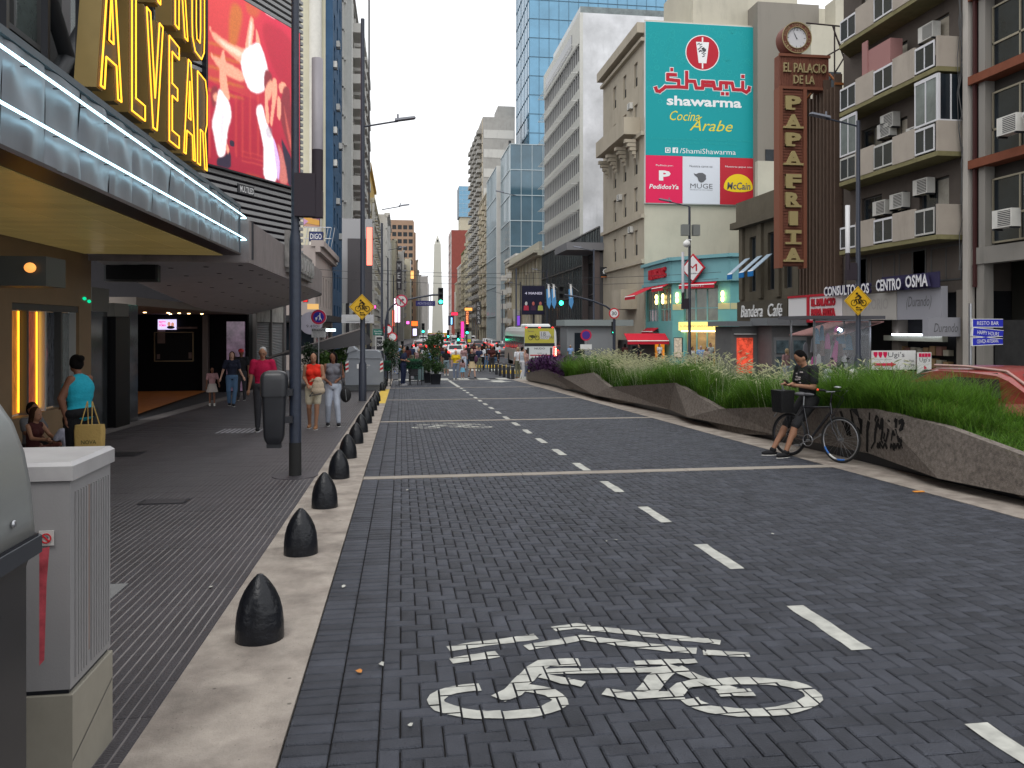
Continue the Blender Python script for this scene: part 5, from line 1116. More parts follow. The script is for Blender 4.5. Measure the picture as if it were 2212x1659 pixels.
m.box(XF-.1, XF+.24, 23.4, 23.75, -1, 3.75); part('pier', m, M_pw, t); m = MB(); m.box(XF-.2, XF-.11, 23.7, 23.8, 3, 20); part('downpipe', m, mat('pipe_maroon', (.06,.02,.02), .6), t)
for zi, z in enumerate((4.4, 7.22, 10.02, 12.82)):
    for y in (20.95, 17.95):
        w, h = 2.35, 2.55; mm = MB()
        for a_, b2, c_, d_ in ((0,w,0,.06),(0,w,h-.5,h-.44),(0,w,.85,.92),(0,.06,.06,h-.5),(w-.06,w,.06,h-.5),(w/2-.03,w/2+.03,.06,h-.5)): mm.box(a_, b2, -.06, .02, c_, d_)
        mm.box(.06, w-.06, -.04, -.02, .06, h-.5, 1); mm.box(.1, .1+w*.38, -.015, -.01, .95, h-.52, 2)
        put('window', mm.mesh('window', [mat('bronze_alu', (.30,.27,.20), .5, metal=.4), M_glass, M_curt]), t, Vector((XF+.12, y, z)), UY, UZ, NX)
for (y, z) in ((21.4,7.6),(20.2,7.5),(21.6,4.75),(20.3,5.6),(20.1,13.2)): put('air_conditioner', ac_me(), t, Vector((XF-.32, y, z)), UY, UZ, NX)
m = MB(); m.path([(XF-.5,21.3,8.0),(XF-.55,21.0,8.2),(XF-.5,20.8,9.2),(XF-.2,20.6,9.4)], .05, 8); part('white_hose', m, M_white, t)
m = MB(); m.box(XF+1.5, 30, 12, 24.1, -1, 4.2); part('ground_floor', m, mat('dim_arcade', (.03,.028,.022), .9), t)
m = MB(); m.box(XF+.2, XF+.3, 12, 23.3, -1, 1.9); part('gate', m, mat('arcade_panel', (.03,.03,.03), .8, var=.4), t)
k = thing('news_kiosk', 'grey metal kiosk with a red lit poster window under the turquoise cafe', 'kiosk', (16, 36, GZ(36)))
kg = mat('kiosk_grey', (.13,.13,.13), .6, var=.2, dirt=.3)
m = MB(); m.box(15.7, 17.4, 36, 38, -1.1, 1.7); part('body', m, kg, k); m = MB(); m.box(15.3, 17.45, 35.7, 38, 1.71, 1.95); part('roof', m, mat('kiosk_roof', (.15,.16,.17), .6), k); m = MB(); m.box(15.95, 16.75, 35.93, 35.99, -.55, 1.15); part('poster', m, mat('red_lit_poster', (.62,.07,.035), .6, var=1.1, scale=4, emit=.4), k)
m = MB(); m.box(15.8, 16.9, 35.88, 35.99, 1.3, 1.36); part('ledge', m, M_alu, k)
k = thing('news_kiosk', 'closed grey kiosk with two glazed doors left of the clear plastic stall', 'kiosk', (17.5, 34.5, GZ(34)))
m = MB(); m.box(17.0, 19.0, 34.5, 36, -1.1, 1.72); part('body', m, kg, k); m = MB(); m.box(16.6, 18.6, 34.1, 35.9, 1.74, 2.1); part('roof', m, mat('kiosk_roof', (.15,.16,.17)), k)
for x in (17.1, 17.95):
    m = MB(); m.box(x, x+.75, 34.42, 34.49, -1.0, 1.2); part('door', m, mat('kiosk_door', (.16,.165,.17), .5), k);
    for z in (-.3, .45): m = MB(); m.box(x+.08, x+.67, 34.38, 34.415, z, z+.6); part('door_glass', m, mat('display_glass', (.05,.07,.08), .15, var=.9, scale=4, emit=.15), k)
k = thing('plastic_stall', 'clothes stall wrapped in clear plastic with a bright bulb and a pink garment', 'stall', (16.2, 28.5, GZ(28)))
m = MB()
for x in (15.6, 17.9):
    for y in (28.2, 30): m.box(x, x+.06, y, y+.06, -.8, 1.95)
m.box(15.6, 17.96, 28.2, 28.26, 1.9, 1.96); part('frame', m, M_steel, k); m = MB(); m.box(15.2, 18.3, 27.8, 30.3, 1.98, 2.1); part('roof', m, mat('stall_roof', (.09,.09,.10), .6), k)
pv = mat('clear_vinyl', (.5,.52,.55), .15, var=.3, scale=2); pv.node_tree.nodes['Principled BSDF'].inputs['Alpha'].default_value = .22
m = MB(); m.box(15.63, 17.9, 28.17, 28.19, -.7, 1.88); part('vinyl_sheet', m, pv, k)
m = MB(); m.ell((16.9, 28.6, 1.55), (.09,.09,.09)); part('bulb', m, emi('white_bulb', (1,1,1), 14), k)
cl = [mat('garment_%s' % n_, c_, .9, var=.2) for n_, c_ in (('pink', (.55,.10,.33)), ('dark', (.03,.03,.04)), ('grey', (.25,.25,.27)), ('blue', (.05,.25,.42)), ('white', (.55,.55,.55)), ('brown', (.15,.09,.07)))]
for i in range(26):
    m = MB(); x = random.uniform(15.8, 17.8); z = random.uniform(-.2, 1.5); w = random.uniform(.08,.2); y = random.uniform(28.5, 29.6); m.prism([(-w,0),(w,0),(w*.6,.55),(0,.62),(-w*.6,.5)], Vector((x,y,z-.3)), UX, UZ, NY, 0, .06); part('garment', m, random.choice(cl), k)
m = MB(); m.prism([(-.22,-.5),(.05,-.6),(.12,.35),(.02,.42)], Vector((16.55,28.35,.75)), UX, UZ, NY, 0, .05); part('garment', m, cl[0], k)
k = thing('ribbed_awning', 'pinkish ribbed sloping awning above the plastic stall', 'awning', (17, 31, 1.9))
for i in range(14):
    m = MB(); y = 28.2+i*.28; m.add([(18.5,y,1.9),(18.5,y+.24,1.9),(16.6,y+.24,1.35),(16.6,y,1.35),(18.5,y,1.86),(18.5,y+.24,1.86),(16.6,y+.24,1.31),(16.6,y,1.31)], [(0,3,2,1),(4,5,6,7),(2,3,7,6),(0,4,7,3)]); part('strip', m, mat('awning_pink', (.30,.16,.15), .7), k)
k = thing('snack_stand', 'dark snack stand with a strip of white tubes over crowded shelves', 'kiosk', (18.9, 26.5, GZ(26)));
m = MB(); m.box(18.75, 18.95, 25.2, 28.6, 1.15, 1.35); part('canopy_edge', m, mat('stand_edge', (.35,.36,.30), .6), k)
for i in range(3): m = MB(); m.box(18.7, 18.78, 25.25+i*.95, 26.12+i*.95, 1.36, 1.42); part('tube_lamp', m, emi('cool_tube_light', (.8,.85,1), 5), k)
for z in (-.3, .2, .65):
    for i in range(9): m = MB(); y = 25.3+i*.36; m.box(19.05, 19.25, y, y+.28, z, z+random.uniform(.2,.36)); part('packet', m, random.choice([mat('packet_a', (.25,.16,.08), .6), mat('packet_b', (.3,.28,.22), .6), mat('packet_c', (.2,.1,.08), .6)]), k)
def board(name, label, px0, px1, py0, py1, Y, mm, legs=True):
    a, b_ = PY(px0, py1, Y), PY(px1, py0, Y); s = thing(name, label, 'sign', ((a.x+b_.x)/2, Y, GZ(Y))); m = MB(); m.box(a.x, b_.x, Y, Y+.06, a.z, b_.z); part('panel', m, mm, s)
    if legs:
        m = MB(); zb_ = GZ(Y)+(.12 if a.x > 14.8 else 0)
        for x in (a.x+.04, b_.x-.08): m.box(x, x+.04, Y+.01, Y+.05, zb_, a.z)
        part('leg', m, M_steel, s)
    return s, a, b_
s, a, b_ = board('pizza_board', 'wide white board reading Ugis with three red scallops and a red arrow', 1884, 1978, 757, 799, 24, M_white); w, h = b_.x-a.x, b_.z-a.z
lettering("Ugi's", Vector((a.x+w*.36,24,a.z+h*.58)), UX, UZ, NY, w*.38, h*.34, gp_, s); lettering('Gran Pizza', Vector((a.x+w*.72,24,a.z+h*.4)), UX, UZ, NY, w*.24, h*.12, gp_, s); lettering('$ 1599', Vector((a.x+w*.74,24,a.z+h*.12)), UX, UZ, NY, w*.22, h*.18, gp_, s); lettering('Nuestra pizza es la buena', Vector((a.x+w*.04,24,a.z+h*.5)), UX, UZ, NY, w*.4, h*.06, gp_, s)
for i in range(3): m = MB(); x = a.x+w*(.03+.11*i); m.prism([(0,h*.2),(w*.03,h*.05),(w*.06,h*.02),(w*.09,h*.2),(w*.09,h*.33),(0,h*.33)], Vector((x,24,a.z+h*.6)), UX, UZ, NY, .002, .01); part('scallop', m, mat('ugis_red', (.65,.01,.08), .6), s)
m = MB(); m.prism([(0,.04),(w*.38,.04),(w*.38,-.0),(w*.5,.085),(w*.38,.17),(w*.38,.13),(0,.13)], Vector((a.x+w*.05,24,a.z+h*.14)), UX, UZ, NY, .002, .01); part('arrow', m, MATS['ugis_red'], s)
s, a, b_ = board('pizza_board', 'narrow upright white board reading Ugis with four red scallops', 1983, 2012, 761, 832, 23.4, M_white); w, h = b_.x-a.x, b_.z-a.z
lettering("Ugi's", Vector((a.x+w*.1,23.4,a.z+h*.68)), UX, UZ, NY, w*.8, h*.16, gp_, s)
for i in range(4): m = MB(); x = a.x+w*(.06+.225*i); m.box(x, x+w*.19, 23.388, 23.398, a.z+h*.86, a.z+h*.97); part('scallop', m, MATS['ugis_red'], s)
m = MB(); m.prism([(0,0),(.1,.04),(0,.13)], Vector((a.x+w*.45,23.4,a.z+h*.48)), UX, UZ, NY, .002, .01); part('slice_print', m, MATS['ugis_red'], s)
s = thing('arrow_sign_post', 'post with three blue arrow boards reading RESTO BAR, HAPPY HOURS and CERVEZA ARTESANAL', 'sign', (15.0, 19, GZ(19)+.12)); bl = mat('sign_blue', (.012,.02,.42), .5)
m = MB(); p0 = PY(2099, 700, 19); m.tube((p0.x, 19.05, GZ(19)+.12), (p0.x, 19.05, 2.3), .045); part('post', m, M_steel, s)
for txt, y0, y1, tilt in (('RESTO BAR', 690, 706, 0), ('HAPPY HOURS', 708, 725, -.09), ('CERVEZA ARTESANAL', 730, 746, .04)):
    a, b_ = PY(2098, y1, 19), PY(2163, y0, 19); w, h = b_.x-a.x, b_.z-a.z; u_ = Vector((cos(tilt),0,sin(tilt))); v_ = Vector((-sin(tilt),0,cos(tilt)))
    m = MB(); m.prism([(0,0),(w,0),(w,h),(0,h)], a, u_, v_, NY, 0, .06); m.prism([(w-.08,-.002),(w,-.002),(w,h),(w-.08,h)], a, u_, v_, NY, -.01, -.001); part('arrow_board', m, bl, s)
    m = MB();
    for q in ([(0,-.015),(w,-.015),(w,0),(0,0)], [(0,h),(w,h),(w,h+.015),(0,h+.015)], [(-.03,-.015),(0,-.015),(0,h+.015),(-.03,h+.015)]): m.prism(q, a, u_, v_, NY, 0, .062)
    part('border', m, M_white, s); lettering(txt, a+u_*.12+v_*h*.25, u_, v_, NY, w-.25, h*.5, wp, s, d=.066)
# THEATRE, LEFT
XW = -6.3; ZM = 3.15
M_tan = mat('travertine', (.22,.145,.08), .5, var=.22, scale=1.2, bump=.1); M_gold = mat('gold_letter_side', (.25,.175,.055), .5, metal=.2, var=.1)
th = thing('theatre', 'theatre front with travertine wall, lobby and dark braced upper storey on the left', 'building', (XW, 12, GZ(12)))
m = MB(); wall(m, Vector((XW,13.1,0)), UY, UZ, PXn, 0, 4.05, -.6, ZM-.002, [(.75,3.45,.17,2.08)], .25); m.box(XW-1.6, XW-.26, 17.0, 17.15, -.6, ZM-.01); part('wall', m, M_tan, th)
m = MB(); m.box(XW-.5, XW-.3, 2, 13.05, -.6, ZM-.01); part('dark_wall', m, mat('brown_dark_wall', (.05,.028,.015), .6, var=.3), th)
panes = [mat('poster_amber', (.60,.20,.03), .25, var=.9, scale=3, emit=.25, stretch=(1,3,.8)), mat('poster_red', (.42,.07,.03), .25, var=.9, scale=3, emit=.2, stretch=(1,3,.8)), mat('poster_dark_a', (.10,.11,.13), .1, var=1.0, scale=5, spec=1, stretch=(1,4,.8)), mat('poster_dark_b', (.08,.10,.10), .1, var=1.0, scale=6, spec=1, stretch=(1,4,.8))]
for i in range(4):
    y = 13.87+i*.675; m = MB(); m.box(XW-.2, XW-.18, y+.03, y+.64, .2, 1.95); part('showcase_pane', m, panes[i], th)
    m = MB(); m.box(XW-.2, XW-.06, y+.64, y+.70, .17, 2.08); part('showcase_frame', m, M_alu if i % 2 else M_frame, th)
    if i < 2: m = MB(); m.box(XW-.175, XW-.165, y+.56, y+.60, .22, 1.95); part('neon_strip', m, emi('amber_led_strip', (1,.55,.03), 1.6), th)
m = MB(); m.box(XW-.2, XW-.02, 13.85, 16.55, 1.96, 2.075); part('showcase_frame', m, M_frame, th)
refl = mat('dark_reflective_panel', (.045,.05,.055), .12, var=.8, scale=.8, spec=1, metal=.3, stretch=(1,1,3))
m = MB(); m.box(XW-.1, XW-.02, 17.17, 18.1, -.55, 2.0); part('door_glass', m, refl, th); m = MB(); m.box(XW-.1, XW+.0, 17.17, 18.15, 2.01, 2.5); part('door_head', m, mat('door_head_grey', (.17,.165,.15), .6), th)
m = MB(); m.box(XW-.6, XW+.12, 18.2, 19.1, -.6, 1.9); part('column', m, mat('black_gloss', (.003,.003,.004), .4, spec=.15), th); m = MB(); m.box(XW-.6, XW+.1, 18.2, 19.08, 1.91, 2.2); part('column_head', m, MATS['door_head_grey'], th)
m = MB(); m.box(XW-.1, XW-.02, 19.15, 20.1, -.6, 2.2); part('door_glass', m, refl, th)
m = MB(); P = [(XW-.3,20.2),(XW-.3,33.9),(-13,34.3),(-13,20.2)]; m.poly([(x, y, GZ(y)+.012) for x, y in [(XW-.45,20.2),(-8.0,34.2),(-13,34.2),(-13,20.2)]]); part('lobby_floor', m, mat('lobby_parquet', (.33,.12,.035), .5, var=.3, emit=.03, spec=.15), th)
m = MB(); m.box(-13, -6.42, 34.3, 34.6, -1.2, 2.2); m.box(-13, -12.9, 20, 34.3, -1.2, 2.2); part('lobby_wall', m, mat('lobby_black', (.004,.004,.006), .6, spec=.08), th)
m = MB(); m.box(-13, XW-.06, 20.1, 34.3, 2.2, 2.4); part('lobby_ceiling', m, mat('lobby_ceiling_mat', (.28,.24,.21), .8), th)
a, b_ = PY(441, 700, 34.2), PY(453, 700, 34.2); m = MB(); m.box(a.x, b_.x, 33.9, 34.2, -1.1, 2.18); part('pilaster', m, mat('lobby_pilaster', (.12,.095,.09), .5), th)
for i, (px, py) in enumerate([(350,677),(392,683),(409,686),(424,684),(447,687),(376,686)]):
    q = PY(px, 683, 31+i*.4); m = MB(); m.lathe([(.05,0),(.05,.02)], (q.x, 29+i*.7, 2.17)); part('spot_lamp', m, emi('warm_spot', (1,.6,.25), 9), th)
q0, q1 = PY(341, 712, 34.1), PY(380, 690, 34.1); s = thing('wall_screen', 'small lit screen with pink lettering high on the lobby wall', 'screen', (q0.x, 34.1, 1.6)); m = MB(); m.box(q0.x, q1.x, 34.1, 34.2, q0.z, q1.z); part('panel', m, emi('screen_lilac', (.62,.55,.85), .9), s)
w, h = q1.x-q0.x, q1.z-q0.z; pk = emi('screen_pink', (.75,.01,.22), .8)
lettering('PRETTY', Vector((q0.x+w*.06,34.1,q0.z+h*.6)), UX, UZ, NY, w*.38, h*.24, pk, s, bold=.03); lettering('WOMAN', Vector((q0.x+w*.06,34.1,q0.z+h*.3)), UX, UZ, NY, w*.38, h*.24, pk, s, bold=.03)
m = MB(); m.ell((q0.x+w*.62,34.09,q0.z+h*.55), (w*.09,.01,h*.22)); m.ell((q0.x+w*.82,34.09,q0.z+h*.5), (w*.09,.01,h*.22)); part('faces_print', m, emi('screen_skin', (.6,.28,.2), .7), s)
m = MB(); m.ell((q0.x+w*.72,34.085,q0.z+h*.22), (w*.22,.01,h*.16)); part('faces_print', m, M_blk, s)
q0, q1 = PY(333, 781, 34.15), PY(418, 717, 34.15); s = thing('ticket_window', 'dark ticket window with thin brass frame in the lobby wall', 'window', (q0.x, 34.15, 0))
m = MB();
for a_, b2, c_, d_ in ((q0.x,q1.x,q0.z,q0.z+.03),(q0.x,q1.x,q1.z-.03,q1.z),(q0.x,q0.x+.03,q0.z,q1.z),(q1.x-.03,q1.x,q0.z,q1.z)): m.box(a_, b2, 34.12, 34.25, c_, d_)
part('frame', m, mat('brass', (.25,.18,.1), .4, metal=.7), s); m = MB(); m.box(q0.x+.03, q1.x-.03, 34.2, 34.26, q0.z+.03, q1.z-.03); part('glass', m, M_dark, s)
for x, z, w, h in ((.12,.75,.3,.75),(.1,.1,.12,.2),(.6,1.35,1.1,.08),(q1.x-q0.x-.2,.12,.12,.25)): m = MB(); m.box(q0.x+x, q0.x+x+w, 34.17, 34.19, q0.z+z, q0.z+min(z+h,1.5)); part('notice', m, mat('notice_paper', (.17,.12,.11), .8, var=.3), s)
q0, q1 = PY(489, 835, 34.15), PY(528, 692, 34.15); m = MB(); m.box(q0.x, q1.x, 34.18, 34.28, -1.0, 1.9); part('shop_window', m, mat('shop_mix_glass', (.16,.10,.15), .12, var=1, scale=2.2, emit=.25, spec=.9), th)
q0, q1 = PY(224, 608, 17.6), PY(341, 566, 17.6); s = thing('led_sign', 'switched off black display box hanging under the curved canopy', 'sign', (q0.x, 17.6, 2.6)); m = MB(); m.box(q0.x, q1.x, 17.6, 17.8, q0.z, q1.z); part('housing', m, M_blk, s); m = MB(); m.box(q0.x+.05, q1.x-.05, 17.58, 17.598, q0.z+.05, q1.z-.05); part('display', m, M_dark, s)
s = thing('shutter_box', 'dark roller shutter box with an amber lamp hanging over the pavement', 'shutter', (-5, 9.3, 2.2)); m = MB(); m.box(-6.6, -3.8, 9.1, 9.6, 2.12, 2.44); m.box(-6.8, -4.9, 9.15, 9.2, 1.9, 2.11)
part('housing', m, mat('box_dark_green', (.025,.028,.024), .4), s)
for i in range(3): m = MB(); m.box(-6.6, -4.35, 9.06, 9.098, 2.18+i*.085, 2.235+i*.085); part('slat', m, mat('box_slat', (.07,.075,.065), .4), s)
q = PY(64, 578, 9.05); m = MB(); m.ell((q.x, 9.06, q.z), (.06,.05,.055)); part('lamp', m, emi('amber_lamp_light', (.9,.35,.08), .8), s)
for (px_, py_) in ((185,645),(195,651)): q = PX(px_, py_, XW+.03); m = MB(); m.ell((XW+.01, q.y, q.z), (.01,.1,.035)); part('green_light', m, emi('green_glint', (.0,.55,.25), .9), th)
mq = thing('marquee', 'silver rippled theatre marquee with two pale blue neon tubes and gold lit underside', 'marquee', (-3.3, 10, ZM))
XM = -3.3; YM0, YM1 = 1.5, 16.75; ZT = 4.13
M_fas = mat('rippled_aluminium', (.30,.31,.335), .42, metal=.6, var=.12, scale=2, stretch=(1,1.5,.3))
ny, nz = 150, 10
for k in range(19):   # fascia panels
    y0, y1 = YM0+(YM1-YM0)*k/19, YM0+(YM1-YM0)*(k+1)/19; vs = []; A = 10; B = 12
    for i in range(A+1):
        for j in range(B+1):
            fu, fv = i/A, j/B; x = XM+.030*sin(fu*pi)*(.6+.4*sin(fv*7+k*1.7))+.018*sin(fu*9+k*2.3)*sin(fv*5+k)-.02*(abs(fu-.5) > .46); vs.append((x, y0+(y1-y0)*fu, ZM+.03+(ZT-ZM-.06)*fv))
    m = MB(); m.add(vs, [(i*(B+1)+j, (i+1)*(B+1)+j, (i+1)*(B+1)+j+1, i*(B+1)+j+1) for i in range(A) for j in range(B)], 0, True); part('fascia_panel', m, M_fas, mq)
m = MB(); m.box(-6.28, XM-.04, YM0, YM1-.002, ZM+.02, ZT-.02); part('core', m, mat('marquee_core', (.05,.05,.05), .7), mq)
m = MB(); m.box(-6.28, XM+.03, YM0, YM1, ZT-.02, ZT+.05); part('roof_edge', m, mat('roof_edge_grey', (.11,.12,.13), .6), mq)
m = MB(); m.box(XM-.32, XM+.03, YM0, YM1, ZM-.0, ZM+.04); part('lower_edge', m, mat('dark_brown_edge', (.035,.02,.018), .35), mq)
m = MB(); m.box(-6.28, XM+.02, YM1, YM1+.04, ZM, ZT+.04); part('end_panel', m, MATS['roof_edge_grey'], mq)
for i in range(5):
    for k in range(11):
        y0 = YM1-.02-(k+1)*1.35; x0 = -6.27+i*.53; m = MB(); m.box(x0+.004, x0+.526, y0+.006, y0+1.344, ZM-.012, ZM-.001);
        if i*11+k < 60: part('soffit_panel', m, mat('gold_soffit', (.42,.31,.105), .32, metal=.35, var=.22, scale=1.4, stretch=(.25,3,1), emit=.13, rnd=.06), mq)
nt_ = emi('ice_blue_neon', (.50,.86,1.0), 2.6)
for z in (ZM+.33, ZM+.78):
    m = MB(); m.path([(XM-.15, YM1+.22, z), (XM+.10, YM1+.16, z), (XM+.12, YM1-.1, z), (XM+.12, YM0, z)], .014, 8); part('neon_tube', m, nt_, mq)
    m = MB();
    for k in range(24): m.box(XM+.06, XM+.12, YM0+k*.64, YM0+k*.64+.012, z-.022, z-.012)
    part('tube_holder', m, M_blk, mq)
GL = {'A': [[(0,0),(.24,0),(.31,.24),(.69,.24),(.76,0),(1,0),(.64,1),(.36,1)]], 'L': [[(0,0),(1,0),(1,.16),(.36,.16),(.36,1),(0,1)]], 'V': [[(.36,0),(.64,0),(1,1),(.72,1),(.5,.3),(.28,1),(0,1)]],
      'E': [[(0,0),(1,0),(1,.15),(.36,.15),(.36,.44),(.85,.44),(.85,.59),(.36,.59),(.36,.85),(1,.85),(1,1),(0,1)]], 'R': [[(0,0),(.34,0),(.34,.38),(.5,.38),(.7,0),(1,0),(.8,.4),(.98,.52),(1,.85),(.8,1),(0,1)]],
      'T': [[(.33,0),(.67,0),(.67,.84),(1,.84),(1,1),(0,1),(0,.84),(.33,.84)]], 'O': [[(.25,0),(.75,0),(.97,.12),(1,.3),(1,.7),(.97,.88),(.75,1),(.25,1),(.03,.88),(0,.7),(0,.3),(.03,.12)]]}
def inset(P, d, sx, sy):
    Q = []; n = len(P); P = [Vector((p[0]*sx, p[1]*sy)) for p in P]
    for i in range(n):
        a, b, c = P[i-1], P[i], P[(i+1) % n]; e0, e1 = (b-a).normalized(), (c-b).normalized(); n0, n1 = Vector((-e0.y,e0.x)), Vector((-e1.y,e1.x)); k = n0+n1;
        k = k/max(.35, k.length_squared/2) ; Q.append(b+k*d)
    return Q
neon_y = emi('yellow_neon', (1,.47,.03), 1.35)
def channel(ch, y0, y1, z0, z1, label):
    s = thing('channel_letter', label, 'sign', (-3.5, (y0+y1)/2, z0), 0, 'gold neon channel letters'); o = Vector((-3.38, y0, z0)); w, h = y1-y0, z1-z0
    m = MB(); m.prism([(p[0]*w, p[1]*h) for p in GL[ch][0]], o, UY, UZ, PXn, -.24, 0, 0, 0); part('letter_box', m, M_gold, s)
    q = inset(GL[ch][0], .028, w, h); m = MB(); pts = [o+UY*p.x+UZ*p.y+PXn*.035 for p in q]; m.path(pts, .0105, 6, closed=True); part('neon_outline', m, neon_y, s)
    m = MB(); m.prism([(p.x, p.y) for p in inset(GL[ch][0], .012, w, h)], o, UY, UZ, PXn, .001, .006); part('letter_face', m, mat('letter_face_gold', (.11,.065,.015), .5, metal=.2), s)
    if ch in 'AO':
        m = MB(); hole = {'A': [(.40,.40),(.60,.40),(.5,.78)], 'O': [(.38,.17),(.62,.17),(.66,.3),(.66,.7),(.62,.83),(.38,.83),(.34,.7),(.34,.3)]}[ch]
        m.prism([(p[0]*w, p[1]*h) for p in hole], o, UY, UZ, PXn, .007, .012); part('letter_counter', m, M_dark, s); m = MB(); m.path([o+UY*p[0]*w+UZ*p[1]*h+PXn*.035 for p in hole], .010, 6, closed=True); part('neon_outline', m, neon_y, s)
Yof = lambda px: PX(px, 300, -3.38).y
zA = PX(443, 368, -3.38).z
zb_ = ZT+.23; HT = 1.58
for ch, a, b_, lab in (('A', 208, 258, 'gold neon letter A, first of the word ALVEAR over the marquee'), ('L', 277, 309, 'gold neon letter L of the word ALVEAR'), ('V', 309, 348, 'gold neon letter V of the word ALVEAR'), ('E', 359, 383, 'gold neon letter E of the word ALVEAR'), ('A', 391, 418, 'second gold neon letter A of ALVEAR, beside its R'), ('R', 421, 444, 'gold neon letter R ending the word ALVEAR')): channel(ch, Yof(a), Yof(b_), zb_, zb_+HT, lab)
for ch, a, b_, lab in (('T', 200, 238, 'cropped gold neon letter T beginning the upper word TEATRO'), ('E', 245, 275, 'gold neon letter E of the upper word TEATRO'), ('A', 285, 318, 'gold neon letter A of the upper word TEATRO'), ('T', 326, 350, 'gold neon second letter T of the upper word TEATRO'), ('R', 372, 402, 'gold neon letter R of the upper word TEATRO'), ('O', 409, 438, 'gold neon letter O ending the upper word TEATRO')): channel(ch, Yof(a), Yof(b_), zb_+HT+.22, zb_+HT*2+.22, lab)
m = MB();
for y in np.arange(5.5, 13.6, .9): m.box(-3.85, -3.78, y, y+.06, ZT+.1, zb_+HT*2.1)
for z in (zb_+.1, zb_+HT*.9, zb_+HT*1.5): m.box(-3.9, -3.83, 5.2, 13.5, z, z+.06)
m.box(-3.7,-3.66,5.2,13.5,ZT+.1,zb_+.02); solo('steel_rack', m, M_blk, 'black steel frame carrying the gold neon letters', 'rack')
m = MB(); m.box(XW-.6, XW-.5, 0, 24, 3.3, 14); part('upper_glass', m, mat('upper_glass_mat', (.07,.09,.085), .1, var=.8, scale=1.2, spec=1), th)
m = MB()
for y in np.arange(.5, 24, 1.1): m.box(XW-.5, XW-.4, y, y+.07, 3.3, 14)
for z in (4.6, 6.8, 9): m.box(XW-.5, XW-.35, 0, 24, z, z+.1)
m.box(XW-.35, XW-.1, 8, 8.35, 3.3, 14); m.box(XW-.35, XW-.1, 16, 16.4, 3.3, 14); part('upper_mullion', m, M_frame, th)
m = MB()
for y in (2, 5.2, 8.4, 11.6, 14.8): m.tube((-5.2, y, 4.2), (-5.2, y+3.2, 7.6), .13, n=6); m.tube((-5.2, y+3.2, 4.2), (-5.2, y, 7.6), .13, n=6)
m.box(-5.35,-5.05,1,18.5,7.5,7.8); m.box(-5.35,-5.05,1,18.5,4.0,4.25); part('brace', m, mat('brace_black', (.02,.022,.026), .5), th)
cp = thing('curved_canopy', 'grey curved canopy with rounded spotted underside over the lobby', 'canopy', (-4.6, 20, 3))
def edge_x(y):
    if y < 31: return -3.15
    f = min(1, (y-31)/8.5); return -3.15-3.1*(1-sqrt(max(0, 1-f*f)))
ysx = list(np.linspace(17.0, 31, 8))+list(31+8.5*np.sin(np.linspace(.15, pi/2, 12)))
prof_n = 8; vs = []
for y in ysx:
    xe = edge_x(y)
    for j in range(prof_n+1):
        f = j/prof_n; x = xe+(XW+.1-xe)*f; gq = min(1, max(0, (y-17)/9))**.8; z = 3.06-.86*(f**.85)*min(1, (xe-XW)/3.0)*gq ; vs.append((x, y, z))
m = MB(); k = prof_n+1; m.add(vs, [(i*k+j, i*k+j+1, (i+1)*k+j+1, (i+1)*k+j) for i in range(len(ysx)-1) for j in range(prof_n)], 0, True); part('soffit', m, mat('soffit_grey', (.60,.57,.58), .75, var=.08), cp)
m = MB()
for y0, y1 in zip(ysx[:-1], ysx[1:]):
    x0, x1 = edge_x(y0), edge_x(y1); m.add([(x0,y0,3.02),(x1,y1,3.02),(x1,y1,3.9),(x0,y0,3.9),(x0-.1,y0,3.9),(x1-.1,y1,3.9)], [(0,1,2,3),(3,2,5,4)])
    m.add([(XW,y0,3.88),(XW,y1,3.88),(x1,y1,3.88),(x0,y0,3.88)], [(0,1,2,3)])
m.add([(-3.15,17,3.02),(-3.15,17,3.9),(-6.3,17,3.9),(-6.3,17,3.02)], [(0,1,2,3)]); part('fascia', m, mat('canopy_fascia', (.25,.215,.21), .6, var=.2, dirt=.5), cp)
for i in range(11):
    for j in range(4):
        y = 18+i*1.25; f = .12+j*.24; m = MB(); x = -3.15+(XW+.1+3.15)*f; z = 3.06-.86*f**.85*min(1, max(0, (y-17)/9))**.8-.012; m.lathe([(.055,0),(.055,.006)], (x, y, z), n=10); part('downlight', m, M_dark, cp)
m = MB(); m.box(-3.15, -3.02, 22.2, 27.5, 3.18, 3.95); m.box(-3.14, -3.0, 21.9, 22.1, 3.3, 4.3); part('sign_box', m, mat('worn_sign', (.22,.21,.20), .6, var=.5, scale=4), cp)
for i in range(7): m = MB(); y = 22.5+i*.7; m.box(-3.0, -2.93, y, y+.42, 3.3, 3.8); m.box(-2.93, -2.9, y+.1, y+.3, 3.4, 3.7); part('relief_letter', m, mat('worn_chrome', (.4,.39,.38), .4, metal=.5, var=.5, scale=5), cp)
m = MB(); m.path([(-3.16, 17.3, 3.1), (-3.16, 17.3, 3.9)], .05, 6); part('conduit', m, M_blk, cp)
sh = thing('shuttered_shop', 'closed shop with two grey roller shutters under mottled marble panels', 'shop', (XW, 35, GZ(35)))
for i, (y0, y1) in enumerate(((35.1,38.9),(39.1,43.1))):
    m = MB()
    for k in range(40):
        z = -1.25+k*.078; m.add([(XW+.0,y0,z),(XW,y1,z),(XW+.03,y1,z+.035),(XW+.03,y0,z+.035),(XW,y1,z+.072),(XW,y0,z+.072)], [(0,1,2,3),(3,2,4,5)])
    part('roller_shutter', m, mat('shutter_grey', (.16,.16,.16), .5, dirt=.2, var=.1), sh)['kind'] = 'stuff'
m = MB(); m.box(XW-.3, XW-.02, 34.9, 43.4, -1.5, 5.0); part('backing', m, mat('shop_back', (.05,.05,.05), .8), sh)
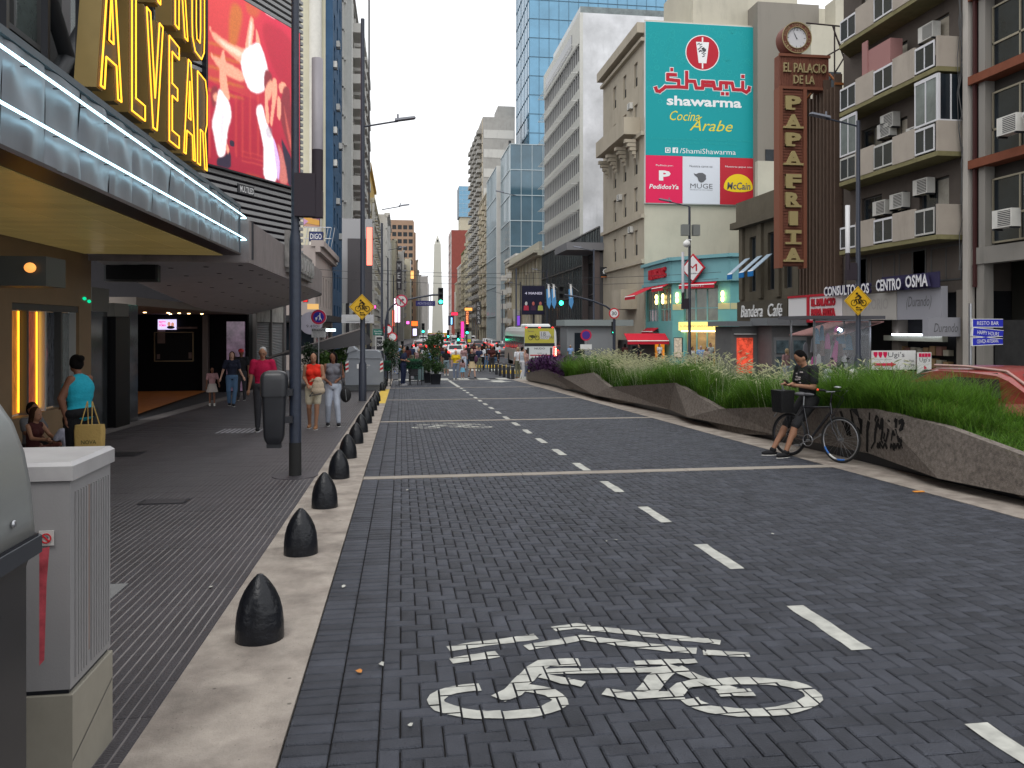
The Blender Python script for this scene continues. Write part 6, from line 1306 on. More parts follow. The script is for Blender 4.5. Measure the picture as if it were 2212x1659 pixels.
for i in range(4): m = MB(); m.box(XW-.02, XW+.08, 35.0+i*2.07, 37.02+i*2.07, 1.9, 2.95); part('marble_panel', m, mat('mottled_marble', (.26,.25,.23), .5, var=.7, scale=2), sh)
for y in (34.95, 38.95, 43.15): m = MB(); m.box(XW-.02, XW+.14, y-.1, y+.12, -1.4, 2.98); part('jamb', m, mat('jamb_grey', (.13,.12,.115), .5), sh)
m = MB(); m.box(XW-.02, XW+.2, 34.9, 43.4, 2.99, 3.25); part('ledge', m, MATS['canopy_fascia'], sh)
SD = Vector((.47,.883,0)).normalized(); SN = Vector((SD.y,-SD.x,0)); SO = Vector((-6.0,25.1,0))
def PS(px, py, off=0):
    x, y, b = ray(px, py); dd = Vector((x, y, b)); o = Vector((0,0,EYE)); pp = SO+SN*off; t_ = (pp-o).dot(SN)/dd.dot(SN); return o+dd*t_
lw = thing('louvred_wall', 'tall wall of grey horizontal louvres turned towards the avenue above the canopies', 'building', (SO.x, SO.y, 4.6))
e = 5.15; m = MB(); m.fbox(SO, SD, UZ, SN, -3.2, e, 4.3, 15.2, -1.2, -.12); part('backing', m, mat('louvre_backing', (.025,.02,.03), .8), lw)
mm = MB(); mm.fbox(Vector((0,0,0)), SD, UZ, SN, -3.2, e, 0, .115, -.11, 0); lme = mm.mesh('louvre', mat('louvre_grey', (.34,.34,.34), .6, dirt=.15))
for i in range(51): o = link('louvre', lme, lw); o.location = SO+UZ*(4.35+i*.212)-Vector(lw.location)
sc_t = thing('led_screen', 'huge bright LED screen showing ballet dancers on a red stage', 'screen', tuple(PS(440,356)))
sx0, sx1 = 0.0, 4.68; b0, t0 = PS(440,356).z, 12.35
SL, SR_, SB, STp = 441, 637, 356, 0
def su(px, py, off=.2): p = PS(px, py, off); return p
m = MB(); m.fbox(SO, SD, UZ, SN, sx0-.06, sx1+.06, 6.62, 12.3, .002, .17); part('cabinet', m, M_blk, sc_t)
GW, GH = 150, 180
Dx, Dy = np.meshgrid((np.arange(GW)+.5)/GW, (np.arange(GH)+.5)/GH)
img = np.zeros((GH, GW, 3)); rr_ = np.random.default_rng(4)
img[:] = (.50,.012,.045); img += (np.sin(Dx*5+1)*.5+.5)[..., None]*(Dy > .45)[..., None]*np.array((.05,.03,.0)); img *= (.62+.55*Dy)[..., None]
def s_uv(x, y): p = PS(.3385*x, .3385*y, .18)-SO; return p.dot(SD)/4.68, (p.z-6.66)/5.6
def fill(pts, col, soft=1, a=1.0):
    P = [s_uv(*q) for q in pts]
    for _ in range(2): P = [v for i in range(len(P)) for v in ((P[i][0]*.78+P[(i+1) % len(P)][0]*.22, P[i][1]*.78+P[(i+1) % len(P)][1]*.22), (P[i][0]*.22+P[(i+1) % len(P)][0]*.78, P[i][1]*.22+P[(i+1) % len(P)][1]*.78))]
    ins = np.zeros((GH, GW), bool)
    for i in range(len(P)):
        (x0, y0), (x1, y1) = P[i], P[(i+1) % len(P)]
        if y0 == y1: continue
        ins ^= ((y0 > Dy) != (y1 > Dy)) & (Dx < (x1-x0)*(Dy-y0)/(y1-y0)+x0)
    m_ = ins.astype(float)
    for _ in range(soft): m_ = (m_+np.roll(m_, 1, 0)+np.roll(m_, -1, 0)+np.roll(m_, 1, 1)+np.roll(m_, -1, 1))/5
    n_ = .9+.25*rr_.random((GH, GW)); img[:] = img*(1-a*m_[..., None])+np.array(col)*(a*m_*n_)[..., None]
WH, LI, SK, DK, HA, OC, DR = (1,.93,.96), (.62,.42,.85), (.85,.33,.22), (.02,.01,.03), (.22,.02,.03), (.50,.15,.02), (.30,.006,.02)
fill([(1470,0),(1560,60),(1500,330),(1455,300)], OC, 8, .8); fill([(1560,0),(1700,0),(1640,120),(1580,90)], OC, 8, .5); fill([(1640,100),(1880,240),(1880,600),(1760,500)], DR, 9, .5)
for q in range(5): y = 250+q*75; fill([(1296,y),(1560,y+75),(1560,y+92),(1296,y+22)], OC, 2, .6)
for x in (1330, 1500, 1540, 1590, 1640): fill([(x,600),(x+14,603),(x+14,1010),(x,1005)], (.62,.06,.05), 2, .6)
for y in (960, 990, 1020): fill([(1540,y),(1680,y+36),(1680,y+42),(1540,y+6)], (.66,.08,.06), 1, .6)
fill([(1480,600),(1690,640),(1690,1040),(1480,1000)], DR, 6, .35)
fill([(1332,160),(1350,175),(1345,215)], SK, 1); fill([(1340,190),(1380,215),(1440,262),(1560,318),(1640,300),(1680,400),(1600,440),(1530,400),(1440,320),(1365,255)], SK, 2); fill([(1380,235),(1440,275),(1555,335),(1545,372),(1440,310)], (1,.62,.48), 2, .8)
fill([(1598,98),(1618,120),(1622,190),(1600,330),(1560,322),(1580,200)], SK, 1); fill([(1600,120),(1612,150),(1598,300),(1580,300)], (1,.7,.6), 1, .7); fill([(1630,165),(1655,240),(1665,300),(1635,300)], SK, 1); fill([(1350,350),(1430,385),(1560,465),(1560,530),(1440,480),(1370,400)], SK, 2); fill([(1345,330),(1360,350),(1362,385),(1350,370)], SK, 1)
fill([(1550,330),(1600,290),(1655,268),(1690,360),(1715,470),(1705,560),(1650,600),(1590,575),(1560,500),(1535,410)], WH, 2); fill([(1590,400),(1620,480),(1612,560),(1595,540)], LI, 3, .4); fill([(1660,300),(1690,380),(1680,450)], (.9,.6,.75), 3, .5)
fill([(1690,430),(1735,470),(1740,540),(1700,600),(1680,540)], HA, 2); fill([(1345,555),(1385,545),(1400,600),(1365,700),(1345,640)], HA, 2); fill([(1360,600),(1388,590),(1392,640),(1365,650)], SK, 2)
fill([(1402,380),(1428,300),(1440,400),(1448,520),(1470,640),(1440,640),(1410,600),(1398,480)], SK, 1); fill([(1398,555),(1425,600),(1470,665),(1476,760),(1452,820),(1440,960),(1428,1005),(1392,1005),(1370,880),(1350,790),(1378,690)], WH, 2); fill([(1410,640),(1440,760),(1430,960),(1405,990),(1400,800)], LI, 3, .55); fill([(1385,1005),(1430,1000),(1472,955),(1478,1085),(1380,1062)], DK, 1); fill([(1440,900),(1466,960),(1450,990)], SK, 1)
fill([(1632,700),(1650,672),(1675,668),(1692,760),(1730,850),(1768,960),(1772,1170),(1678,1146),(1688,950),(1655,800)], WH, 2); fill([(1700,820),(1735,960),(1745,1160),(1720,1150),(1705,980)], LI, 3, .45); fill([(1735,850),(1768,950),(1792,1060),(1778,1168),(1762,1080)], LI, 2)
fill([(1690,560),(1705,560),(1712,690),(1722,790),(1700,790),(1690,680)], SK, 1); fill([(1735,500),(1765,500),(1770,600),(1748,720),(1735,820),(1722,780),(1738,640)], SK, 1); fill([(1690,560),(1730,500),(1745,560),(1715,660)], SK, 2); fill([(1740,820),(1700,800),(1690,850),(1730,900)], (.2,.15,.2), 2, .5)
fill([(1775,545),(1800,518),(1830,540),(1820,590),(1790,600)], SK, 1); fill([(1810,545),(1850,560),(1852,640),(1878,820),(1880,1035),(1850,970),(1815,860),(1790,760),(1780,680),(1800,610)], HA, 2); fill([(1805,640),(1830,760),(1860,900),(1872,1000),(1840,900)], (.55,.10,.08), 2, .8); fill([(1770,600),(1795,640),(1790,780),(1765,740)], SK, 1)
fill([(1790,870),(1822,930),(1860,1010),(1882,1070),(1882,1196),(1838,1186),(1815,1040)], DK, 1); fill([(1768,900),(1800,960),(1828,1080),(1838,1184),(1778,1168),(1790,1050)], (.50,.14,.12), 2); fill([(1465,893),(1497,903),(1497,940),(1467,930)], DK, 0)
img = np.clip(img, 0, 1)*(.93+.14*rr_.random((GH, GW, 1)))
gx, gz = np.meshgrid(np.linspace(sx0, sx1, GW+1), np.linspace(6.66, 12.26, GH+1)); base = np.array(SO+SN*.18); V = base+gx.reshape(-1, 1)*np.array(SD)+np.array((0,0,1.))*gz.reshape(-1, 1)
ii, jj_ = np.meshgrid(np.arange(GW), np.arange(GH)); a0 = (jj_*(GW+1)+ii).reshape(-1); Fq = np.stack([a0, a0+1, a0+GW+2, a0+GW+1], 1)
mt = bpy.data.materials.new('screen_picture'); mt.use_nodes = True; b_ = mt.node_tree.nodes['Principled BSDF']; b_.inputs['Base Color'].default_value = (.01,.01,.01,1); b_.inputs['Emission Strength'].default_value = .95; at_ = mt.node_tree.nodes.new('ShaderNodeAttribute'); at_.attribute_name = 'picture'; mt.node_tree.links.new(at_.outputs['Color'], b_.inputs['Emission Color'])
me = fast_mesh('display', V, Fq, mt); ca = me.attributes.new('picture', 'FLOAT_COLOR', 'CORNER'); cc = np.ones((GW*GH, 4, 4)); cc[:, :, :3] = img.reshape(-1, 1, 3); ca.data.foreach_set('color', cc.reshape(-1).astype(np.float32)); part('display', me, None, sc_t)
s = thing('maker_plate', 'small plate reading MULTILED below the LED screen', 'sign', tuple(PS(515,410))); p0, p1 = PS(514,416,.03), PS(549,407,.03); m = MB(); u0 = (p0-SO).dot(SD); u1 = (p1-SO).dot(SD)
m.fbox(SO, SD, UZ, SN, u0, u1, p0.z-.0, p0.z+.3, .002, .03); part('panel', m, M_blk, s); lettering('MULTILED', SO+SD*(u0+.1)+UZ*(p0.z+.05), SD, UZ, SN, u1-u0-.12, .2, wp, s, d=.034, bold=.02)
m = MB(); m.poly([(-6.35,34.8,3.2),(-6.35,45,3.2),(-6.35,45,9),(-6.35,34.8,9)]); m.poly([(-6.35,45,-1.4),(-6.35,45,9),(-20,45,9),(-20,45,-1.4)]); m.poly([(-6.35,34.8,9),(-6.35,45,9),(-20,45,9),(-20,34.8,9)]); m.poly([(-6.35,43.4,-1.4),(-6.35,45,-1.4),(-6.35,45,3.2),(-6.35,43.4,3.2)])
solo('corner_building', m, mat('corner_dark', (.07,.065,.07), .7, dirt=.3), 'dark plain corner building behind the curved canopy', 'building')
# BEYOND THE CROSSING, LEFT: billboards and signs
s = thing('billboard', 'blank two tone grey hoarding standing out over the left pavement', 'billboard', (-4, 70, 4)); a, b_ = PY(739, 655, 70), PY(804, 473, 70)
m = MB(); m.box(a.x, b_.x, 70, 70.4, a.z, b_.z); part('panel', m, mat('hoarding_grey', (.33,.33,.34), .7), s); a2, b2 = PY(751, 655, 70), PY(804, 516, 70); m = MB(); m.box(a2.x, b2.x, 69.9, 69.99, a2.z, b2.z); part('dark_panel', m, mat('hoarding_dark', (.075,.07,.075), .7), s)
m = MB(); m.box(b_.x-.5, b_.x-.2, 70.1, 70.3, -1.6, a.z); m.box(a.x+.3, a.x+.6, 70.1, 70.3, -1.6, a.z); part('post', m, M_blk, s)
def neon_panel(px0, px1, py0, py1, Y, col, st_, label, txt=None, tcol=None, name='neon_sign'):
    a, b_ = PY(px0, py1, Y), PY(px1, py0, Y); s = thing(name, label, 'sign', ((a.x+b_.x)/2, Y, a.z)); m = MB(); m.box(a.x, b_.x, Y, Y+.25, a.z, b_.z); part('panel', m, emi('neon_%d_%d' % (px0, py0), col, st_) if st_ else mat('sign_%d_%d' % (px0, py0), col, .6), s)
    m = MB(); e_ = .03*(Y/60); m.box(a.x-e_, b_.x+e_, Y+.05, Y+.3, a.z-e_, b_.z+e_); part('casing', m, M_blk, s)
    if txt:
        w, h = b_.x-a.x, b_.z-a.z
        if h > w*1.5:
            n_ = len(txt)
            for i, ch in enumerate(txt): lettering(ch, Vector((a.x+w*.2, Y, b_.z-h*(i+.85)/n_)), UX, UZ, NY, w*.6, h*.65/n_, tcol, s)
        else: lettering(txt, Vector((a.x+w*.08, Y, a.z+h*.2)), UX, UZ, NY, w*.84, h*.6, tcol, s)
    return s
neon_panel(792, 804, 491, 573, 68, (1,.22,.16), 1.1, 'salmon lit vertical panel on the edge of the grey hoarding')
s = neon_panel(656, 690, 411, 489, 62, (.50,.28,.20), 0, 'colourful food advertisement above the corner house', name='food_billboard')
a, b_ = PY(656, 489, 62), PY(690, 411, 62); w, h = b_.x-a.x, b_.z-a.z
for k, (c_, P_) in enumerate(((( .62,.66,.72), [(0,1),(.6,1),(.55,.86),(.3,.8),(.25,.62),(0,.6)]), ((.45,.02,.10), [(.0,.86),(.35,.76),(.3,.72),(0,.8)]), ((.62,.66,.72), [(.8,1),(1,1),(1,.55),(.82,.65)]), ((.6,.33,.08), [(0,.62),(.3,.66),(.7,.45),(1,.5),(1,.4),(.6,.36),(0,.5)]), ((.30,.01,.10), [(0,.45),(.5,.33),(1,.35),(1,.28),(.5,.26)]), ((.25,.08,.35), [(.55,.3),(1,.27),(1,.2),(.6,.24)]), ((.65,.35,.08), [(0,.3),(.5,.22),(1,.16),(1,.03),(0,.1)]), ((.55,.3,.5), [(0,.22),(.3,.14),(0,.04)]))):
    m = MB(); m.prism([(p[0]*w, p[1]*h) for p in P_], a, UX, UZ, NY, .004+k*.003, .006+k*.003); part('food_print', m, mat('food_ink_%d' % k, c_, .6), s)
s = neon_panel(668, 697, 501, 520, 61, (.03,.04,.12), 0, 'dark blue roof sign with white letters on the corner house', 'DIGO', wp); m = MB(); a, b_ = PY(657, 533, 61.5), PY(716, 492, 61.5)
for i in range(9): m.tube((a.x+i*.25, 61.4, 7.6), (a.x+.3+i*.25, 61.4, b_.z), .03, n=5)
m.tube((a.x, 61.4, b_.z), (b_.x, 61.4, b_.z), .04, n=5); m.tube((a.x, 61.4, 8.4), (b_.x, 61.4, 8.4), .04, n=5); solo('roof_frame', m, M_steel, 'light steel framework on the roof of the corner house', 'frame')
neon_panel(857, 867, 565, 625, 118, (.06,.055,.065), 0, 'dark vertical sign with white letters MET on the left row', 'MET', wp)
neon_panel(851, 864, 645, 696, 150, (1,.80,.95), 1.6, 'glowing pale pink vertical sign, left row')
neon_panel(848, 852, 670, 705, 140, (1,.16,.08), 1.4, 'thin orange red vertical neon, left row')
neon_panel(889, 902, 694, 704, 230, (1,.13,.02), 1.5, 'small orange red neon box on the left row')
neon_panel(887, 894, 585, 602, 200, (.9,.45,.15), .9, 'small lit picture panel high on the left row')
neon_panel(878, 884, 694, 700, 190, (1,.15,.6), 1.4, 'small magenta neon on the left row')
neon_panel(892, 900, 710, 725, 170, (.65,.6,1), 1.3, 'pale violet lit sign at street level, left row')
neon_panel(806, 812, 660, 666, 100, (1,.1,.5), 1.2, 'tiny pink neon strip beside the yellow bicycle sign')
neon_panel(996, 1002, 695, 729, 120, (1,.03,.22), 1.6, 'hot pink vertical neon sign, right row')
neon_panel(1004, 1020, 665, 671, 150, (.9,.35,.08), 1.0, 'orange arrow shaped sign top, right row')
neon_panel(1006, 1013, 672, 706, 150, (.35,.09,.05), .3, 'orange lettered vertical sign reading GUERRIN', 'GUERRIN', emi('orange_neon_letter', (1,.35,.12), 1.4))
neon_panel(975, 989, 675, 681, 260, (.9,.03,.08), 1.0, 'small red neon name sign on the right row')
neon_panel(969, 979, 683, 702, 200, (.05,.06,.12), 0, 'dark blue board with a cyan strip, right row'); neon_panel(974, 977, 686, 701, 198, (.25,.6,1), 1.3, 'cyan lit strip on the dark blue board')
neon_panel(1030, 1038, 652, 700, 112, (.10,.10,.10), 0, 'black vertical lettered sign on the right row', 'LORSA', wp)
neon_panel(1008, 1018, 716, 740, 95, (.35,.38,.34), .1, 'pale bus stop board with yellow foot, right side')
neon_panel(1009, 1017, 733, 739, 94, (.55,.5,.03), .2, 'yellow bus stop plate, right side')
neon_panel(1117, 1123, 682, 703, 100, (.20,.07,.55), .5, 'violet narrow banner right of the far street lamp')
s = neon_panel(1128, 1176, 618, 679, 78, (.010,.010,.03), 0, 'dark theatre poster billboard with two portraits over the street', 'x' if 0 else None, name='poster_billboard')
a, b_ = PY(1128, 679, 78), PY(1176, 618, 78); w, h = b_.x-a.x, b_.z-a.z
lettering('4 MANES', Vector((a.x+w*.12, 78, a.z+h*.70)), UX, UZ, NY, w*.78, h*.09, mat('poster_lilac', (.62,.60,.75), .6), s, bold=.03)
for x, c1, c2 in ((.18,(.4,.03,.06),(.5,.5,.5)), (.5,(.05,.02,.05),(.45,.12,.10)), (.82,(.42,.45,.10),(.45,.15,.12))):
    m = MB(); m.prism([(-w*.12,0),(w*.12,0),(w*.10,h*.16),(0,h*.2),(-w*.1,h*.16)], Vector((a.x+w*x,78,a.z+h*.14)), UX, UZ, NY, .004, .01); part('portrait', m, mat('poster_body_%d' % int(x*10), c1, .6), s); m = MB(); m.ell((a.x+w*x,77.98,a.z+h*.38), (w*.06,.01,h*.07)); part('portrait', m, mat('poster_face_%d' % int(x*10), c2, .6), s)
m = MB(); m.box(a.x+w*.5, a.x+w*.5+.2, 78.3, 78.5, -1.5, b_.z); part('post', m, M_blk, s)
m = MB(); m.box(21.0-2.6, 20.95, 78.5, 90, 1.3, 1.9); solo('shop_awning', m, mat('lit_awning_dark', (.05,.045,.05), .7), 'dark awning along the glass fronted building', 'awning')
for i, x in enumerate((0, 1.3, 6.0)):   # sky blue and white flags
    s = thing('flag', ['light blue and white flag on the glass front, left one', 'light blue and white flag on the glass front, middle one', 'light blue and white flag on the glass front, right one'][i], 'flag', (18.5+x*.5, 82-x*.6, 4), 0, 'flags on the glass front')
    q = PY(1180+[0,11,48][i], 660, 76); fb = mat('flag_blue', (.10,.30,.58), .8); m = MB(); m.prism([(0,1.6),(.35,1.7),(.5,.3),(.3,-.35),(.05,.1)], q, UX, UZ, NY, 0, .05); part('cloth', m, fb, s); m = MB(); m.prism([(.12,2.1),(.3,2.1),(.36,.9),(.2,.7)], q, UX, UZ, NY, -.02, .06); part('cloth_stripe', m, M_white, s); m = MB(); m.tube(q+Vector((0,0,2.2)), q+Vector((1.0,0,1.4)), .03); part('pole', m, M_steel, s)
# STREET LAMPS, POSTS, SIGNALS
def lamp(x, y, hp, arm_z, direction, label, ext_top=False, sign=None, r=.085):
    zg_ = GZ(y)+(.12 if x > 14 and y < 46 else (.08 if y > 58 else 0)); t = thing('street_lamp', label, 'street lamp', (x, y, zg_)); m = MB()
    m.lathe([(r*1.5,0),(r*1.5,1.2),(r,1.3),(r*.75,hp)], n=14); part('pole', m, M_post, t, world=False)
    z = arm_z-zg_; d = direction; m = MB(); m.path([(0,0,z),(d*1.0,0,z+.2),(d*1.15,0,z+.22)], .03, 8); part('arm', m, M_post, t, world=False)
    m = MB(); m.add([(d*1.05,-.13,z+.22),(d*1.7,-.13,z+.33),(d*1.75,0,z+.36),(d*1.7,.13,z+.33),(d*1.05,.13,z+.22),(d*1.05,-.1,z+.30),(d*1.7,-.1,z+.40),(d*1.7,.1,z+.40),(d*1.05,.1,z+.30)], [(0,1,6,5),(1,2,6),(2,7,6),(2,3,7),(3,4,8,7),(4,0,5,8),(5,6,7,8),(0,4,3,2,1)]); m.tube((d*1.15,0,z+.3),(d*1.15,0,z+.46),.03); part('lamp_head', m, mat('lamp_head_grey', (.16,.17,.20), .5), t, world=False); return t
L1 = lamp(-1.28, 26.4, 12.6, 8.28, 1, 'tall street lamp with the left hand yellow bicycle sign')
lamp(-1.25, 50.5, 9.6, 9.1, 1, 'second street lamp on the left, at the cross street'); lamp(-1.3, 75, 9.6, 8.9, 1, 'third street lamp on the left pavement'); lamp(-1.0, 98, 9.6, 8.3, 1, 'fourth street lamp on the left pavement'); lamp(-.7, 122, 9.6, 8.2, 1, 'fifth street lamp on the left pavement')
lamp(15.2, 24.6, 9.2, 8.42, -1, 'street lamp with the right hand yellow bicycle sign'); lamp(15.55, 41.2, 9.3, 8.25, -1, 'street lamp with camera and boxes before the turquoise cafe'); lamp(15.6, 63, 9.4, 7.9, -1, 'street lamp right of the green signal arm'); lamp(15.6, 84, 9.4, 7.6, -1, 'street lamp beside the dark poster billboard'); lamp(16.0, 106, 9.4, 7.4, -1, 'distant street lamp on the right row'); lamp(16.6, 130, 9.4, 7.2, -1, 'farthest visible street lamp on the right row')
lamp(9.6, 66, 8, 12.8, -1, 'tall dark mast near the bus with short crossbars')
def cell(x, y, z, rot, label, par_h, tube=(.62,.62,.63)):
    t = thing('radio_unit', label, 'antenna', (x, y, z)); d = rot
    m = MB(); m.lathe([(.075,0),(.075,par_h),(.0,par_h+.005)], (d*.26,0,.55), n=20); part('tube', m, mat('radome_%d' % int(tube[0]*100), tube, .5, var=.08), t, world=False); m = MB(); m.lathe([(.075,0),(.075,.549)], (d*.26,0,0), n=20); m.box(min(0,d*.2)-.03, max(0,d*.2)+.04, -.09, .09, -.35, .22) ; m.box(d*.26-.07, d*.26+.07, -.08, .08, -.36, 0); part('casing', m, mat('radio_dark', (.035,.027,.035), .6), t, world=False)
cell(-1.38, 10.8, 3.5, 1, 'grey radio cylinder with dark box bracketed to the near post', 1.22, (.28,.26,.28)); cell(15.05, 24.55, 3.6, -1, 'white radio cylinder on the right hand sign lamp', 1.6); cell(15.4, 41.1, 3.0, -1, 'pale radio cylinder on the lamp before the turquoise cafe', 2.2, (.42,.42,.45))
t = thing('near_post', 'thick dark blue grey post standing on the left pavement, nearest post', 'post', (-1.41, 10.81, GZ(10.81))); m = MB(); m.lathe([(.078,.45),(.078,3.10),(.072,3.16),(.052,3.28),(.049,9)], n=28); part('shaft', m, mat('near_post_paint', (.022,.029,.048), .4, var=.3, scale=18, bump=.2, bscale=80), t, world=False); m = MB(); m.lathe([(.082,0),(.080,.449)], n=28); part('foot', m, M_rubber, t, world=False)
m = MB(); m.lathe([(.3,.004),(.3,.012)], n=24); part('base_ring', m, M_tile, t, world=False)
t = thing('litter_bin', 'dark plastic litter bin with rounded lid hung beside the near post', 'litter bin', (-1.665, 10.7, GZ(10.7))); t.scale = (.92, .92, .9)
def rrect(w, d, r, n=5):
    out = []
    for cx_, cy_, a0 in ((w-r,d-r,0),(-w+r,d-r,90),(-w+r,-d+r,180),(w-r,-d+r,270)):
        for i in range(n+1): a = radians(a0+90*i/n); out.append((cx_+r*cos(a), cy_+r*sin(a)))
    return out
def loft(m, secs, mi=0, cap=True):
    k = len(secs[0]); vs = [p for s_ in secs for p in s_]; m.add(vs, [(i*k+j, i*k+(j+1) % k, (i+1)*k+(j+1) % k, (i+1)*k+j) for i in range(len(secs)-1) for j in range(k)], mi, True)
    if cap: m.add(list(secs[0]), [tuple(range(k-1,-1,-1))], mi); m.add(list(secs[-1]), [tuple(range(k))], mi)
m = MB(); loft(m, [[(x*s_, y*s_, z) for x, y in rrect(.175,.13,.06)] for s_, z in ((.55,.50),(.72,.56),(.80,.62),(.86,.9),(.93,1.25),(.97,1.42))]); m.box(-.1,.1,-.05,.05,.44,.5); part('body', m, mat('bin_plastic', (.014,.015,.019), .42, var=.2, scale=8), t, world=False)
m = MB(); loft(m, [[(x*s_, y*s_, z) for x, y in rrect(.18,.14,.07)] for s_, z in ((1.0,1.20),(1.03,1.44),(.98,1.50),(.80,1.545),(.45,1.57),(.1,1.575))]); part('lid', m, mat('bin_lid', (.024,.025,.029), .35, var=.2), t, world=False)
m = MB(); m.box(.15,.26,-.04,.04,.8,.9); m.box(.15,.26,-.04,.04,1.2,1.3); part('bracket', m, M_blk, t, world=False)
M_sy = mat('sign_yellow', (.72,.42,.012), .45, var=.04)
def cycle_sign(px, py, hd, Y, label):
    c = PY(px, py, Y); zc = c.z; s = thing('cycle_sign', label, 'sign', (c.x, Y, zc)); r = hd
    m = MB(); m.prism([(r,0),(0,r),(-r,0),(0,-r)], c, UX, UZ, NY, 0, .02); part('plate', m, M_sy, s)
    m = MB()
    for i in range(4):
        q = [(r*.93,0),(0,r*.93),(-r*.93,0),(0,-r*.93)]; a, b2 = Vector(q[i]), Vector(q[(i+1) % 4]); k = .975; m.prism([tuple(a), tuple(b2), tuple(b2*k), tuple(a*k)], c, UX, UZ, NY, .0205, .023)
    def L(pts, w):
        for (x0,y0),(x1,y1) in zip(pts[:-1], pts[1:]):
            d_ = Vector((x1-x0, y1-y0));
            if d_.length < 1e-6: continue
            n_ = Vector((-d_.y, d_.x)).normalized()*w/2; e_ = d_.normalized()*w*.3; L.k += .0004; m.prism([(x0+n_.x-e_.x, y0+n_.y-e_.y),(x1+n_.x+e_.x, y1+n_.y+e_.y),(x1-n_.x+e_.x, y1-n_.y+e_.y),(x0-n_.x-e_.x, y0-n_.y-e_.y)], c, UX, UZ, NY, .0205, .023+L.k)
    L.k = 0
    z = r/.255   # photo units: sign half diagonal 255
    for cx_ in (-.081, .098): cp_ = [(cx_*z+.05*z*cos(a), -.035*z+.05*z*sin(a)) for a in [2*pi*i/18 for i in range(19)]]; L(cp_, .011*z)
    L([(-.081*z,-.035*z),(-.05*z,.03*z),(.0,.025*z),(.035*z,-.035*z),(.098*z,-.035*z),(.045*z,.025*z),(.02*z,-.04*z)], .010*z); L([(-.05*z,.03*z),(-.015*z,-.04*z),(.035*z,-.035*z)], .009*z); L([(-.05*z,.055*z),(-.01*z,.085*z),(.0*z,.105*z)], .014*z); L([(.005*z,.095*z),(.045*z,.055*z)], .036*z); L([(.04*z,.05*z),(.005*z,.02*z),(.02*z,-.045*z)], .018*z)
    cp_ = [(-.025*z+.009*z*cos(a), .128*z+.009*z*sin(a)) for a in [2*pi*i/10 for i in range(11)]]; L(cp_, .02*z)
    L([(.04*z,-.112*z),(-.04*z,-.112*z)], .008*z); L([(-.02*z,-.098*z),(-.042*z,-.112*z),(-.02*z,-.126*z)], .007*z); L([(-.04*z,-.152*z),(.06*z,-.152*z)], .008*z); L([(.042*z,-.138*z),(.064*z,-.152*z),(.042*z,-.166*z)], .007*z)
    part('cycle_print', m, mat('sign_black', (.02,.012,.005), .6), s)
cycle_sign(782, 663, .42, 26.2, 'yellow diamond cycle warning sign on the left street lamp'); cycle_sign(1853, 650, .49, 24.35, 'yellow diamond cycle warning sign on the right street lamp')
t = thing('delivery_sign', 'round blue sign ringed in red showing a porter, with a parking notice plate beneath', 'sign', (-3.4, 32.6, GZ(32.6))); c = PY(688, 685, 32.6)
m = MB(); m.tube((c.x, 32.65, GZ(32.6)), (c.x, 32.65, c.z+.2), .03); part('pole', m, M_steel, t)
disc(Vector((c.x,0,c.z)), .315, wp, 32.6, 'sign_disc', par=t); disc(Vector((c.x,0,c.z)), .30, mat('sign_crimson', (.50,.01,.06), .5), 32.597, 'sign_disc', par=t); disc(Vector((c.x,0,c.z)), .215, mat('sign_deep_blue', (.012,.012,.30), .5), 32.594, 'sign_disc', par=t)
m = MB(); z = .001
for P_ in ([(.04,.10),(.07,.10),(.08,.0),(.14,-.13),(.11,-.14),(.06,-.05),(.04,-.13),(.01,-.13),(.03,-.01)], [(-.03,.05),(.05,.075),(.05,.05),(-.03,.02)], [(-.13,-.02),(-.06,.0),(-.04,-.08),(-.11,-.11)], [(-.05,.03),(-.03,.02),(-.09,-.14),(-.11,-.13)]): m.prism(P_, c, UX, UZ, NY, .008, .010+z); z += .001
m.ell((c.x+.055, 32.588, c.z+.13), (.025,.004,.028)); part('porter_print', m, wp, t)
a, b_ = PY(673, 729, 32.6), PY(704, 709, 32.6); m = MB(); m.box(a.x, b_.x, 32.58, 32.62, a.z, b_.z); part('plate', m, mat('plate_grey_white', (.50,.50,.50), .6), t); m = MB(); m.box(a.x+.02, b_.x-.02, 32.565, 32.579, b_.z-.12, b_.z-.02); part('plate_band', m, M_blk, t)
w = b_.x-a.x; lettering('NO ESTACIONAR', Vector((a.x+.05,32.56,b_.z-.10)), UX, UZ, NY, w-.1, .06, wp, t)
for i, s_ in enumerate(('EXCEPTO', 'CARGA Y DESCARGA', 'DE 21 A 9 HS', 'GRUA Y MULTA')): lettering(s_, Vector((a.x+.08,32.58,b_.z-.19-i*.058)), UX, UZ, NY, w-.16, .035, gp_, t)
M_sg = mat('signal_black', (.012,.014,.013), .5); M_gr_on = emi('signal_green', (.02,.95,.50), 9)
def signal_head(t, x, y, z, s=1.0, on='g', dirn=NY):
    m = MB(); m.box(x-.15*s, x+.15*s, y, y+.2*s, z-.5*s, z+.5*s); part('signal_head', m, M_sg, t)
    for i, dz in enumerate((.33, 0, -.33)):
        m = MB(); m.lathe([(.1*s,0),(.1*s,.004)], (0,0,0), n=16); m.v = [(x+v[0], y-.01-v[2], z+dz*s+v[1]) for v in m.v]; part('lens', m, (M_gr_on if (on == 'g' and i == 2) else emi('signal_red', (1,.03,.02), 7) if (on == 'r' and i == 0) else M_dark), t)
        m = MB(); m.box(x-.12*s, x+.12*s, y-.16*s, y-.001, z+dz*s+.115*s, z+dz*s+.135*s); part('hood', m, M_sg, t)
t = thing('signal_mast', 'left signal mast with arched arm, no left turn disc and street name board', 'traffic light', (-1.2, 46.6, GZ(46)))
Q = lambda px, py: PY(px, py, 46.6)
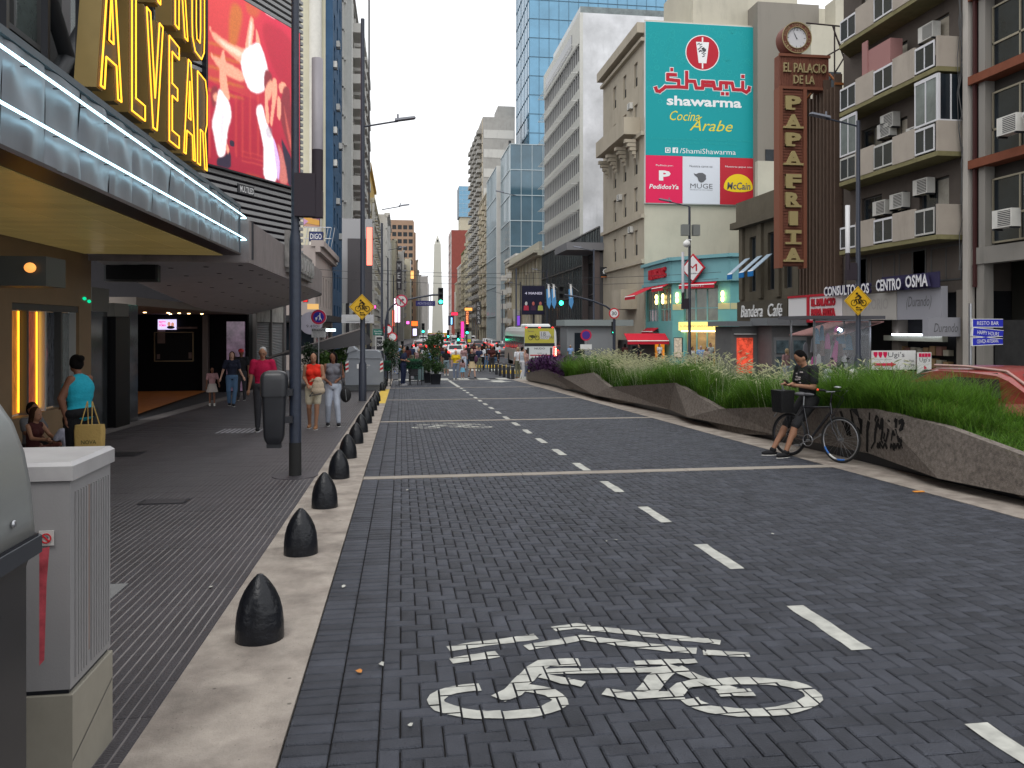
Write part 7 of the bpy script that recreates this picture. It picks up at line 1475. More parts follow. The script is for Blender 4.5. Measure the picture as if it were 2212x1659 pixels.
m = MB(); b0_ = Q(834, 700); m.tube((b0_.x, 46.6, GZ(46)), (b0_.x, 46.6, Q(834,690).z), .09); m.path([Q(834,690), Q(838,672), Q(848,660), Q(868,650), Q(900,643), Q(935,637), Q(952,637)], .055, 8); part('mast', m, M_post, t)
signal_head(t, Q(952,640).x, 46.5, Q(952,640).z, 1.0)
c = Q(867,650); disc(Vector((c.x,0,c.z)), .36, MATS['sign_crimson'], 46.42, 'no_turn_disc', par=t); disc(Vector((c.x,0,c.z)), .285, mat('disc_white', (.62,.60,.58), .6), 46.415, 'no_turn_disc', par=t)
m = MB(); m.prism([(-.09,-.2),(-.03,-.2),(-.03,.02),(.06,.02),(.06,-.03),(.17,.06),(.06,.15),(.06,.09),(-.09,.09)], Vector((c.x,46.41,c.z)), UX, UZ, NY, 0, .004); part('turn_print', m, gp_, t); m = MB(); k = .23; m.prism([(-k-.02,k-.03),(-k+.03,k+.02),(k+.02,-k+.03),(k-.03,-k-.02)], Vector((c.x,46.40,c.z)), UX, UZ, NY, 0, .004); part('turn_slash', m, MATS['sign_crimson'], t)
a, b_ = Q(898,661), Q(940,650); m = MB(); m.box(a.x, b_.x, 46.55, 46.6, a.z, b_.z); m.box(a.x+.25, a.x+.28, 46.58, 46.6, b_.z, b_.z+.2); m.box(b_.x-.28, b_.x-.25, 46.58, 46.6, b_.z, b_.z+.3); part('name_board', m, mat('board_navy', (.02,.018,.12), .6), t); lettering('MONTEVIDEO', Vector((a.x+.12,46.55,a.z+.07)), UX, UZ, NY, b_.x-a.x-.24, .15, mat('board_lilac_print', (.35,.35,.5), .6), t)
t = thing('signal_mast', 'right signal mast whose arm carries a bright green light over the planter', 'traffic light', (14.6, 46.6, GZ(46)))
m = MB(); b0_ = Q(1327, 700); m.tube((b0_.x, 46.6, GZ(46)), (b0_.x, 46.6, Q(1327,690).z), .09); m.path([Q(1327,690), Q(1322,672), Q(1310,662), Q(1280,650), Q(1245,641), Q(1218,637)], .055, 8); part('mast', m, M_post, t); signal_head(t, Q(1211,640).x, 46.4, Q(1211,640).z, 1.25)
c = Q(1325,677); disc(Vector((c.x,0,c.z)), .33, M_red, 46.42, 'speed_disc', par=t); disc(Vector((c.x,0,c.z)), .25, wp, 46.415, 'speed_disc', par=t); lettering('30', Vector((c.x-.16,46.41,c.z-.12)), UX, UZ, NY, .32, .24, gp_, t, bold=.02)
def small_signal(px, py, Y, label, on='g', pole=True, s=1.0):
    c = PY(px, py, Y); t = thing('traffic_light', label, 'traffic light', (c.x, Y, GZ(Y)));
    if pole: m = MB(); m.tube((c.x, Y+.15, GZ(Y)), (c.x, Y+.15, c.z-.3), .06); part('pole', m, M_post, t)
    signal_head(t, c.x, Y, c.z, s, on)
small_signal(1326, 709, 60, 'green traffic light left of the turquoise cafe'); small_signal(1370, 765, 42, 'dark rear facing signal head on a post before the cafe', on='n'); small_signal(838, 714, 58, 'green traffic light beside the round signs on the left'); small_signal(914, 709, 95, 'green traffic light on an arm before the far left row', s=1.2); small_signal(968, 721, 110, 'green traffic light just right of the obelisk', s=1.1); small_signal(990, 727, 88, 'green traffic light under the pink neon sign', s=1.1); small_signal(1009, 711, 82, 'green traffic light above the pale bus stop board', s=1.1); small_signal(869, 747, 75, 'low green traffic light above the terrace', s=.9); small_signal(1046, 752, 60, 'low green traffic light behind the waiting people', s=.8)
t = thing('camera_unit', 'white dome camera and two grey boxes on the lamp before the cafe', 'camera', (15.4, 41, 4)); q = PY(1492, 495, 41); m = MB(); m.box(q.x-.5, q.x-.12, 40.9, 41.2, q.z-.35, q.z+.25); m.box(q.x+.12, q.x+.5, 40.9, 41.2, q.z-.35, q.z+.25); part('box', m, mat('box_grey_green', (.20,.21,.20), .6), t); q = PY(1482, 527, 41); m = MB(); m.ell((q.x,40.9,q.z), (.2,.2,.2)); m.box(q.x-.03,q.x+.3,40.95,41,q.z+.2,q.z+.26); part('dome', m, M_white, t)
for i, (px, py, Y, r, cA, cB, lab) in enumerate([(848,728,50,.3,M_red,wp,'round white sign ringed red above the green light, left'),(1266,724,46,.34,MATS['sign_crimson'],mat('sign_violet', (.06,.02,.25), .5),'round violet parking sign left of the dark lamp pole'),(838,712,57,.35,M_red,wp,'second round speed sign beside the green direction board')]):
    c = PY(px, py, Y); t = thing('round_sign', lab, 'sign', (c.x, Y, GZ(Y))); m = MB(); m.tube((c.x, Y+.05, GZ(Y)), (c.x, Y+.05, c.z), .035); part('pole', m, M_steel, t); disc(Vector((c.x,0,c.z)), r, cA, Y, 'sign_disc', par=t); disc(Vector((c.x,0,c.z)), r*.72, cB, Y-.005, 'sign_disc', par=t)
    if i == 1: m = MB(); m.box(c.x-.35, c.x+.35, Y, Y+.03, c.z-.85, c.z-.55); part('plate', m, M_white, t)
s = thing('direction_board', 'green direction board over a black framed drinks board by the terrace', 'sign', (-1.4, 39, 0)); a, b_ = PY(806, 724, 40), PY(829, 711, 40); m = MB(); m.box(a.x, b_.x, 40, 40.05, a.z, b_.z); part('panel', m, mat('board_green', (.01,.16,.12), .5), s); lettering('Bme Mitre', Vector((a.x+.06,40,a.z+.16)), UX, UZ, NY, .4, .07, wp, s); lettering('Brasil', Vector((a.x+.1,40,a.z+.05)), UX, UZ, NY, .3, .07, wp, s)
a, b_ = PY(811, 757, 39.8), PY(828, 726, 39.8); m = MB(); m.box(a.x, b_.x, 39.8, 39.85, a.z, b_.z); part('frame', m, M_white, s); m = MB(); m.box(a.x+.05, b_.x-.05, 39.78, 39.799, a.z+.05, b_.z-.05); part('chalk_board', m, M_blk, s); lettering('CERVEZA', Vector((a.x+.08,39.78,b_.z-.25)), UX, UZ, NY, .24, .09, wp, s); lettering('2x1', Vector((a.x+.08,39.78,a.z+.22)), UX, UZ, NY, .24, .16, wp, s)
m = MB(); m.tube((b_.x-.02,39.95,GZ(40)),(b_.x-.02,39.95,b_.z+.6),.03); part('pole', m, M_blk, s)
m = MB()
for (z0, y0) in ((4.95, 47.5), (4.55, 47.9), (7.7, 84)):
    m = MB()
    for a in range(24):
        f0, f1 = a/24, (a+1)/24; X0_, X1_ = -6+26*f0, -6+26*f1; m.tube((X0_, y0, z0-.5*4*f0*(1-f0)+.2), (X1_, y0, z0-.5*4*f1*(1-f1)+.2), .016*(y0/47), n=4, caps=False)
    solo('overhead_cable', m, M_blk, {4.95: 'upper thin dark cable slung across the avenue at the crossing', 4.55: 'lower thin dark cable slung across the avenue at the crossing', 7.7: 'distant thin cable slung across the avenue'}[z0], 'cable')
# CABINET, CONTAINERS
t = thing('utility_cabinet', 'tall white ribbed utility cabinet on a concrete plinth in the left foreground', 'cabinet', (-1.5, 3.3, GZ(3.3))); cb = mat('cabinet_paint', (.255,.248,.25), .45, var=.06, scale=4, dirt=.18, bump=.05, bscale=120)
x1, x0, y0, y1 = -1.25, -1.74, 3.20, 3.615; zb0 = .30; zt0 = 1.165
m = MB(); m.bev(x0, x1, y0, y1, zb0, zt0-.07, .004);
for i in range(14):
    yy = y0+.04+i*.026
    if i == 5: continue
    m.box(x1+.0005, x1+.007, yy, yy+.013, zb0+.03, zt0-.12)
part('body', m, cb, t); m = MB(); m.box(x1+.0005, x1+.002, y0+.04+5*.026-.004, y0+.04+5*.026+.016, zb0+.08, zt0-.12); part('rust_seam', m, mat('rust_seam_mat', (.22,.17,.15), .8, var=.3), t)
m = MB(); m.bev(x0-.012, x1+.014, y0-.012, y1+.012, zt0-.069, zt0, .014); part('roof', m, mat('cabinet_roof', (.37,.36,.36), .4, var=.14, scale=7, dirt=.1, col2=(.33,.315,.32)), t)
m = MB(); m.box(x0+.01, x1-.008, y0+.008, y1-.01, zb0-.018, zb0-.001); part('gap', m, M_blk, t)
m = MB(); m.bev(x0-.005, x1+.008, y0+.0, y1+.004, GZ(3.4)-.05, zb0-.019, .004); part('plinth', m, mat('plinth_cream', (.27,.25,.205), .6, var=.15, scale=4, dirt=.3), t)
m = MB(); m.add([(x1+.0095,y0+.0,.03),(x1+.0095,y1,.165),(x1+.0095,y1,.160),(x1+.0095,y0,.024)], [(0,1,2,3)]); part('seam', m, M_blk, t)
s = thing('no_sticker', 'small white sticker with a red barred circle on the cabinet', 'sticker', (-1.6, 3.09, .8)); q = PY(101, 1162, 3.195); m = MB(); m.box(q.x-.026, q.x+.026, 3.190, 3.1955, q.z-.028, q.z+.028); part('paper', m, mat('sticker_paper', (.48,.46,.44), .6), s)
m = MB(); ring(m, Vector((q.x,0,q.z)), .015, .019, 3.186, 3.189, 24); m.prism([(-.014,.010),(-.011,.014),(.014,-.010),(.011,-.014)], Vector((q.x,3.189,q.z)), UX, UZ, NY, .001, .004); part('barred_circle', m, M_red, s); m = MB(); m.ell((q.x,3.1885,q.z+.003), (.008,.001,.006)); part('figure_print', m, gp_, s)
q0 = PY(84, 1195, 3.0); m = MB(); m.add([(q0.x-.02,3.05,q0.z+.0),(q0.x+.015,3.05,q0.z+.01),(q0.x+.005,3.05,q0.z-.12),(q0.x-.003,3.05,q0.z-.40),(q0.x-.02,3.05,q0.z-.42)], [(0,1,2,3,4)]); solo('torn_tape', m, mat('red_white_tape', (.5,.08,.10), .6, var=.8, scale=9), 'torn strip of red and white tape between container and cabinet', 'tape')
t = thing('waste_container', 'large dark grey waste container with silver domed lid cut off by the left edge', 'container', (-1.7, 2, GZ(2)))
xe = PY(85, 1500, 2.62).x
lp = [(xe+.0, 1.045),(xe-.003,1.10),(xe-.012,1.2),(xe-.03,1.30),(xe-.062,1.39),(xe-.11,1.465),(xe-.18,1.53),(xe-.28,1.575),(xe-.5,1.61),(xe-.9,1.61),(xe-1.15,1.5),(xe-1.2,1.2),(xe-1.2,1.045)]
m = MB(); ys_ = [1.0, 1.3, 2.0, 2.56, 2.60, 2.62]; inw = [0,0,0,0,.004,.018]
secs = [[(x-(i_ if x > xe-.6 else -i_), y, z-i_) for x, z in lp] for y, i_ in zip(ys_, inw)]; loft(m, secs); part('lid', m, mat('lid_silver', (.25,.26,.255), .3, metal=.25, var=.18, scale=1.5, stretch=(1,1,3)), t)
m = MB(); loft(m, [[(x, y, z) for x, y in ((xe-.004,1.0),(xe-.004,2.60),(xe-1.2,2.60),(xe-1.2,1.0))] if k_ else None for k_, z in ((1,1.03),)]+[[(x, y, z) for x, y in ((xe-.02,1.0),(xe-.02,2.58),(xe-1.2,2.58),(xe-1.2,1.0))] for z in (.95,.5,.02)]); part('body', m, mat('container_dark', (.022,.024,.030), .38, var=.35, scale=2.5), t)
m = MB(); m.bev(xe-.05, xe+.004, 2.2, 2.63, .98, 1.043, .01); part('rim', m, mat('container_rim', (.04,.043,.05), .4), t)
m = MB(); m.box(xe-1.2, xe+.002, .99, 2.61, 1.032, 1.044); part('seal', m, M_blk, t)
for z_, y_ in ((1.11,2.45),): m = MB(); m.ell((xe+.004, y_, z_), (.006,.012,.012)); part('rivet', m, M_steel, t)
t = thing('recycling_container', 'big pale grey container with red and white hazard strips on the left pavement', 'container', (-2.6, 32.6, GZ(32.6))); a, b_ = PY(746, 845, 32.6), PY(828, 845, 32.6); x0, x1 = a.x, b_.x; zg_ = GZ(32.6); zt1 = PY(780, 757, 32.6).z
pf_ = [(0,.18),(0.0,.75),(.03,1.25),(.06,zt1-zg_-.35),(.14,zt1-zg_-.08),(.30,zt1-zg_)]
P_ = [(x0+dx, z) for dx, z in pf_]+[(x1-dx, z) for dx, z in pf_[::-1]]
m = MB(); m.prism([(x-x0, z) for x, z in P_], Vector((x0,32.6,zg_)), UX, UZ, UY, 0, 1.2); part('body', m, mat('container_pale', (.21,.23,.26), .45, var=.15, scale=2), t)
m = MB(); m.prism([(.05,zt1-zg_-.12),(.12,zt1-zg_+.12),(.3,zt1-zg_+.15),(.45,zt1-zg_+.02),(.3,zt1-zg_-.02)], Vector((x0,32.55,zg_)), UX, UZ, UY, 0, 1.25); m.box(x0+.1, x1-.1, 32.56, 32.59, zt1-.32, zt1-.30); part('lid', m, mat('container_lid', (.25,.27,.30), .4), t)
m = MB(); m.box(x0-.05, x1+.05, 32.5, 33.8, zg_+.02, zg_+.18); m.box(x0, x1, 32.53, 32.59, zg_+.19, zg_+.26); part('base', m, mat('container_base', (.08,.085,.09), .6), t)
for xx in (x0+.01, x1-.13):
    for k in range(5): m = MB(); m.prism([(0,0),(.12,.06),(.12,.14),(0,.08)], Vector((xx,32.59,zg_+.75+k*.09)), UX, UZ, NY, 0, .006); part('hazard_stripe', m, M_red if k % 2 else M_white, t)
m = MB(); xc = (x0+x1)/2-.1; m.box(xc-.2, xc, 32.57, 32.595, zg_+.92, zg_+1.1); part('logo', m, wp, t); lettering('Buenos Aires', Vector((xc+.03,32.595,zg_+1.03)), UX, UZ, NY, .3, .06, wp, t); lettering('Ciudad', Vector((xc+.03,32.595,zg_+.93)), UX, UZ, NY, .2, .06, wp, t)
# TERRACE, PLANTS
def foliage(c, r, n, size, seed=0):
    rg = np.random.default_rng(abs(int(seed))); d = rg.normal(size=(n, 3)); d /= np.linalg.norm(d, axis=1)[:, None]; rad = rg.random(n)**.45
    lump = 1+.22*np.sin(d[:, 0]*5+seed)+.2*np.sin(d[:, 2]*7+seed*2); p = np.array(c)+d*rad[:, None]*lump[:, None]*np.array(r)
    a = rg.normal(size=(n, 3)); a /= np.linalg.norm(a, axis=1)[:, None]; b = np.cross(a, rg.normal(size=(n, 3))); b /= np.linalg.norm(b, axis=1)[:, None]
    L = size*(.6+.8*rg.random(n))[:, None]; V = np.stack([p-a*L*.5, p+b*L*.22, p+a*L*.5, p-b*L*.22], 1)
    return V.reshape(-1, 3)
def plant(name, label, c, blobs, m, stems, size=.09, n=900, group=None, base=None, pot=None):
    t = thing(name, label, 'plant', (c[0], c[1], GZ(c[1])), 0, group); V = np.vstack([foliage(q, r, n, size, i+int(c[0]*7)) for i, (q, r) in enumerate(blobs)])
    part('foliage', fast_mesh('foliage', V, np.arange(len(V)).reshape(-1, 4), m), None, t); s = MB()
    for q, r in blobs: s.tube((c[0], c[1], GZ(c[1])+.2), q, .02, .008, 5)
    part('stem', s, mat('stem_brown', (.06,.045,.03), .9), t)
    if pot: k = MB(); loft(k, [[(c[0]+x*f, c[1]+y*f, GZ(c[1])+z) for x, y in rrect(.26,.26,.04)] for f, z in ((.82,0),(1,.46),(1.05,.47),(1.05,.52))]); part('pot', k, M_blk, t)
    return t
M_lf = mat('leaf_green', (.035,.085,.018), .45, var=.35, rnd=.45, trans=.25, scale=4); M_lf2 = mat('leaf_deep', (.02,.05,.014), .5, var=.3, rnd=.4, trans=.2, scale=4); M_lf3 = mat('leaf_light', (.08,.16,.03), .5, var=.3, rnd=.4, trans=.3, scale=4)
yb = 38.3; z = GZ(yb); xc = 1.62
plant('potted_shrub', 'tall leafy shrub in a black square pot standing on the cycle lane', (xc, yb), [((xc-.15,yb,z+1.1),(.42,.4,.5)), ((xc-.1,yb,z+1.7),(.45,.4,.45)), ((xc+.15,yb,z+2.2),(.35,.3,.3)), ((xc-.25,yb,z+2.05),(.3,.3,.28)), ((xc+.1,yb,z+.8),(.35,.35,.3))], M_lf, 4, pot=True)
for k, (x, y) in enumerate(((1.35,40.2),(1.2,42.3))): plant('potted_shrub', ['second potted shrub behind the tall one on the cycle lane','third potted shrub nearest the zebra crossing'][k], (x, y), [((x-.1,y,GZ(y)+1.2),(.4,.4,.55)), ((x,y,GZ(y)+.8),(.3,.3,.3))], M_lf2, 3, n=600, pot=True)
for k, (px, py, Y, r, mm) in enumerate([(672,765,36,(.5,.5,.45),M_lf2),(705,775,36,(.45,.4,.35),M_lf3),(730,770,37,(.5,.5,.5),M_lf3),(690,785,36.5,(.9,.5,.4),M_lf2),(846,765,37,(.42,.5,.75),M_lf2),(838,745,37.5,(.32,.4,.35),M_lf2),(720,790,38,(1.2,.5,.4),M_lf2)]):
    c = PY(px, py, Y); plant('terrace_shrub', ['dark shrub at the left end of the terrace','small bright leafed bush left of the grey container','bright fan leafed bush behind the grey container','dark low bush between the terrace bushes','tall dark bush under the green direction board','upper tuft of dark leaves beside the drinks board','dark hedge mass behind the grey container'][k], (c.x, Y), [(tuple(c), r)], mm, 1, n=1500, size=.13 if mm == M_lf3 else .09)
M_hdg = mat('artificial_hedge', (.03,.12,.06), .9, var=.4, scale=9, bump=1, bscale=60)
def hedge_bar(px0, px1, Y, label, zc=.98):
    a, b_ = PY(px0, 800, Y), PY(px1, 800, Y); zg_ = GZ(Y); t = thing('hedge_barrier', label, 'barrier', ((a.x+b_.x)/2, Y, zg_)); n = max(2, int((b_.x-a.x)/.05)); V = []; rg = np.random.default_rng(int(px0))
    k = int((b_.x-a.x)*900); x = rg.uniform(a.x, b_.x, k); an = rg.uniform(0, 2*pi, k); r = .14+.05*rg.random(k); p = np.stack([x, Y+np.cos(an)*r, zg_+zc+np.sin(an)*r], 1); d = np.stack([rg.normal(0,.3,k), np.cos(an), np.sin(an)], 1)*.07; s = np.stack([np.ones(k), np.zeros(k), rg.normal(0,.5,k)], 1)*.012
    V = np.stack([p-s, p+s, p+d+s*.3, p+d-s*.3], 1).reshape(-1, 3); part('needle_cover', fast_mesh('needle_cover', V, np.arange(len(V)).reshape(-1, 4), M_hdg), None, t)
    m = MB(); m.tube((a.x,Y,zg_+zc), (b_.x,Y,zg_+zc), .145, n=12); part('roll', m, mat('hedge_core', (.008,.022,.015), .9), t)
    m = MB()
    for q in (a.x+.02, (a.x+b_.x)/2, b_.x-.02): m.tube((q,Y,zg_), (q,Y,zg_+zc), .02)
    m.tube((a.x,Y,zg_+.15), (b_.x,Y,zg_+.15), .015); part('rail', m, M_blk, t); return t
hedge_bar(861, 912, 37.9, 'green needle hedge rail on thin legs in front of the man in navy'); hedge_bar(742, 760, 35, 'green hedge rail left of the grey container', .95); hedge_bar(829, 844, 36.5, 'short green hedge rail right of the grey container', .95); hedge_bar(866, 905, 41.5, 'rear green hedge rail of the terrace on the lane')
c = PY(893, 800, 38.2); t = thing('folding_chair', 'black folding chair behind the man in navy', 'chair', (c.x, 38.4, GZ(38))); z = GZ(38.2)
m = MB(); m.box(c.x-.22, c.x+.22, 38.1, 38.5, z+.42, z+.47); part('seat', m, M_blk, t); m = MB(); m.box(c.x-.22, c.x+.22, 38.5, 38.54, z+.47, z+.9); part('backrest', m, M_blk, t)
for x in (-.2,.2):
    for y in (38.13,38.47): m = MB(); m.box(c.x+x-.015, c.x+x+.015, y-.015, y+.015, z, z+.42); part('leg', m, M_blk, t)
c = PY(905, 800, 38.6); m = MB(); m.box(c.x-.25, c.x+.22, 38.6, 38.62, GZ(38.6)+.2, GZ(38.6)+.85); solo('wind_screen', m, mat('screen_teal_glass', (.16,.24,.25), .2), 'pale teal wind screen panel under the hedge rail', 'screen')
t = thing('terrace_awning', 'black peaked awning over the pavement terrace behind the grey container', 'awning', (-3.6, 38, 0)); pk_ = PY(782, 708, 38); m = MB(); zl_ = pk_.z-1.35
for (x0, y0), (x1, y1) in (((-6.1,36),(-1.5,36)),((-1.5,36),(-1.5,41.5)),((-1.5,41.5),(-6.1,41.5)),((-6.1,41.5),(-6.1,36))): m.poly([(x0,y0,zl_+ (0 if x0 < -2 else .6)),(x1,y1,zl_+(0 if x1 < -2 else .6)),(pk_.x,38.5,pk_.z)])
part('canvas', m, mat('awning_black', (.022,.02,.022), .8), t); m = MB()
for x, y in ((-6,36.1),(-1.6,36.1),(-1.6,41.4),(pk_.x,38.5)): m.tube((x,y,GZ(y)),(x,y,zl_+.4),.04)
part('post', m, M_blk, t); m = MB(); m.tube((-5.9,35.95,zl_),(pk_.x,38.3,pk_.z-.05),.05); part('edge_bar', m, mat('awning_bar', (.16,.14,.13), .6), t)
s = thing('shop_canopy_box', 'white signboard box beyond the terrace awning', 'sign', (-4, 48, 1)); a, b_ = PY(740, 698, 58), PY(808, 680, 58); m = MB(); m.box(a.x, b_.x, 57.0, 57.3, a.z, b_.z); part('panel', m, mat('box_pale', (.45,.45,.46), .6), s); m = MB(); m.box(a.x+.3, b_.x-.3, 56.97, 56.99, a.z+.15, b_.z-.2); part('inset', m, M_alu, s)
s = thing('lit_sign', 'pair of small bright white lit signs beside the no parking plate', 'sign', (-4, 44, .6))
for a_ in (704, 715): q0, q1 = PY(a_, 716, 46.2), PY(a_+10, 710, 46.2); m = MB(); m.box(q0.x, q1.x, 46.2, 46.25, q0.z, q1.z); part('panel', m, emi('white_sign_light', (.85,1,1), 1.6), s)
neon_panel(655, 664, 630, 652, 46, (.75,.03,.03), .7, 'red lit box sign half hidden behind the near post')
s = thing('round_shop_sign', 'round grey white hanging shop sign behind the delivery sign', 'sign', (-5, 44, 1)); c = PY(684, 690, 44); disc(Vector((c.x-.3,0,c.z-.2)), .62, mat('round_grey', (.42,.40,.47), .6), 44, 'plate', par=s); lettering('9.490', Vector((c.x-.55,44,c.z-.45)), UX, UZ, NY, .6, .16, gp_, s)
m = MB(); m.box(c.x-.5, c.x+.1, 44.0, 44.1, c.z+.55, c.z+.85); part('lamp', m, emi('amber_lamp_b', (.6,.35,.12), .7), s)
# VEHICLES
M_tail = emi('tail_light', (1,.02,.015), 4); M_taild = mat('tail_dark', (.35,.01,.01), .3)
def bus():
    y0 = 57.2; c = PY(1168, 755, y0); x0, x1 = PY(1134, 755, y0).x, PY(1202, 755, y0).x; zg_ = GZ(y0+2); zt1 = PY(1168, 706, y0).z
    t = thing('bus', 'white city bus seen from behind with a yellow advertisement and lit red tail lamps', 'bus', (c.x, y0, zg_)); w = mat('bus_white', (.62,.63,.63), .35, coat=.4, dirt=.15); ye = y0+11.5
    m = MB(); xm = (x0+x1)/2; hw = (x1-x0)/2; sec = [(-hw,.35),(-hw,2.2),(-hw*.97,zt1-zg_-.35),(-hw*.86,zt1-zg_-.06),(-hw*.5,zt1-zg_),(hw*.5,zt1-zg_),(hw*.86,zt1-zg_-.06),(hw*.97,zt1-zg_-.35),(hw,2.2),(hw,.35)]
    m.prism(sec, Vector((xm,y0,zg_)), UX, UZ, UY, 0, 11.5); part('body', m, w, t)
    L = lambda px: PY(px, 750, y0).x; Z = lambda py: PY(1168, py, y0).z
    def r(px0, px1, py0, py1, mm, nm, d=.01, lb=None): m = MB(); m.box(L(px0), L(px1), y0-d-.01, y0-.001, Z(py1), Z(py0)); return part(nm, m, mm, t)
    q = lambda x, y: (1094+(x)*0+x, y)
    X = lambda x: 979.2+.1042*x; Y = lambda y: 691.2+.1042*y
    r(X(1480), X(2090), Y(140), Y(172), M_blk, 'light_bar'); r(X(1480), X(2090), Y(175), Y(478), mat('ad_olive_yellow', (.42,.38,.05), .5), 'advertisement'); r(X(1475), X(2100), Y(480), Y(545), M_blk, 'rear_window'); r(X(1520), X(2060), Y(555), Y(800), mat('bus_rear_grey', (.55,.58,.58), .4), 'rear_panel', .02)
    r(X(1522), X(1570), Y(575), Y(790), M_blk, 'vent', .03); r(X(2005), X(2045), Y(575), Y(770), M_blk, 'vent', .03); r(X(1590), X(2030), Y(718), Y(742), mat('bus_red_line', (.40,.02,.03), .5), 'stripe', .03)
    for x in (1512, 1788, 2058): r(X(x-16), X(x+16), Y(148), Y(164), M_tail, 'tail_lamp', .02)
    r(X(2080), X(2110), Y(560), Y(770), M_tail, 'tail_lamp', .03); r(X(2110), X(2150), Y(570), Y(760), mat('lamp_cluster', (.10,.01,.01), .3), 'lamp_cluster', .02)
    for y in (600, 645, 688, 730): m = MB(); m.ell((L(X(2120)), y0-.05, Z(Y(y))), (.07,.02,.07)); part('tail_lamp', m, emi('tail_orange', (1,.3,.2), 5), t)
    for k, y in enumerate((575,)): lettering('NUDO', Vector((L(X(1680)), y0-.03, Z(Y(612)))), UX, UZ, NY, L(X(1900))-L(X(1680)), Z(Y(572))-Z(Y(612)), gp_, t, bold=.02)
    lettering('4202', Vector((L(X(1735)), y0-.03, Z(Y(700)))), UX, UZ, NY, L(X(1835))-L(X(1735)), Z(Y(680))-Z(Y(700)), gp_, t)
    m = MB(); P = [(1790,235),(1970,235),(2025,315),(1975,400),(1795,395)]; m.poly([(L(X(a)), y0-.025, Z(Y(b))) for a, b in P]); part('ad_print', m, mat('ad_pale', (.50,.50,.50), .6), t)
    lettering('18', Vector((L(X(1818)), y0-.025, Z(Y(330)))), UX, UZ, NY, .35, .3, gp_, t); lettering('CUOTAS', Vector((L(X(1810)), y0-.025, Z(Y(385)))), UX, UZ, NY, 1.0, .2, gp_, t); lettering('Mercado', Vector((L(X(1545)), y0-.02, Z(Y(250)))), UX, UZ, NY, .45, .12, gp_, t)
    m = MB()   # motorcycle silhouette
    for cx_ in (1600, 1738):
        cc = Vector((L(X(cx_)), 0, Z(Y(372)))); ring(m, cc, .13, .17, y0-.03, y0-.022, 18)
    for P in ([(1575,330),(1640,310),(1700,330),(1690,370),(1620,375)], [(1690,290),(1700,285),(1740,365),(1725,368)], [(1570,320),(1650,315),(1650,330),(1580,335)]): m.poly([(L(X(a)), y0-.026, Z(Y(b))) for a, b in P])
    part('ad_print', m, mat('ad_olive_ink', (.07,.07,.03), .6), t)
    m = MB(); m.box(x0-.006, x0-.001, y0+.4, ye-.3, zg_+1.35, zt1-.75); part('side_glass', m, M_glass, t)
    m = MB()
    for k in range(8): m.box(x0-.012, x0-.007, y0+.4+k*1.38, y0+.5+k*1.38, zg_+1.3, zt1-.72)
    part('window_pillar', m, M_blk, t); m = MB(); m.box(x0-.008, x0-.001, y0+.2, ye, zg_+.4, zg_+1.3); part('side_skirt', m, mat('bus_side_beige', (.30,.28,.24), .5), t)
    for y in (y0+2.6, y0+8.9):
        for x in (x0+.05, x1-.32): m = MB(); m.tube((x-.06,y,zg_+.46),(x+.28,y,zg_+.46),.46,n=20); part('wheel', m, M_rubber, t)
    m = MB(); m.bev(xm-.9, xm+.9, y0+1.0, y0+4, zt1-.01, zt1+.22, .1); part('roof_unit', m, w, t)
bus()
CARM = {}
def car_meshes(kind):
    if kind in CARM: return CARM[kind]
    if kind == 'van': prof_ = [(-2.2,.35),(-2.25,1.0),(-2.15,1.85),(-1.9,1.98),(1.2,1.95),(1.75,1.25),(2.3,1.05),(2.35,.4)]
    else: prof_ = [(-2.1,.32),(-2.14,.75),(-2.0,.92),(-1.55,1.0),(-1.05,1.38),(.35,1.43),(1.05,.98),(1.9,.82),(2.1,.6),(2.1,.32)]
    b = MB(); hw = .86; k = len(prof_); secs = []
    for x, f in ((-hw,.0),(-hw+.05,1),(hw-.05,1),(hw,.0)):
        secs.append([(x*(1 if z < 1.05 else .84 if kind != 'van' else .93), y*(1 if f else .985), z if f else min(z, z*.97+.01)) for y, z in prof_])
    loft(b, secs); g = MB(); zz = (1.03, 1.36) if kind != 'van' else (1.15, 1.75)
    rear = (-1.62,-1.12) if kind != 'van' else (-2.235,-2.19)
    if kind == 'van': g.add([(-.68,-2.26,1.15),(.68,-2.26,1.15),(.62,-2.19,1.75),(-.62,-2.19,1.75)], [(0,1,2,3)]);
    else: g.add([(-.66,-1.57,1.03),(.66,-1.57,1.03),(.6,-1.10,1.38),(-.6,-1.10,1.38)], [(0,1,2,3)])
    for s_ in (-1, 1): f_ = .865 if kind != 'van' else .865; g.add([(s_*.80,-1.25,1.02),(s_*.80,.85,1.02),(s_*.735,.3,1.36),(s_*.735,-.98,1.34)], [(0,1,2,3)]) if kind != 'van' else g.add([(s_*.815,-1.9,1.2),(s_*.815,1.3,1.2),(s_*.805,1.05,1.75),(s_*.805,-1.9,1.75)], [(0,1,2,3)])
    tl = MB()
    for s_ in (-1, 1): tl.box(s_*.72-.12, s_*.72+.12, -2.19, -2.08, .62, .84)
    if kind != 'van': tl.box(-.12,.12,-1.62,-1.56,.99,1.03)
    wh = MB()
    CARM[kind] = (b, g, tl); wm = MB(); wm.tube((-.1,0,0),(.1,0,0),.31,n=18); CARM['wheel'] = wm.mesh('wheel', M_rubber)
    return CARM[kind]
car_lib = {}
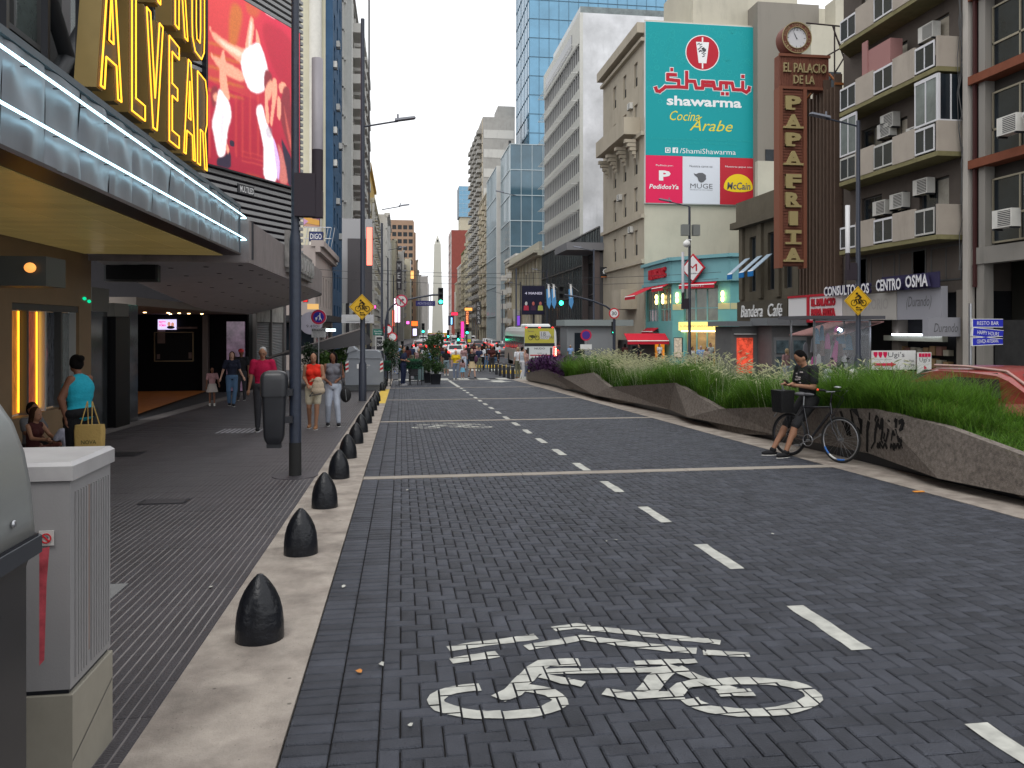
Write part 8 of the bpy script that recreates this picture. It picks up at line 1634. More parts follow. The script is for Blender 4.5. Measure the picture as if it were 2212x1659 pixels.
def car(kind, colour, x, y, rz, label, cat='car', group='cars moving down the avenue', on=True, detail=True, z=None):
    key = (kind, colour, on); z = GZ(y)-.03 if z is None else z
    if key not in car_lib:
        b, g, tl = car_meshes(kind); car_lib[key] = (b.mesh('body', mat('car_'+''.join('%02d' % int(c*99) for c in colour), colour, .3, coat=.6)), g.mesh('window', M_glass), tl.mesh('tail_lamp', M_tail if on else M_taild))
    t = thing('parked_car' if 0 else 'car', label, cat, (x, y, z), rz, group)
    for nm, me in zip(('body', 'window', 'tail_lamp'), car_lib[key]): link(nm, me, t)
    for wx in (-.78,.78):
        for wy in (-1.3,1.35): link('wheel', CARM['wheel'], t, (wx, wy, .31))
    return t
cols = {'white': (.62,.62,.62), 'silver': (.35,.36,.37), 'black': (.02,.02,.022), 'red': (.35,.02,.02), 'grey': (.12,.12,.13)}
rg = random.Random(11); lanes = [lambda y, k=k: XL(y)+8.2+k*3.1 for k in range(4)]; used_l = set()
yy = 66.0; idx = 0
rows_ = []
while yy < 470:
    for k in range(5):
        X_ = XL(yy)+8.6+k*3.0
        if X_ > XR(yy)-5.6: continue
        if yy < 72 and k > 1: continue
        if rg.random() < (.45 if yy < 110 else .85): rows_.append((X_+rg.uniform(-.3,.3), yy+rg.uniform(-1.5,1.5), k))
    yy += 7.5 if yy < 150 else 14 if yy < 300 else 26
cnt = {}
for (x, y, k) in rows_:
    cnt[k] = cnt.get(k, 0)+1
    cn = rg.choice(['white','white','silver','black','grey','red','silver','white']); kd = 'van' if rg.random() < .22 else 'sedan'
    side = 'left' if k < 2 else 'right'; dist = 'near' if y < 110 else 'middle' if y < 220 else 'far'
    car(kd, cols[cn], x, y, 0, f'{cn} {"van" if kd == "van" else "car"}, {names[cnt[k]-1]} from the crossing in the {["leftmost","second","middle","fourth","rightmost"][k]} avenue lane', 'van' if kd == 'van' else 'car')
for i, (px, Y) in enumerate(((925,430),(950,440),(985,420))):
    p = PY(px, 720, Y)
def red_car():
    y0 = 9.3; x0 = 8.3; zg_ = GZ(10)-.03; t = thing('car', 'red hatchback passing behind the planter at the right edge', 'car', (8.9, 10.3, zg_)); rc = mat('hatch_red', (.30,.045,.04), .28, coat=.7)
    pts = [(0,.32),(-.02,.62),(.06,.85),(.16,.97),(.72,1.30),(.95,1.375),(1.5,1.40),(2.2,1.385),(2.6,1.30),(3.3,.98),(3.95,.86),(4.15,.62),(4.15,.32)]
    m = MB(); secs = []
    for f, sh_ in ((0,.5),(.04,.16),(.12,.05),(.3,.01),(.7,.01),(.88,.05),(.96,.16),(1,.5)):
        secs.append([(0,0,0)]*0+[(x0+1.72*f, y0+y+(.0), zg_+z*(1-.0)) if z < .9 else (x0+1.72*(f*.80+.10), y0+y, zg_+.9+(z-.9)*(1-sh_*.35)) for y, z in pts])
    loft(m, secs); part('body', m, rc, t)
    g = MB(); X = lambda f: x0+1.72*(f*.80+.10)
    g.add([(X(.14),y0+.235,zg_+1.045),(X(.86),y0+.235,zg_+1.045),(X(.84),y0+.72,zg_+1.325),(X(.16),y0+.72,zg_+1.325)], [(0,1,2,3)]); part('rear_window', g, mat('car_rear_glass', (.06,.10,.10), .06, spec=1, var=.5, scale=5), t)
    g = MB(); g.add([(x0+.085,y0+.75,zg_+.98),(x0+.085,y0+3.1,zg_+.98),(x0+.20,y0+2.55,zg_+1.30),(x0+.20,y0+.95,zg_+1.33)], [(0,1,2,3)]); part('side_window', g, M_glass, t)
    g = MB(); g.path([(X(.10),y0+.17,zg_+.99),(X(.06),y0+.5,zg_+1.19),(X(.06),y0+.85,zg_+1.36),(X(.02),y0+1.6,zg_+1.395),(X(.02),y0+2.3,zg_+1.38)], .022, 6); part('pillar_sheen', g, mat('trim_pink_grey', (.42,.25,.22), .35), t)  # light reflected along pillar and roof edge, put in as a pale pink strip
    for x in (x0+.02, x0+1.45): g = MB(); g.ell((x+.12, y0+.07, zg_+.83), (.16,.09,.10)); part('tail_lamp', g, mat('hatch_tail', (.55,.03,.01), .25, emit=.35), t)
    g = MB(); g.bev(x0+.5, x0+1.2, y0-.05, y0-.02, zg_+.5, zg_+.62, .005); part('number_plate', g, M_white, t)
    for x in (x0+.02, x0+1.50):
        for y in (y0+.75, y0+3.3): g = MB(); g.tube((x,y,zg_+.3),(x+.2,y,zg_+.3),.3,n=20); part('wheel', g, M_rubber, t)
red_car()
a, b_ = PY(2180, 808, 13), PY(2260, 796, 13); s = thing('striped_board', 'white board edged with pink red stripes behind the red car', 'sign', (a.x, 13, GZ(13))); m = MB(); m.box(a.x, b_.x, 13, 13.05, a.z-.5, b_.z); part('panel', m, M_white, s)
for i in range(12): m = MB(); m.box(a.x+.02+i*.052, a.x+.055+i*.052, 12.985, 12.999, a.z+.01, b_.z-.02); part('stripe', m, MATS['ugis_red'], s)
def scooter(x, y, rz, c, label):
    z = GZ(y)+(.12 if x > 14.9 else -.03); t = thing('scooter', label, 'scooter', (x, y, z), rz, 'scooters parked at the right kerb')
    for yy_ in (-.62,.62): m = MB(); m.torus((0,yy_,.24), (1,0,0), .19, .055, 18, 6); m.lathe([(.05,-.05),(.05,.05)], (0,0,0), 8); part('wheel', m, M_rubber, t, world=False)
    m = MB(); m.ell((0,-.42,.62), (.16,.42,.17)); m.ell((0,.48,.62), (.19,.12,.35)); m.box(-.14,.14,-.15,.4,.26,.36); part('fairing', m, c, t, world=False)
    m = MB(); m.ell((0,-.35,.82), (.14,.38,.07)); part('seat', m, M_blk, t, world=False); m = MB(); m.tube((0,.58,.3),(0,.42,1.02),.03); m.tube((-.32,.40,1.05),(.32,.40,1.05),.018); part('handlebar', m, M_blk, t, world=False)
    m = MB(); m.ell((0,.47,1.0), (.13,.1,.11)); part('headlamp_cowl', m, c, t, world=False)
    for s_ in (-1,1): m = MB(); m.ell((s_*.28,.42,1.2), (.06,.02,.045)); m.tube((s_*.25,.4,1.05),(s_*.28,.42,1.18),.008); part('mirror', m, M_blk, t, world=False)
p = PY(1790, 815, 22.5); scooter(p.x, 22.5, 2.6, mat('cover_silver', (.42,.42,.46), .5, var=.3, scale=8), 'scooter under a crumpled silver cover behind the seated man'); p = PY(1832, 815, 22); scooter(p.x, 22, 2.9, mat('scooter_white', (.62,.61,.58), .35), 'white scooter beside the right hand sign lamp'); scooter(15.3, 26.2, 3.0, mat('scooter_black', (.02,.02,.02), .3), 'black scooter half hidden behind the right lamp')
p = PY(1130, 790, 60); scooter(6.9, 62, 0, MATS['scooter_black'], 'dark scooter waiting by the traffic island');
def bicycle(R, Fp, lean, label, name='bicycle'):
    R, Fp = Vector(R), Vector(Fp); t = thing(name, label, 'bicycle', tuple((R+Fp)/2)); f = (Fp-R).normalized(); side = Vector((f.y,-f.x,0)).normalized(); up = (UZ*cos(lean)+side*sin(lean)).normalized(); wb = (Fp-R).length; rw = .335
    P = lambda a, h, s=0: R+f*a*wb/1.02+up*h+side*s
    fb = mat('frame_black', (.012,.012,.016), .25, coat=.5); ax = f.cross(up)
    for a, nm in ((0,'wheel'),(1.02,'wheel')):
        c = P(a, rw); m = MB(); m.torus(c, ax, rw-.017, .017, 44, 8); o = part('tyre', m, M_rubber, t)
        m = MB(); m.torus(c, ax, rw-.042, .011, 44, 6); part('rim', m, M_steel if a else mat('rim_dark', (.06,.06,.07), .4, metal=.5), t)
        m = MB(); ux, uy = f, ax.cross(f).normalized()
        for k in range(24): an = 2*pi*k/24; e_ = c+(ux*cos(an)+uy*sin(an))*(rw-.045); m.tube(c+ax*(.03 if k % 2 else -.03), e_, .0012, n=3, caps=False)
        part('spokes', m, M_steel, t); m = MB(); m.tube(c-ax*.055, c+ax*.055, .018, n=10); part('hub', m, M_steel, t)
        if a:
            m = MB()
            for a0, cc in ((205,0),(232,1),(262,0)):
                for s_ in range(7): an = radians(a0+s_*3.4); q = c+(ux*cos(an)+uy*sin(an))*(rw-.042); q2 = c+(ux*cos(an+.06)+uy*sin(an+.06))*(rw-.042); m.tube(q, q2, .014, n=6, mi=cc)
            part('rim_decal', m, [mat('decal_blue', (.03,.15,.5), .4), M_white], t)
    bbk, st_, ht, hb_ = P(.43,.28), P(.27,.80), P(.80,.86), P(.835,.70); rh, fh = P(0,rw), P(1.02,rw)
    m = MB(); m.tube(bbk, st_, .016); m.tube(st_-up*.03, ht-up*.06, .015); m.tube(bbk, P(.82,.735), .021); m.tube(ht, hb_, .019)
    for s_ in (-1,1): m.tube(bbk+side*.02*s_, rh+side*.055*s_, .009); m.tube(st_-up*.06+side*.015*s_, rh+side*.055*s_, .008); m.path([P(.838,.69,s_*.04), P(.90,.5,s_*.05), fh+side*.05*s_], .011, 7)
    m.box(0,0,0,0,0,0); part('frame', m, fb, t)
    m = MB(); m.tube(st_-up*.02, st_+up*.14, .013); part('seat_post', m, M_steel, t); sa = st_+up*.15
    m = MB(); Rm = Matrix((f, side, up)).transposed(); m.ell(sa-f*.07+up*.02, (.10,.075,.035), R=Rm); m.ell(sa+f*.06+up*.02, (.13,.028,.025), R=Rm); part('saddle', m, mat('saddle_grey', (.10,.10,.11), .5), t)
    m = MB(); hbp = ht+up*.16+f*.02; m.tube(ht, hbp, .014); m.tube(hbp, hbp+f*.07+up*.02, .014); hc = hbp+f*.07+up*.02; m.path([hc+side*.31-f*.05+up*.03, hc+side*.12, hc, hc-side*.12, hc-side*.31-f*.05+up*.03], .012, 8); part('handlebar', m, fb, t)
    m = MB(); m.tube(hc+side*.22-f*.03+up*.02, hc+side*.33-f*.055+up*.033, .018); m.tube(hc-side*.22-f*.03+up*.02, hc-side*.33-f*.055+up*.033, .018); part('grip', m, M_rubber, t)
    m = MB(); m.ell(hc-side*.0+up*.06+f*.02, (.05,.07,.018)); m.tube(hc-side*.25+f*.02, hc-side*.12+f*.07, .006); m.tube(hc+side*.25+f*.02, hc+side*.12+f*.07, .006); part('brake_lever', m, M_steel, t); m = MB(); m.ell(hc+side*.335-f*.06+up*.034, (.018,.018,.018)); part('reflector', m, mat('reflector_red', (.7,.06,.02), .3, emit=.3), t)
    m = MB(); ring_c = bbk+side*.05
    m.torus(ring_c, ax, .085, .006, 28, 4); m.tube(bbk-side*.07, bbk+side*.07, .02); m.tube(ring_c, ring_c+(f*-.25-up*.15).normalized()*.17, .010); m.tube(bbk-side*.07, bbk-side*.07-(f*-.25-up*.15).normalized()*.17, .010); part('crank', m, M_steel, t)
    m = MB(); e_ = ring_c+(f*-.25-up*.15).normalized()*.17; e2 = bbk-side*.07-(f*-.25-up*.15).normalized()*.17; m.fbox(e_, side, up, f, 0, .09, -.012, .012, -.045, .045); m.fbox(e2, -side, up, f, 0, .09, -.012, .012, -.045, .045); part('pedal', m, M_steel, t)
    m = MB(); m.path([ring_c+up*.085, rh+side*.03+up*.035], .004, 4); m.path([ring_c-up*.085, rh+side*.03-up*.035], .004, 4); m.torus(rh+side*.03, ax, .035, .008, 14, 4); part('chain', m, M_blk, t)
    m = MB(); m.path([hc+side*.2+f*.05, hc+f*.14-up*.1, ht-up*.2+f*.05, hb_+side*.03], .004, 5); m.path([hc-side*.2+f*.05, hc+f*.12-up*.05, ht-up*.3+side*.02], .004, 5); part('brake_cable', m, M_blk, t)
    return t
bicycle((5.98, 11.58, GZ(11.58)+.002), (6.33, 10.72, GZ(10.72)+.002), radians(-4), 'black bicycle with a blue decal on its front wheel leaning by the seated man')
# PEOPLE
SKIN = {'tan': mat('skin_tan', (.30,.155,.095), .55, var=.08, scale=9), 'brown': mat('skin_brown', (.17,.075,.045), .55, var=.08, scale=9), 'fair': mat('skin_fair', (.45,.27,.20), .55, var=.06, scale=9)}
HAIR = {'black': mat('hair_black', (.006,.005,.005), .9, bump=.5, bscale=150, spec=.08), 'brown': mat('hair_brown', (.035,.017,.010), .9, bump=.5, bscale=150, spec=.08), 'grey': mat('hair_grey', (.33,.32,.31), .6, bump=.5, bscale=150), 'blond': mat('hair_blond', (.30,.22,.12), .55, bump=.5, bscale=150)}
def cloth(nm, c, **k): return mat('cloth_'+nm, c, .85, var=k.get('var', .18), scale=k.get('scale', 9), bump=.35, bscale=45)
def J(**o):
    """default standing skeleton, 1.72 m, facing +y; L/R are the person's own sides (x < 0 is left)"""
    j = dict(head=(0,.02,1.60), neck=(0,0,1.47), chest=(0,0,1.26), waist=(0,0,1.06), hip=(0,0,.93),
             sL=(-.175,0,1.41), sR=(.175,0,1.41), eL=(-.225,-.01,1.13), eR=(.225,-.01,1.13), wL=(-.235,.06,.87), wR=(.235,.06,.87),
             hL=(-.088,0,.92), hR=(.088,0,.92), kL=(-.095,.02,.49), kR=(.095,.02,.49), aL=(-.10,-.02,.085), aR=(.10,-.02,.085), face=(0,1,0), tL=None, tR=None)
    j.update(o); return j
def remesh(mb, vox, name, m, smooth=6):
    me = mb.mesh(name, m); o = bpy.data.objects.new('tmp', me); C.objects.link(o)
    r = o.modifiers.new('r', 'REMESH'); r.mode = 'VOXEL'; r.voxel_size = vox; r.use_smooth_shade = True
    s = o.modifiers.new('s', 'SMOOTH'); s.factor = .5; s.iterations = smooth
    dg = bpy.context.evaluated_depsgraph_get(); me2 = bpy.data.meshes.new_from_object(o.evaluated_get(dg)); bpy.data.objects.remove(o)
    me2.name = name; me2.materials.clear(); me2.materials.append(m)
    return me2
def cap(m, p, q, r0, r1=None, n=12):
    r1 = r0 if r1 is None else r1; m.tube(p, q, r0, r1, n); m.ell(p, (r0,)*3, n, 8); m.ell(q, (r1,)*3, n, 8)
def person(label, x, y, rz, j=None, skin='tan', hair='black', hstyle='short', top=None, tsleeve='short', bottom=None, blen='long', shoes=None, h=1.72, fat=1.0, female=False, vox=.016, z=None, hands=False, group=None, extra=None, dress=None, glasses=False):
    j = j or J(); V = {k: (Vector(v) if v is not None else None) for k, v in j.items()}; z = GZ(y) if z is None else z; sc_ = h/1.72
    t = thing('person', label, 'person', (x, y, z), rz, group); t.scale = (sc_, sc_, sc_)
    sk = SKIN[skin]; F = V['face'].normalized(); Rt = F.cross(UZ).normalized(); Uh = Rt.cross(F).normalized(); RH = Matrix((Rt, F, Uh)).transposed(); H = V['head']; f = fat
    tdir = (V['neck']-V['hip']).normalized(); Rx = (V['sR']-V['sL']).normalized(); Fw = tdir.cross(Rx); Fw = Fw if Fw.length > .1 else UY; Fw = -Fw if Fw.dot(Rx.cross(tdir)) > 0 and False else (tdir.cross(Rx)).normalized()*1.0
    RT = Matrix((Rx, Fw, tdir)).transposed()
    def torso(m, g, low=True, full=True):
        m.ell(V['chest'], (.148*f+g, .098*f+g, .17+g), 16, 10, R=RT); m.ell(V['waist'], (.125*f*(.94 if female else 1)+g, .088*f+g, .14+g), 16, 10, R=RT); cap(m, V['sL']+(V['sR']-V['sL'])*.17-tdir*.012, V['neck']-tdir*.05, .050+g, .055+g*.5); cap(m, V['sR']+(V['sL']-V['sR'])*.17-tdir*.012, V['neck']-tdir*.05, .050+g, .055+g*.5)
        m.ell(V['chest'].lerp(V['waist'], .5), (.135*f+g, .094*f+g, .13+g), 16, 10, R=RT)
        if female:
            for s_ in (-1,1): m.ell(V['chest']+Rx*.068*s_*f-Fw*0+RT@Vector((0,.068*f,.02)), (.062*f+g,.055*f+g,.062*f+g))
        if low: m.ell(V['hip'], (.155*f*(1.04 if female else 1)+g, .108*f+g, .115+g), 16, 10, R=RT)
    def leg(m, s_, g, upto=1.0, r=(.082,.052,.036)):
        hp, kn, an = V['h'+s_], V['k'+s_], V['a'+s_]
        if upto <= .5: q = hp.lerp(kn, upto*2); cap(m, hp, q, r[0]*f+g, (r[0]+(r[1]-r[0])*upto*2)*f+g+.006)
        else: q = kn.lerp(an, upto*2-1); cap(m, hp, kn, r[0]*f+g, r[1]*f+g); cap(m, kn, q, r[1]*f+g, r[2]+g if g < .01 else (r[1]+(r[2]-r[1])*(upto*2-1))+g)
        if upto > .9 and g < .01: m.ell(kn.lerp(an, .3)-Fw*.012, (.05*f,.055*f,.09))
    def arm(m, s_, g, upto=1.0):
        sh, el, wr = V['s'+s_], V['e'+s_], V['w'+s_]
        if upto <= .5: cap(m, sh, sh.lerp(el, upto*2), .052*f+g, .046*f+g+.004)
        else: cap(m, sh, el, .047*f+g, .038*f+g); cap(m, el, el.lerp(wr, upto*2-1), .039*f+g, .027+g)
    m = MB(); torso(m, 0); cap(m, V['neck']-tdir*.06, H-Uh*.05, .052, .048)
    m.ell(H+Uh*.02, (.074,.092,.108), 16, 12, R=RH); m.ell(H+F*.028-Uh*.055, (.056,.062,.055), 14, 10, R=RH); m.ell(H+F*.098-Uh*.012, (.012,.018,.022), 8, 6, R=RH); m.ell(H+F*.085-Uh*.05, (.024,.016,.012), 8, 6, R=RH)
    for s_ in (-1,1): m.ell(H+Rt*.075*s_-Uh*.005, (.012,.02,.032), 8, 6, R=RH)
    for s_ in 'LR':
        arm(m, s_, 0); leg(m, s_, 0); wr, el = V['w'+s_], V['e'+s_]; d_ = (wr-el).normalized(); hd = V.get('d'+s_) if V.get('d'+s_) else d_; hd = hd.normalized(); pal = wr+hd*.05; sd_ = hd.cross(Rx if abs(hd.dot(Rx)) < .8 else UZ).normalized(); wd = hd.cross(sd_).normalized()
        m.ell(pal, (.036,.036,.045) if not hands else (.032,.03,.042), 10, 8)
        for k in range(4):
            o_ = wd*(k-1.5)*.017; L = (.036,.042,.040,.030)[k]; p0 = pal+hd*.025+o_; p1 = p0+hd*L+sd_*.012; cap(m, p0, p1, .0095, .0085, 6); cap(m, p1, p1+hd*.016+sd_*.024, .0085, .0075, 6)
        cap(m, pal-hd*.01+wd*-.03, pal+hd*.03-wd*.045+sd_*.015, .011, .009, 6)
        an = V['a'+s_]; td = V['t'+s_] if V['t'+s_] is not None else Vector((Fw.x, Fw.y, 0)).normalized(); td = td.normalized(); cap(m, an-td*.03-UZ*.035, an+td*.14-UZ*.055, .034, .026)
    part('body', remesh(m, vox, 'body', sk, 5), None, t, world=False)
    if top is not None:
        m = MB(); torso(m, .016, low=(tsleeve != 'crop'))
        if tsleeve != 'none':
            for s_ in 'LR': arm(m, s_, .016, {'short': .33, 'cap': .2, 'long': .97}.get(tsleeve, .3))
        part('shirt', remesh(m, max(vox, .015), 'shirt', top, 4), None, t, world=False)
    if bottom is not None:
        m = MB(); m.ell(V['hip'], (.157*f*(1.04 if female else 1)+.019, .11*f+.019, .10+.019), 16, 10, R=RT)
        if blen == 'skirt':
            kn = (V['kL']+V['kR'])/2; secs = []
            for a_ in np.linspace(0, 1, 7): c_ = V['hip'].lerp(kn, a_*.8); rr_ = .16+.08*a_; secs.append([(c_.x+rr_*f*1.05*cos(q_)*(1+.05*sin(9*q_)*a_), c_.y+rr_*.8*f*sin(q_), c_.z+.04) for q_ in [2*pi*i/22 for i in range(22)]])
            loft(m, secs[::-1]); part('skirt', m, bottom, t, world=False)
        else:
            up_ = {'long': .97, 'short': .36, 'knee': .52, 'capri': .75}[blen]
            for s_ in 'LR': leg(m, s_, .016 if blen != 'long' else .018, up_)
            part('trousers', remesh(m, max(vox, .015), 'trousers', bottom, 4), None, t, world=False)
    if shoes is not None:
        for s_ in 'LR':
            m = MB(); an = V['a'+s_]; td = V['t'+s_] if V['t'+s_] is not None else Vector((Fw.x, Fw.y, 0)).normalized(); td = td.normalized(); m2 = MB(); sdv = td.cross(UZ); RS = Matrix((sdv, td, UZ)).transposed()
            m.ell(an+td*.05-UZ*.045, (.045,.135,.042), 12, 8, R=RS); m.ell(an-td*.01-UZ*.0, (.042,.055,.05), 12, 8, R=RS); part('shoe', m, shoes, t, world=False)
            m = MB(); m.ell(an+td*.05-UZ*.078, (.048,.14,.012), 14, 6, R=RS); part('sole', m, mat('sole_white', (.55,.54,.52), .7), t, world=False)
    if hair:
        m = MB(); hm = HAIR[hair]; back = -F
        m.ell(H+Uh*.045+back*.018, (.080,.092,.092), 14, 10, R=RH); m.ell(H+back*.04+Uh*.0, (.078,.068,.09), 14, 10, R=RH)
        if hstyle != 'short':
            for s_ in (-1,1): m.ell(H+Rt*.062*s_+back*.02+Uh*.01, (.028,.06,.075), R=RH)
        if hstyle == 'long':
            for s_ in (-1,0,1): cap(m, H+back*.04+Rt*.045*s_+Uh*.0, H+back*.07+Rt*.065*s_-UZ*.30, .048, .034)
        if hstyle == 'bun': m.ell(H+back*.105+Uh*.06, (.055,.05,.05))
        if hstyle == 'pony': m.ell(H+back*.10+Uh*.04, (.04,.04,.04)); cap(m, H+back*.11+Uh*.03, H+back*.11-UZ*.16, .032, .018)
        if hstyle == 'bob':
            for s_ in (-1,0,1): cap(m, H+back*.035+Rt*.05*s_, H+back*.035+Rt*.065*s_-UZ*.11, .045, .04)
        part('hair', remesh(m, .014, 'hair', hm, 3), None, t, world=False)
    if vox < .02:
        for s_ in (-1,1):
            m = MB(); m.ell(H+F*.088+Rt*.030*s_+Uh*.012, (.010,.006,.006), 8, 6, R=RH); part('eye', m, mat('eye_dark', (.02,.015,.012), .3), t, world=False)
        m = MB(); m.ell(H+F*.096-Uh*.052, (.020,.008,.006), 8, 6, R=RH); part('mouth', m, mat('lip_red', (.22,.05,.04), .6), t, world=False)
    if glasses:
        m = MB();
        for s_ in (-1,1): m.torus(H+F*.105+Rt*.032*s_+Uh*.012, F, .022, .0025, 16, 4)
        m.tube(H+F*.105-Rt*.06+Uh*.015, H+F*.0-Rt*.08+Uh*.015, .002); m.tube(H+F*.105+Rt*.06+Uh*.015, H+F*.0+Rt*.08+Uh*.015, .002); part('glasses', m, M_blk, t, world=False)
    return t, V
def yaw_to(dx, dy): return atan2(-dx, dy)
zs = GZ(11.5); jj = J(hip=(0,-.02,.86), waist=(0,.01,1.0), chest=(0,.035,1.20), neck=(0,.07,1.40), head=(0,.135,1.515), face=(0,.72,-.69), sL=(-.175,.03,1.35), sR=(.175,.03,1.35), eL=(-.225,.07,1.07), eR=(.235,.06,1.07), wL=(-.075,.30,1.10), wR=(.085,.31,1.10),
   hL=(-.09,.0,.84), hR=(.09,.0,.84), kL=(-.13,.33,.50), kR=(.12,.30,.48), aL=(-.14,.52,.085), aR=(.13,.56,.085), tL=(-.1,1,0), tR=(.15,1,0))
jj['dL'] = (.1,.9,.25); jj['dR'] = (-.1,.9,.25)
M_tee = cloth('black_tee', (.016,.016,.019));
ct_, V = person('man in black T-shirt and shorts leaning on the planter looking at his phone', 6.33, 11.62, radians(100), jj, 'tan', 'black', 'short', M_tee, 'short', cloth('charcoal_shorts', (.022,.022,.024)), 'knee', cloth('shoe_black', (.015,.015,.017)), 1.73, 1.08, vox=.0115, hands=True)
m = MB()
for k in range(9): x_ = random.uniform(-.09,.09); z_ = random.uniform(1.12,1.30); m.fbox(Vector((x_, .165, z_)), UX, UZ, UY, 0, random.uniform(.03,.07), 0, .02, -.006, .002)
part('shirt_print', m, mat('print_white', (.5,.45,.45), .7), ct_, world=False)
def place_local(pt, x, y, rz, s): return Vector((x+s*(pt[0]*cos(rz)-pt[1]*sin(rz)), y+s*(pt[0]*sin(rz)+pt[1]*cos(rz)), GZ(y)+s*pt[2]))
pc = place_local((0,.39,1.145), 6.33, 11.62, radians(100), 1.006); R_ = Matrix.Rotation(radians(100), 3, 'Z')
m = MB(); a_, b2_, n_ = R_@Vector((1,0,0)), R_@Vector((0,.82,.57)), R_@Vector((0,-.57,.82)); m.fbox(pc, a_, b2_, n_, -.036, .036, -.075, .075, -.004, .004); ph = solo('mobile_phone', m, M_blk, 'dark mobile phone held in both hands by the seated man', 'phone')
pb = place_local((.0,.47,.93), 6.33, 11.62, radians(100), 1); t = thing('delivery_bag', 'black square bag resting before the seated man', 'bag', tuple(pb)); m = MB()
u_, f_ = R_@UX, R_@UY; loft(m, [[tuple(pb+u_*x*s_+f_*y*s_+UZ*zz) for x, y in rrect(.14,.13,.03)] for s_, zz in ((.86,-.24),(.9,-.2),(1,.08),(1.02,.10))]); part('body', m, mat('bag_black', (.012,.012,.013), .6, bump=.4, bscale=30), t)
m = MB(); m.path([tuple(pb+u_*.1+f_*-.1+UZ*.09), tuple(pb+u_*.02+f_*.0+UZ*.17), tuple(pb-u_*.1+f_*.05+UZ*.09)], .012, 6); m.fbox(pb, f_, UZ, u_, -.10, .08, -.02, -.012, .143, .147); part('strap', m, mat('bag_strap', (.06,.06,.065), .6), t)
m = MB(); m.path([tuple(pb+f_*.1-UZ*.24), tuple(pb+f_*.16-UZ*.31)], .008, 5); part('strap', m, M_blk, t)
def wrist_bag(*a): pass
red_polo = cloth('crimson_polo', (.34,.006,.045))
walk = J(kL=(-.09,.16,.50), aL=(-.09,.20,.085), kR=(.09,.08,.50), aR=(.09,-.22,.12), wL=(-.27,-.03,.88), wR=(.24,.16,.92))
person('older man in a crimson polo shirt with glasses walking behind the litter bin', -2.86, 16.9, radians(188), J(face=(.1,.9,-.25), wL=(-.27,.16,.90), wR=(.27,-.02,.86), eL=(-.24,.0,1.14)), 'tan', 'grey', 'short', red_polo, 'short', cloth('dark_trousers', (.03,.03,.035)), 'long', cloth('shoe_black', (.015,.015,.017)), 1.74, 1.15, vox=.013, glasses=True)
jw = J(eL=(-.23,.02,1.15), wL=(-.05,.20,1.12), eR=(.22,-.02,1.16), wR=(.10,.20,1.02), kL=(-.09,.12,.50), aL=(-.07,.12,.085), kR=(.10,.02,.50), aR=(.12,-.16,.085), face=(-.12,1,0))
person('smiling woman in red vest and cream shorts', -1.86, 17.2, radians(176), jw, 'tan', 'black', 'pony', cloth('scarlet_vest', (.62,.025,.012)), 'none', cloth('cream_shorts', (.50,.45,.34)), 'short', cloth('sandal_tan', (.28,.14,.07)), 1.62, 1.12, True, vox=.013)
t = thing('handbag', 'slouchy beige bag carried by the woman in the red top', 'bag', (-1.72, 16.92, .35)); c = Vector((-1.74, 16.93, GZ(17)+.92)); m = MB(); m.ell(c, (.13,.07,.15)); m.ell(c-UZ*.09, (.15,.08,.10)); m.ell(c+UZ*.12, (.09,.06,.08)); part('body', remesh(m, .012, 'body', mat('beige_leather', (.42,.34,.25), .7, bump=.5, bscale=30), 3), None, t);
t.children[0].location = -Vector(t.location)
m = MB(); m.path([c+Vector((-.1,-.07,-.12)), c+Vector((-.17,-.09,-.2)), c+Vector((-.05,-.1,-.17)), c+Vector((.08,-.08,-.14))], .01, 6); part('strap', m, M_blk, t)
jg = J(eL=(-.23,-.02,1.15), wL=(-.10,.18,1.08), eR=(.24,-.03,1.14), wR=(.10,.20,1.03), kL=(-.09,.10,.50), aL=(-.12,.05,.085), kR=(.11,.05,.50), aR=(.12,-.1,.085), face=(.35,.9,-.35))
person('woman in grey sleeveless top and pale jeans looking down beside the red topped woman', -1.50, 17.75, radians(186), jg, 'brown', 'black', 'bob', cloth('grey_vest', (.13,.13,.15)), 'none', cloth('pale_jeans', (.42,.46,.54)), 'long', cloth('shoe_black', (.015,.015,.017)), 1.63, 1.08, True, vox=.013)
t = thing('shoulder_bag', 'black shoulder bag hanging at the grey topped woman side', 'bag', (-1.2, 17.7, .3)); c = Vector((-1.22, 17.62, GZ(17.7)+.70)); m = MB(); m.ell(c, (.12,.08,.17)); part('body', m, mat('bag_black', (.012,.012,.013)), t); m = MB(); m.path([c+Vector((-.05,0,.15)), c+Vector((-.10,.02,.45)), c+Vector((-.1,.08,.72))], .016, 6); part('strap', m, M_blk, t); m = MB(); m.path([c+Vector((.0,-.08,.12)), c+Vector((.02,-.085,-.12))], .005, 5); part('zip', m, M_steel, t)
jt = J(sL=(-.14,0,1.39), sR=(.14,0,1.39), hip=(0,-.02,.93), head=(0,.07,1.60), face=(0,1,-.2), eL=(-.25,.05,1.14), wL=(-.20,.02,.86), eR=(.18,.16,1.14), wR=(.14,.42,1.02), neck=(0,.01,1.47))
p_ = PY(172, 900, 11.0)
person('stout woman in turquoise blouse and black trousers reaching out one hand', p_.x, 11.0, radians(62), jt, 'brown', 'black', 'bun', cloth('turquoise_blouse', (.015,.30,.40)), 'none', cloth('black_trousers', (.010,.010,.012)), 'long', cloth('shoe_black', (.015,.015,.017)), 1.62, 1.36, True, vox=.013)
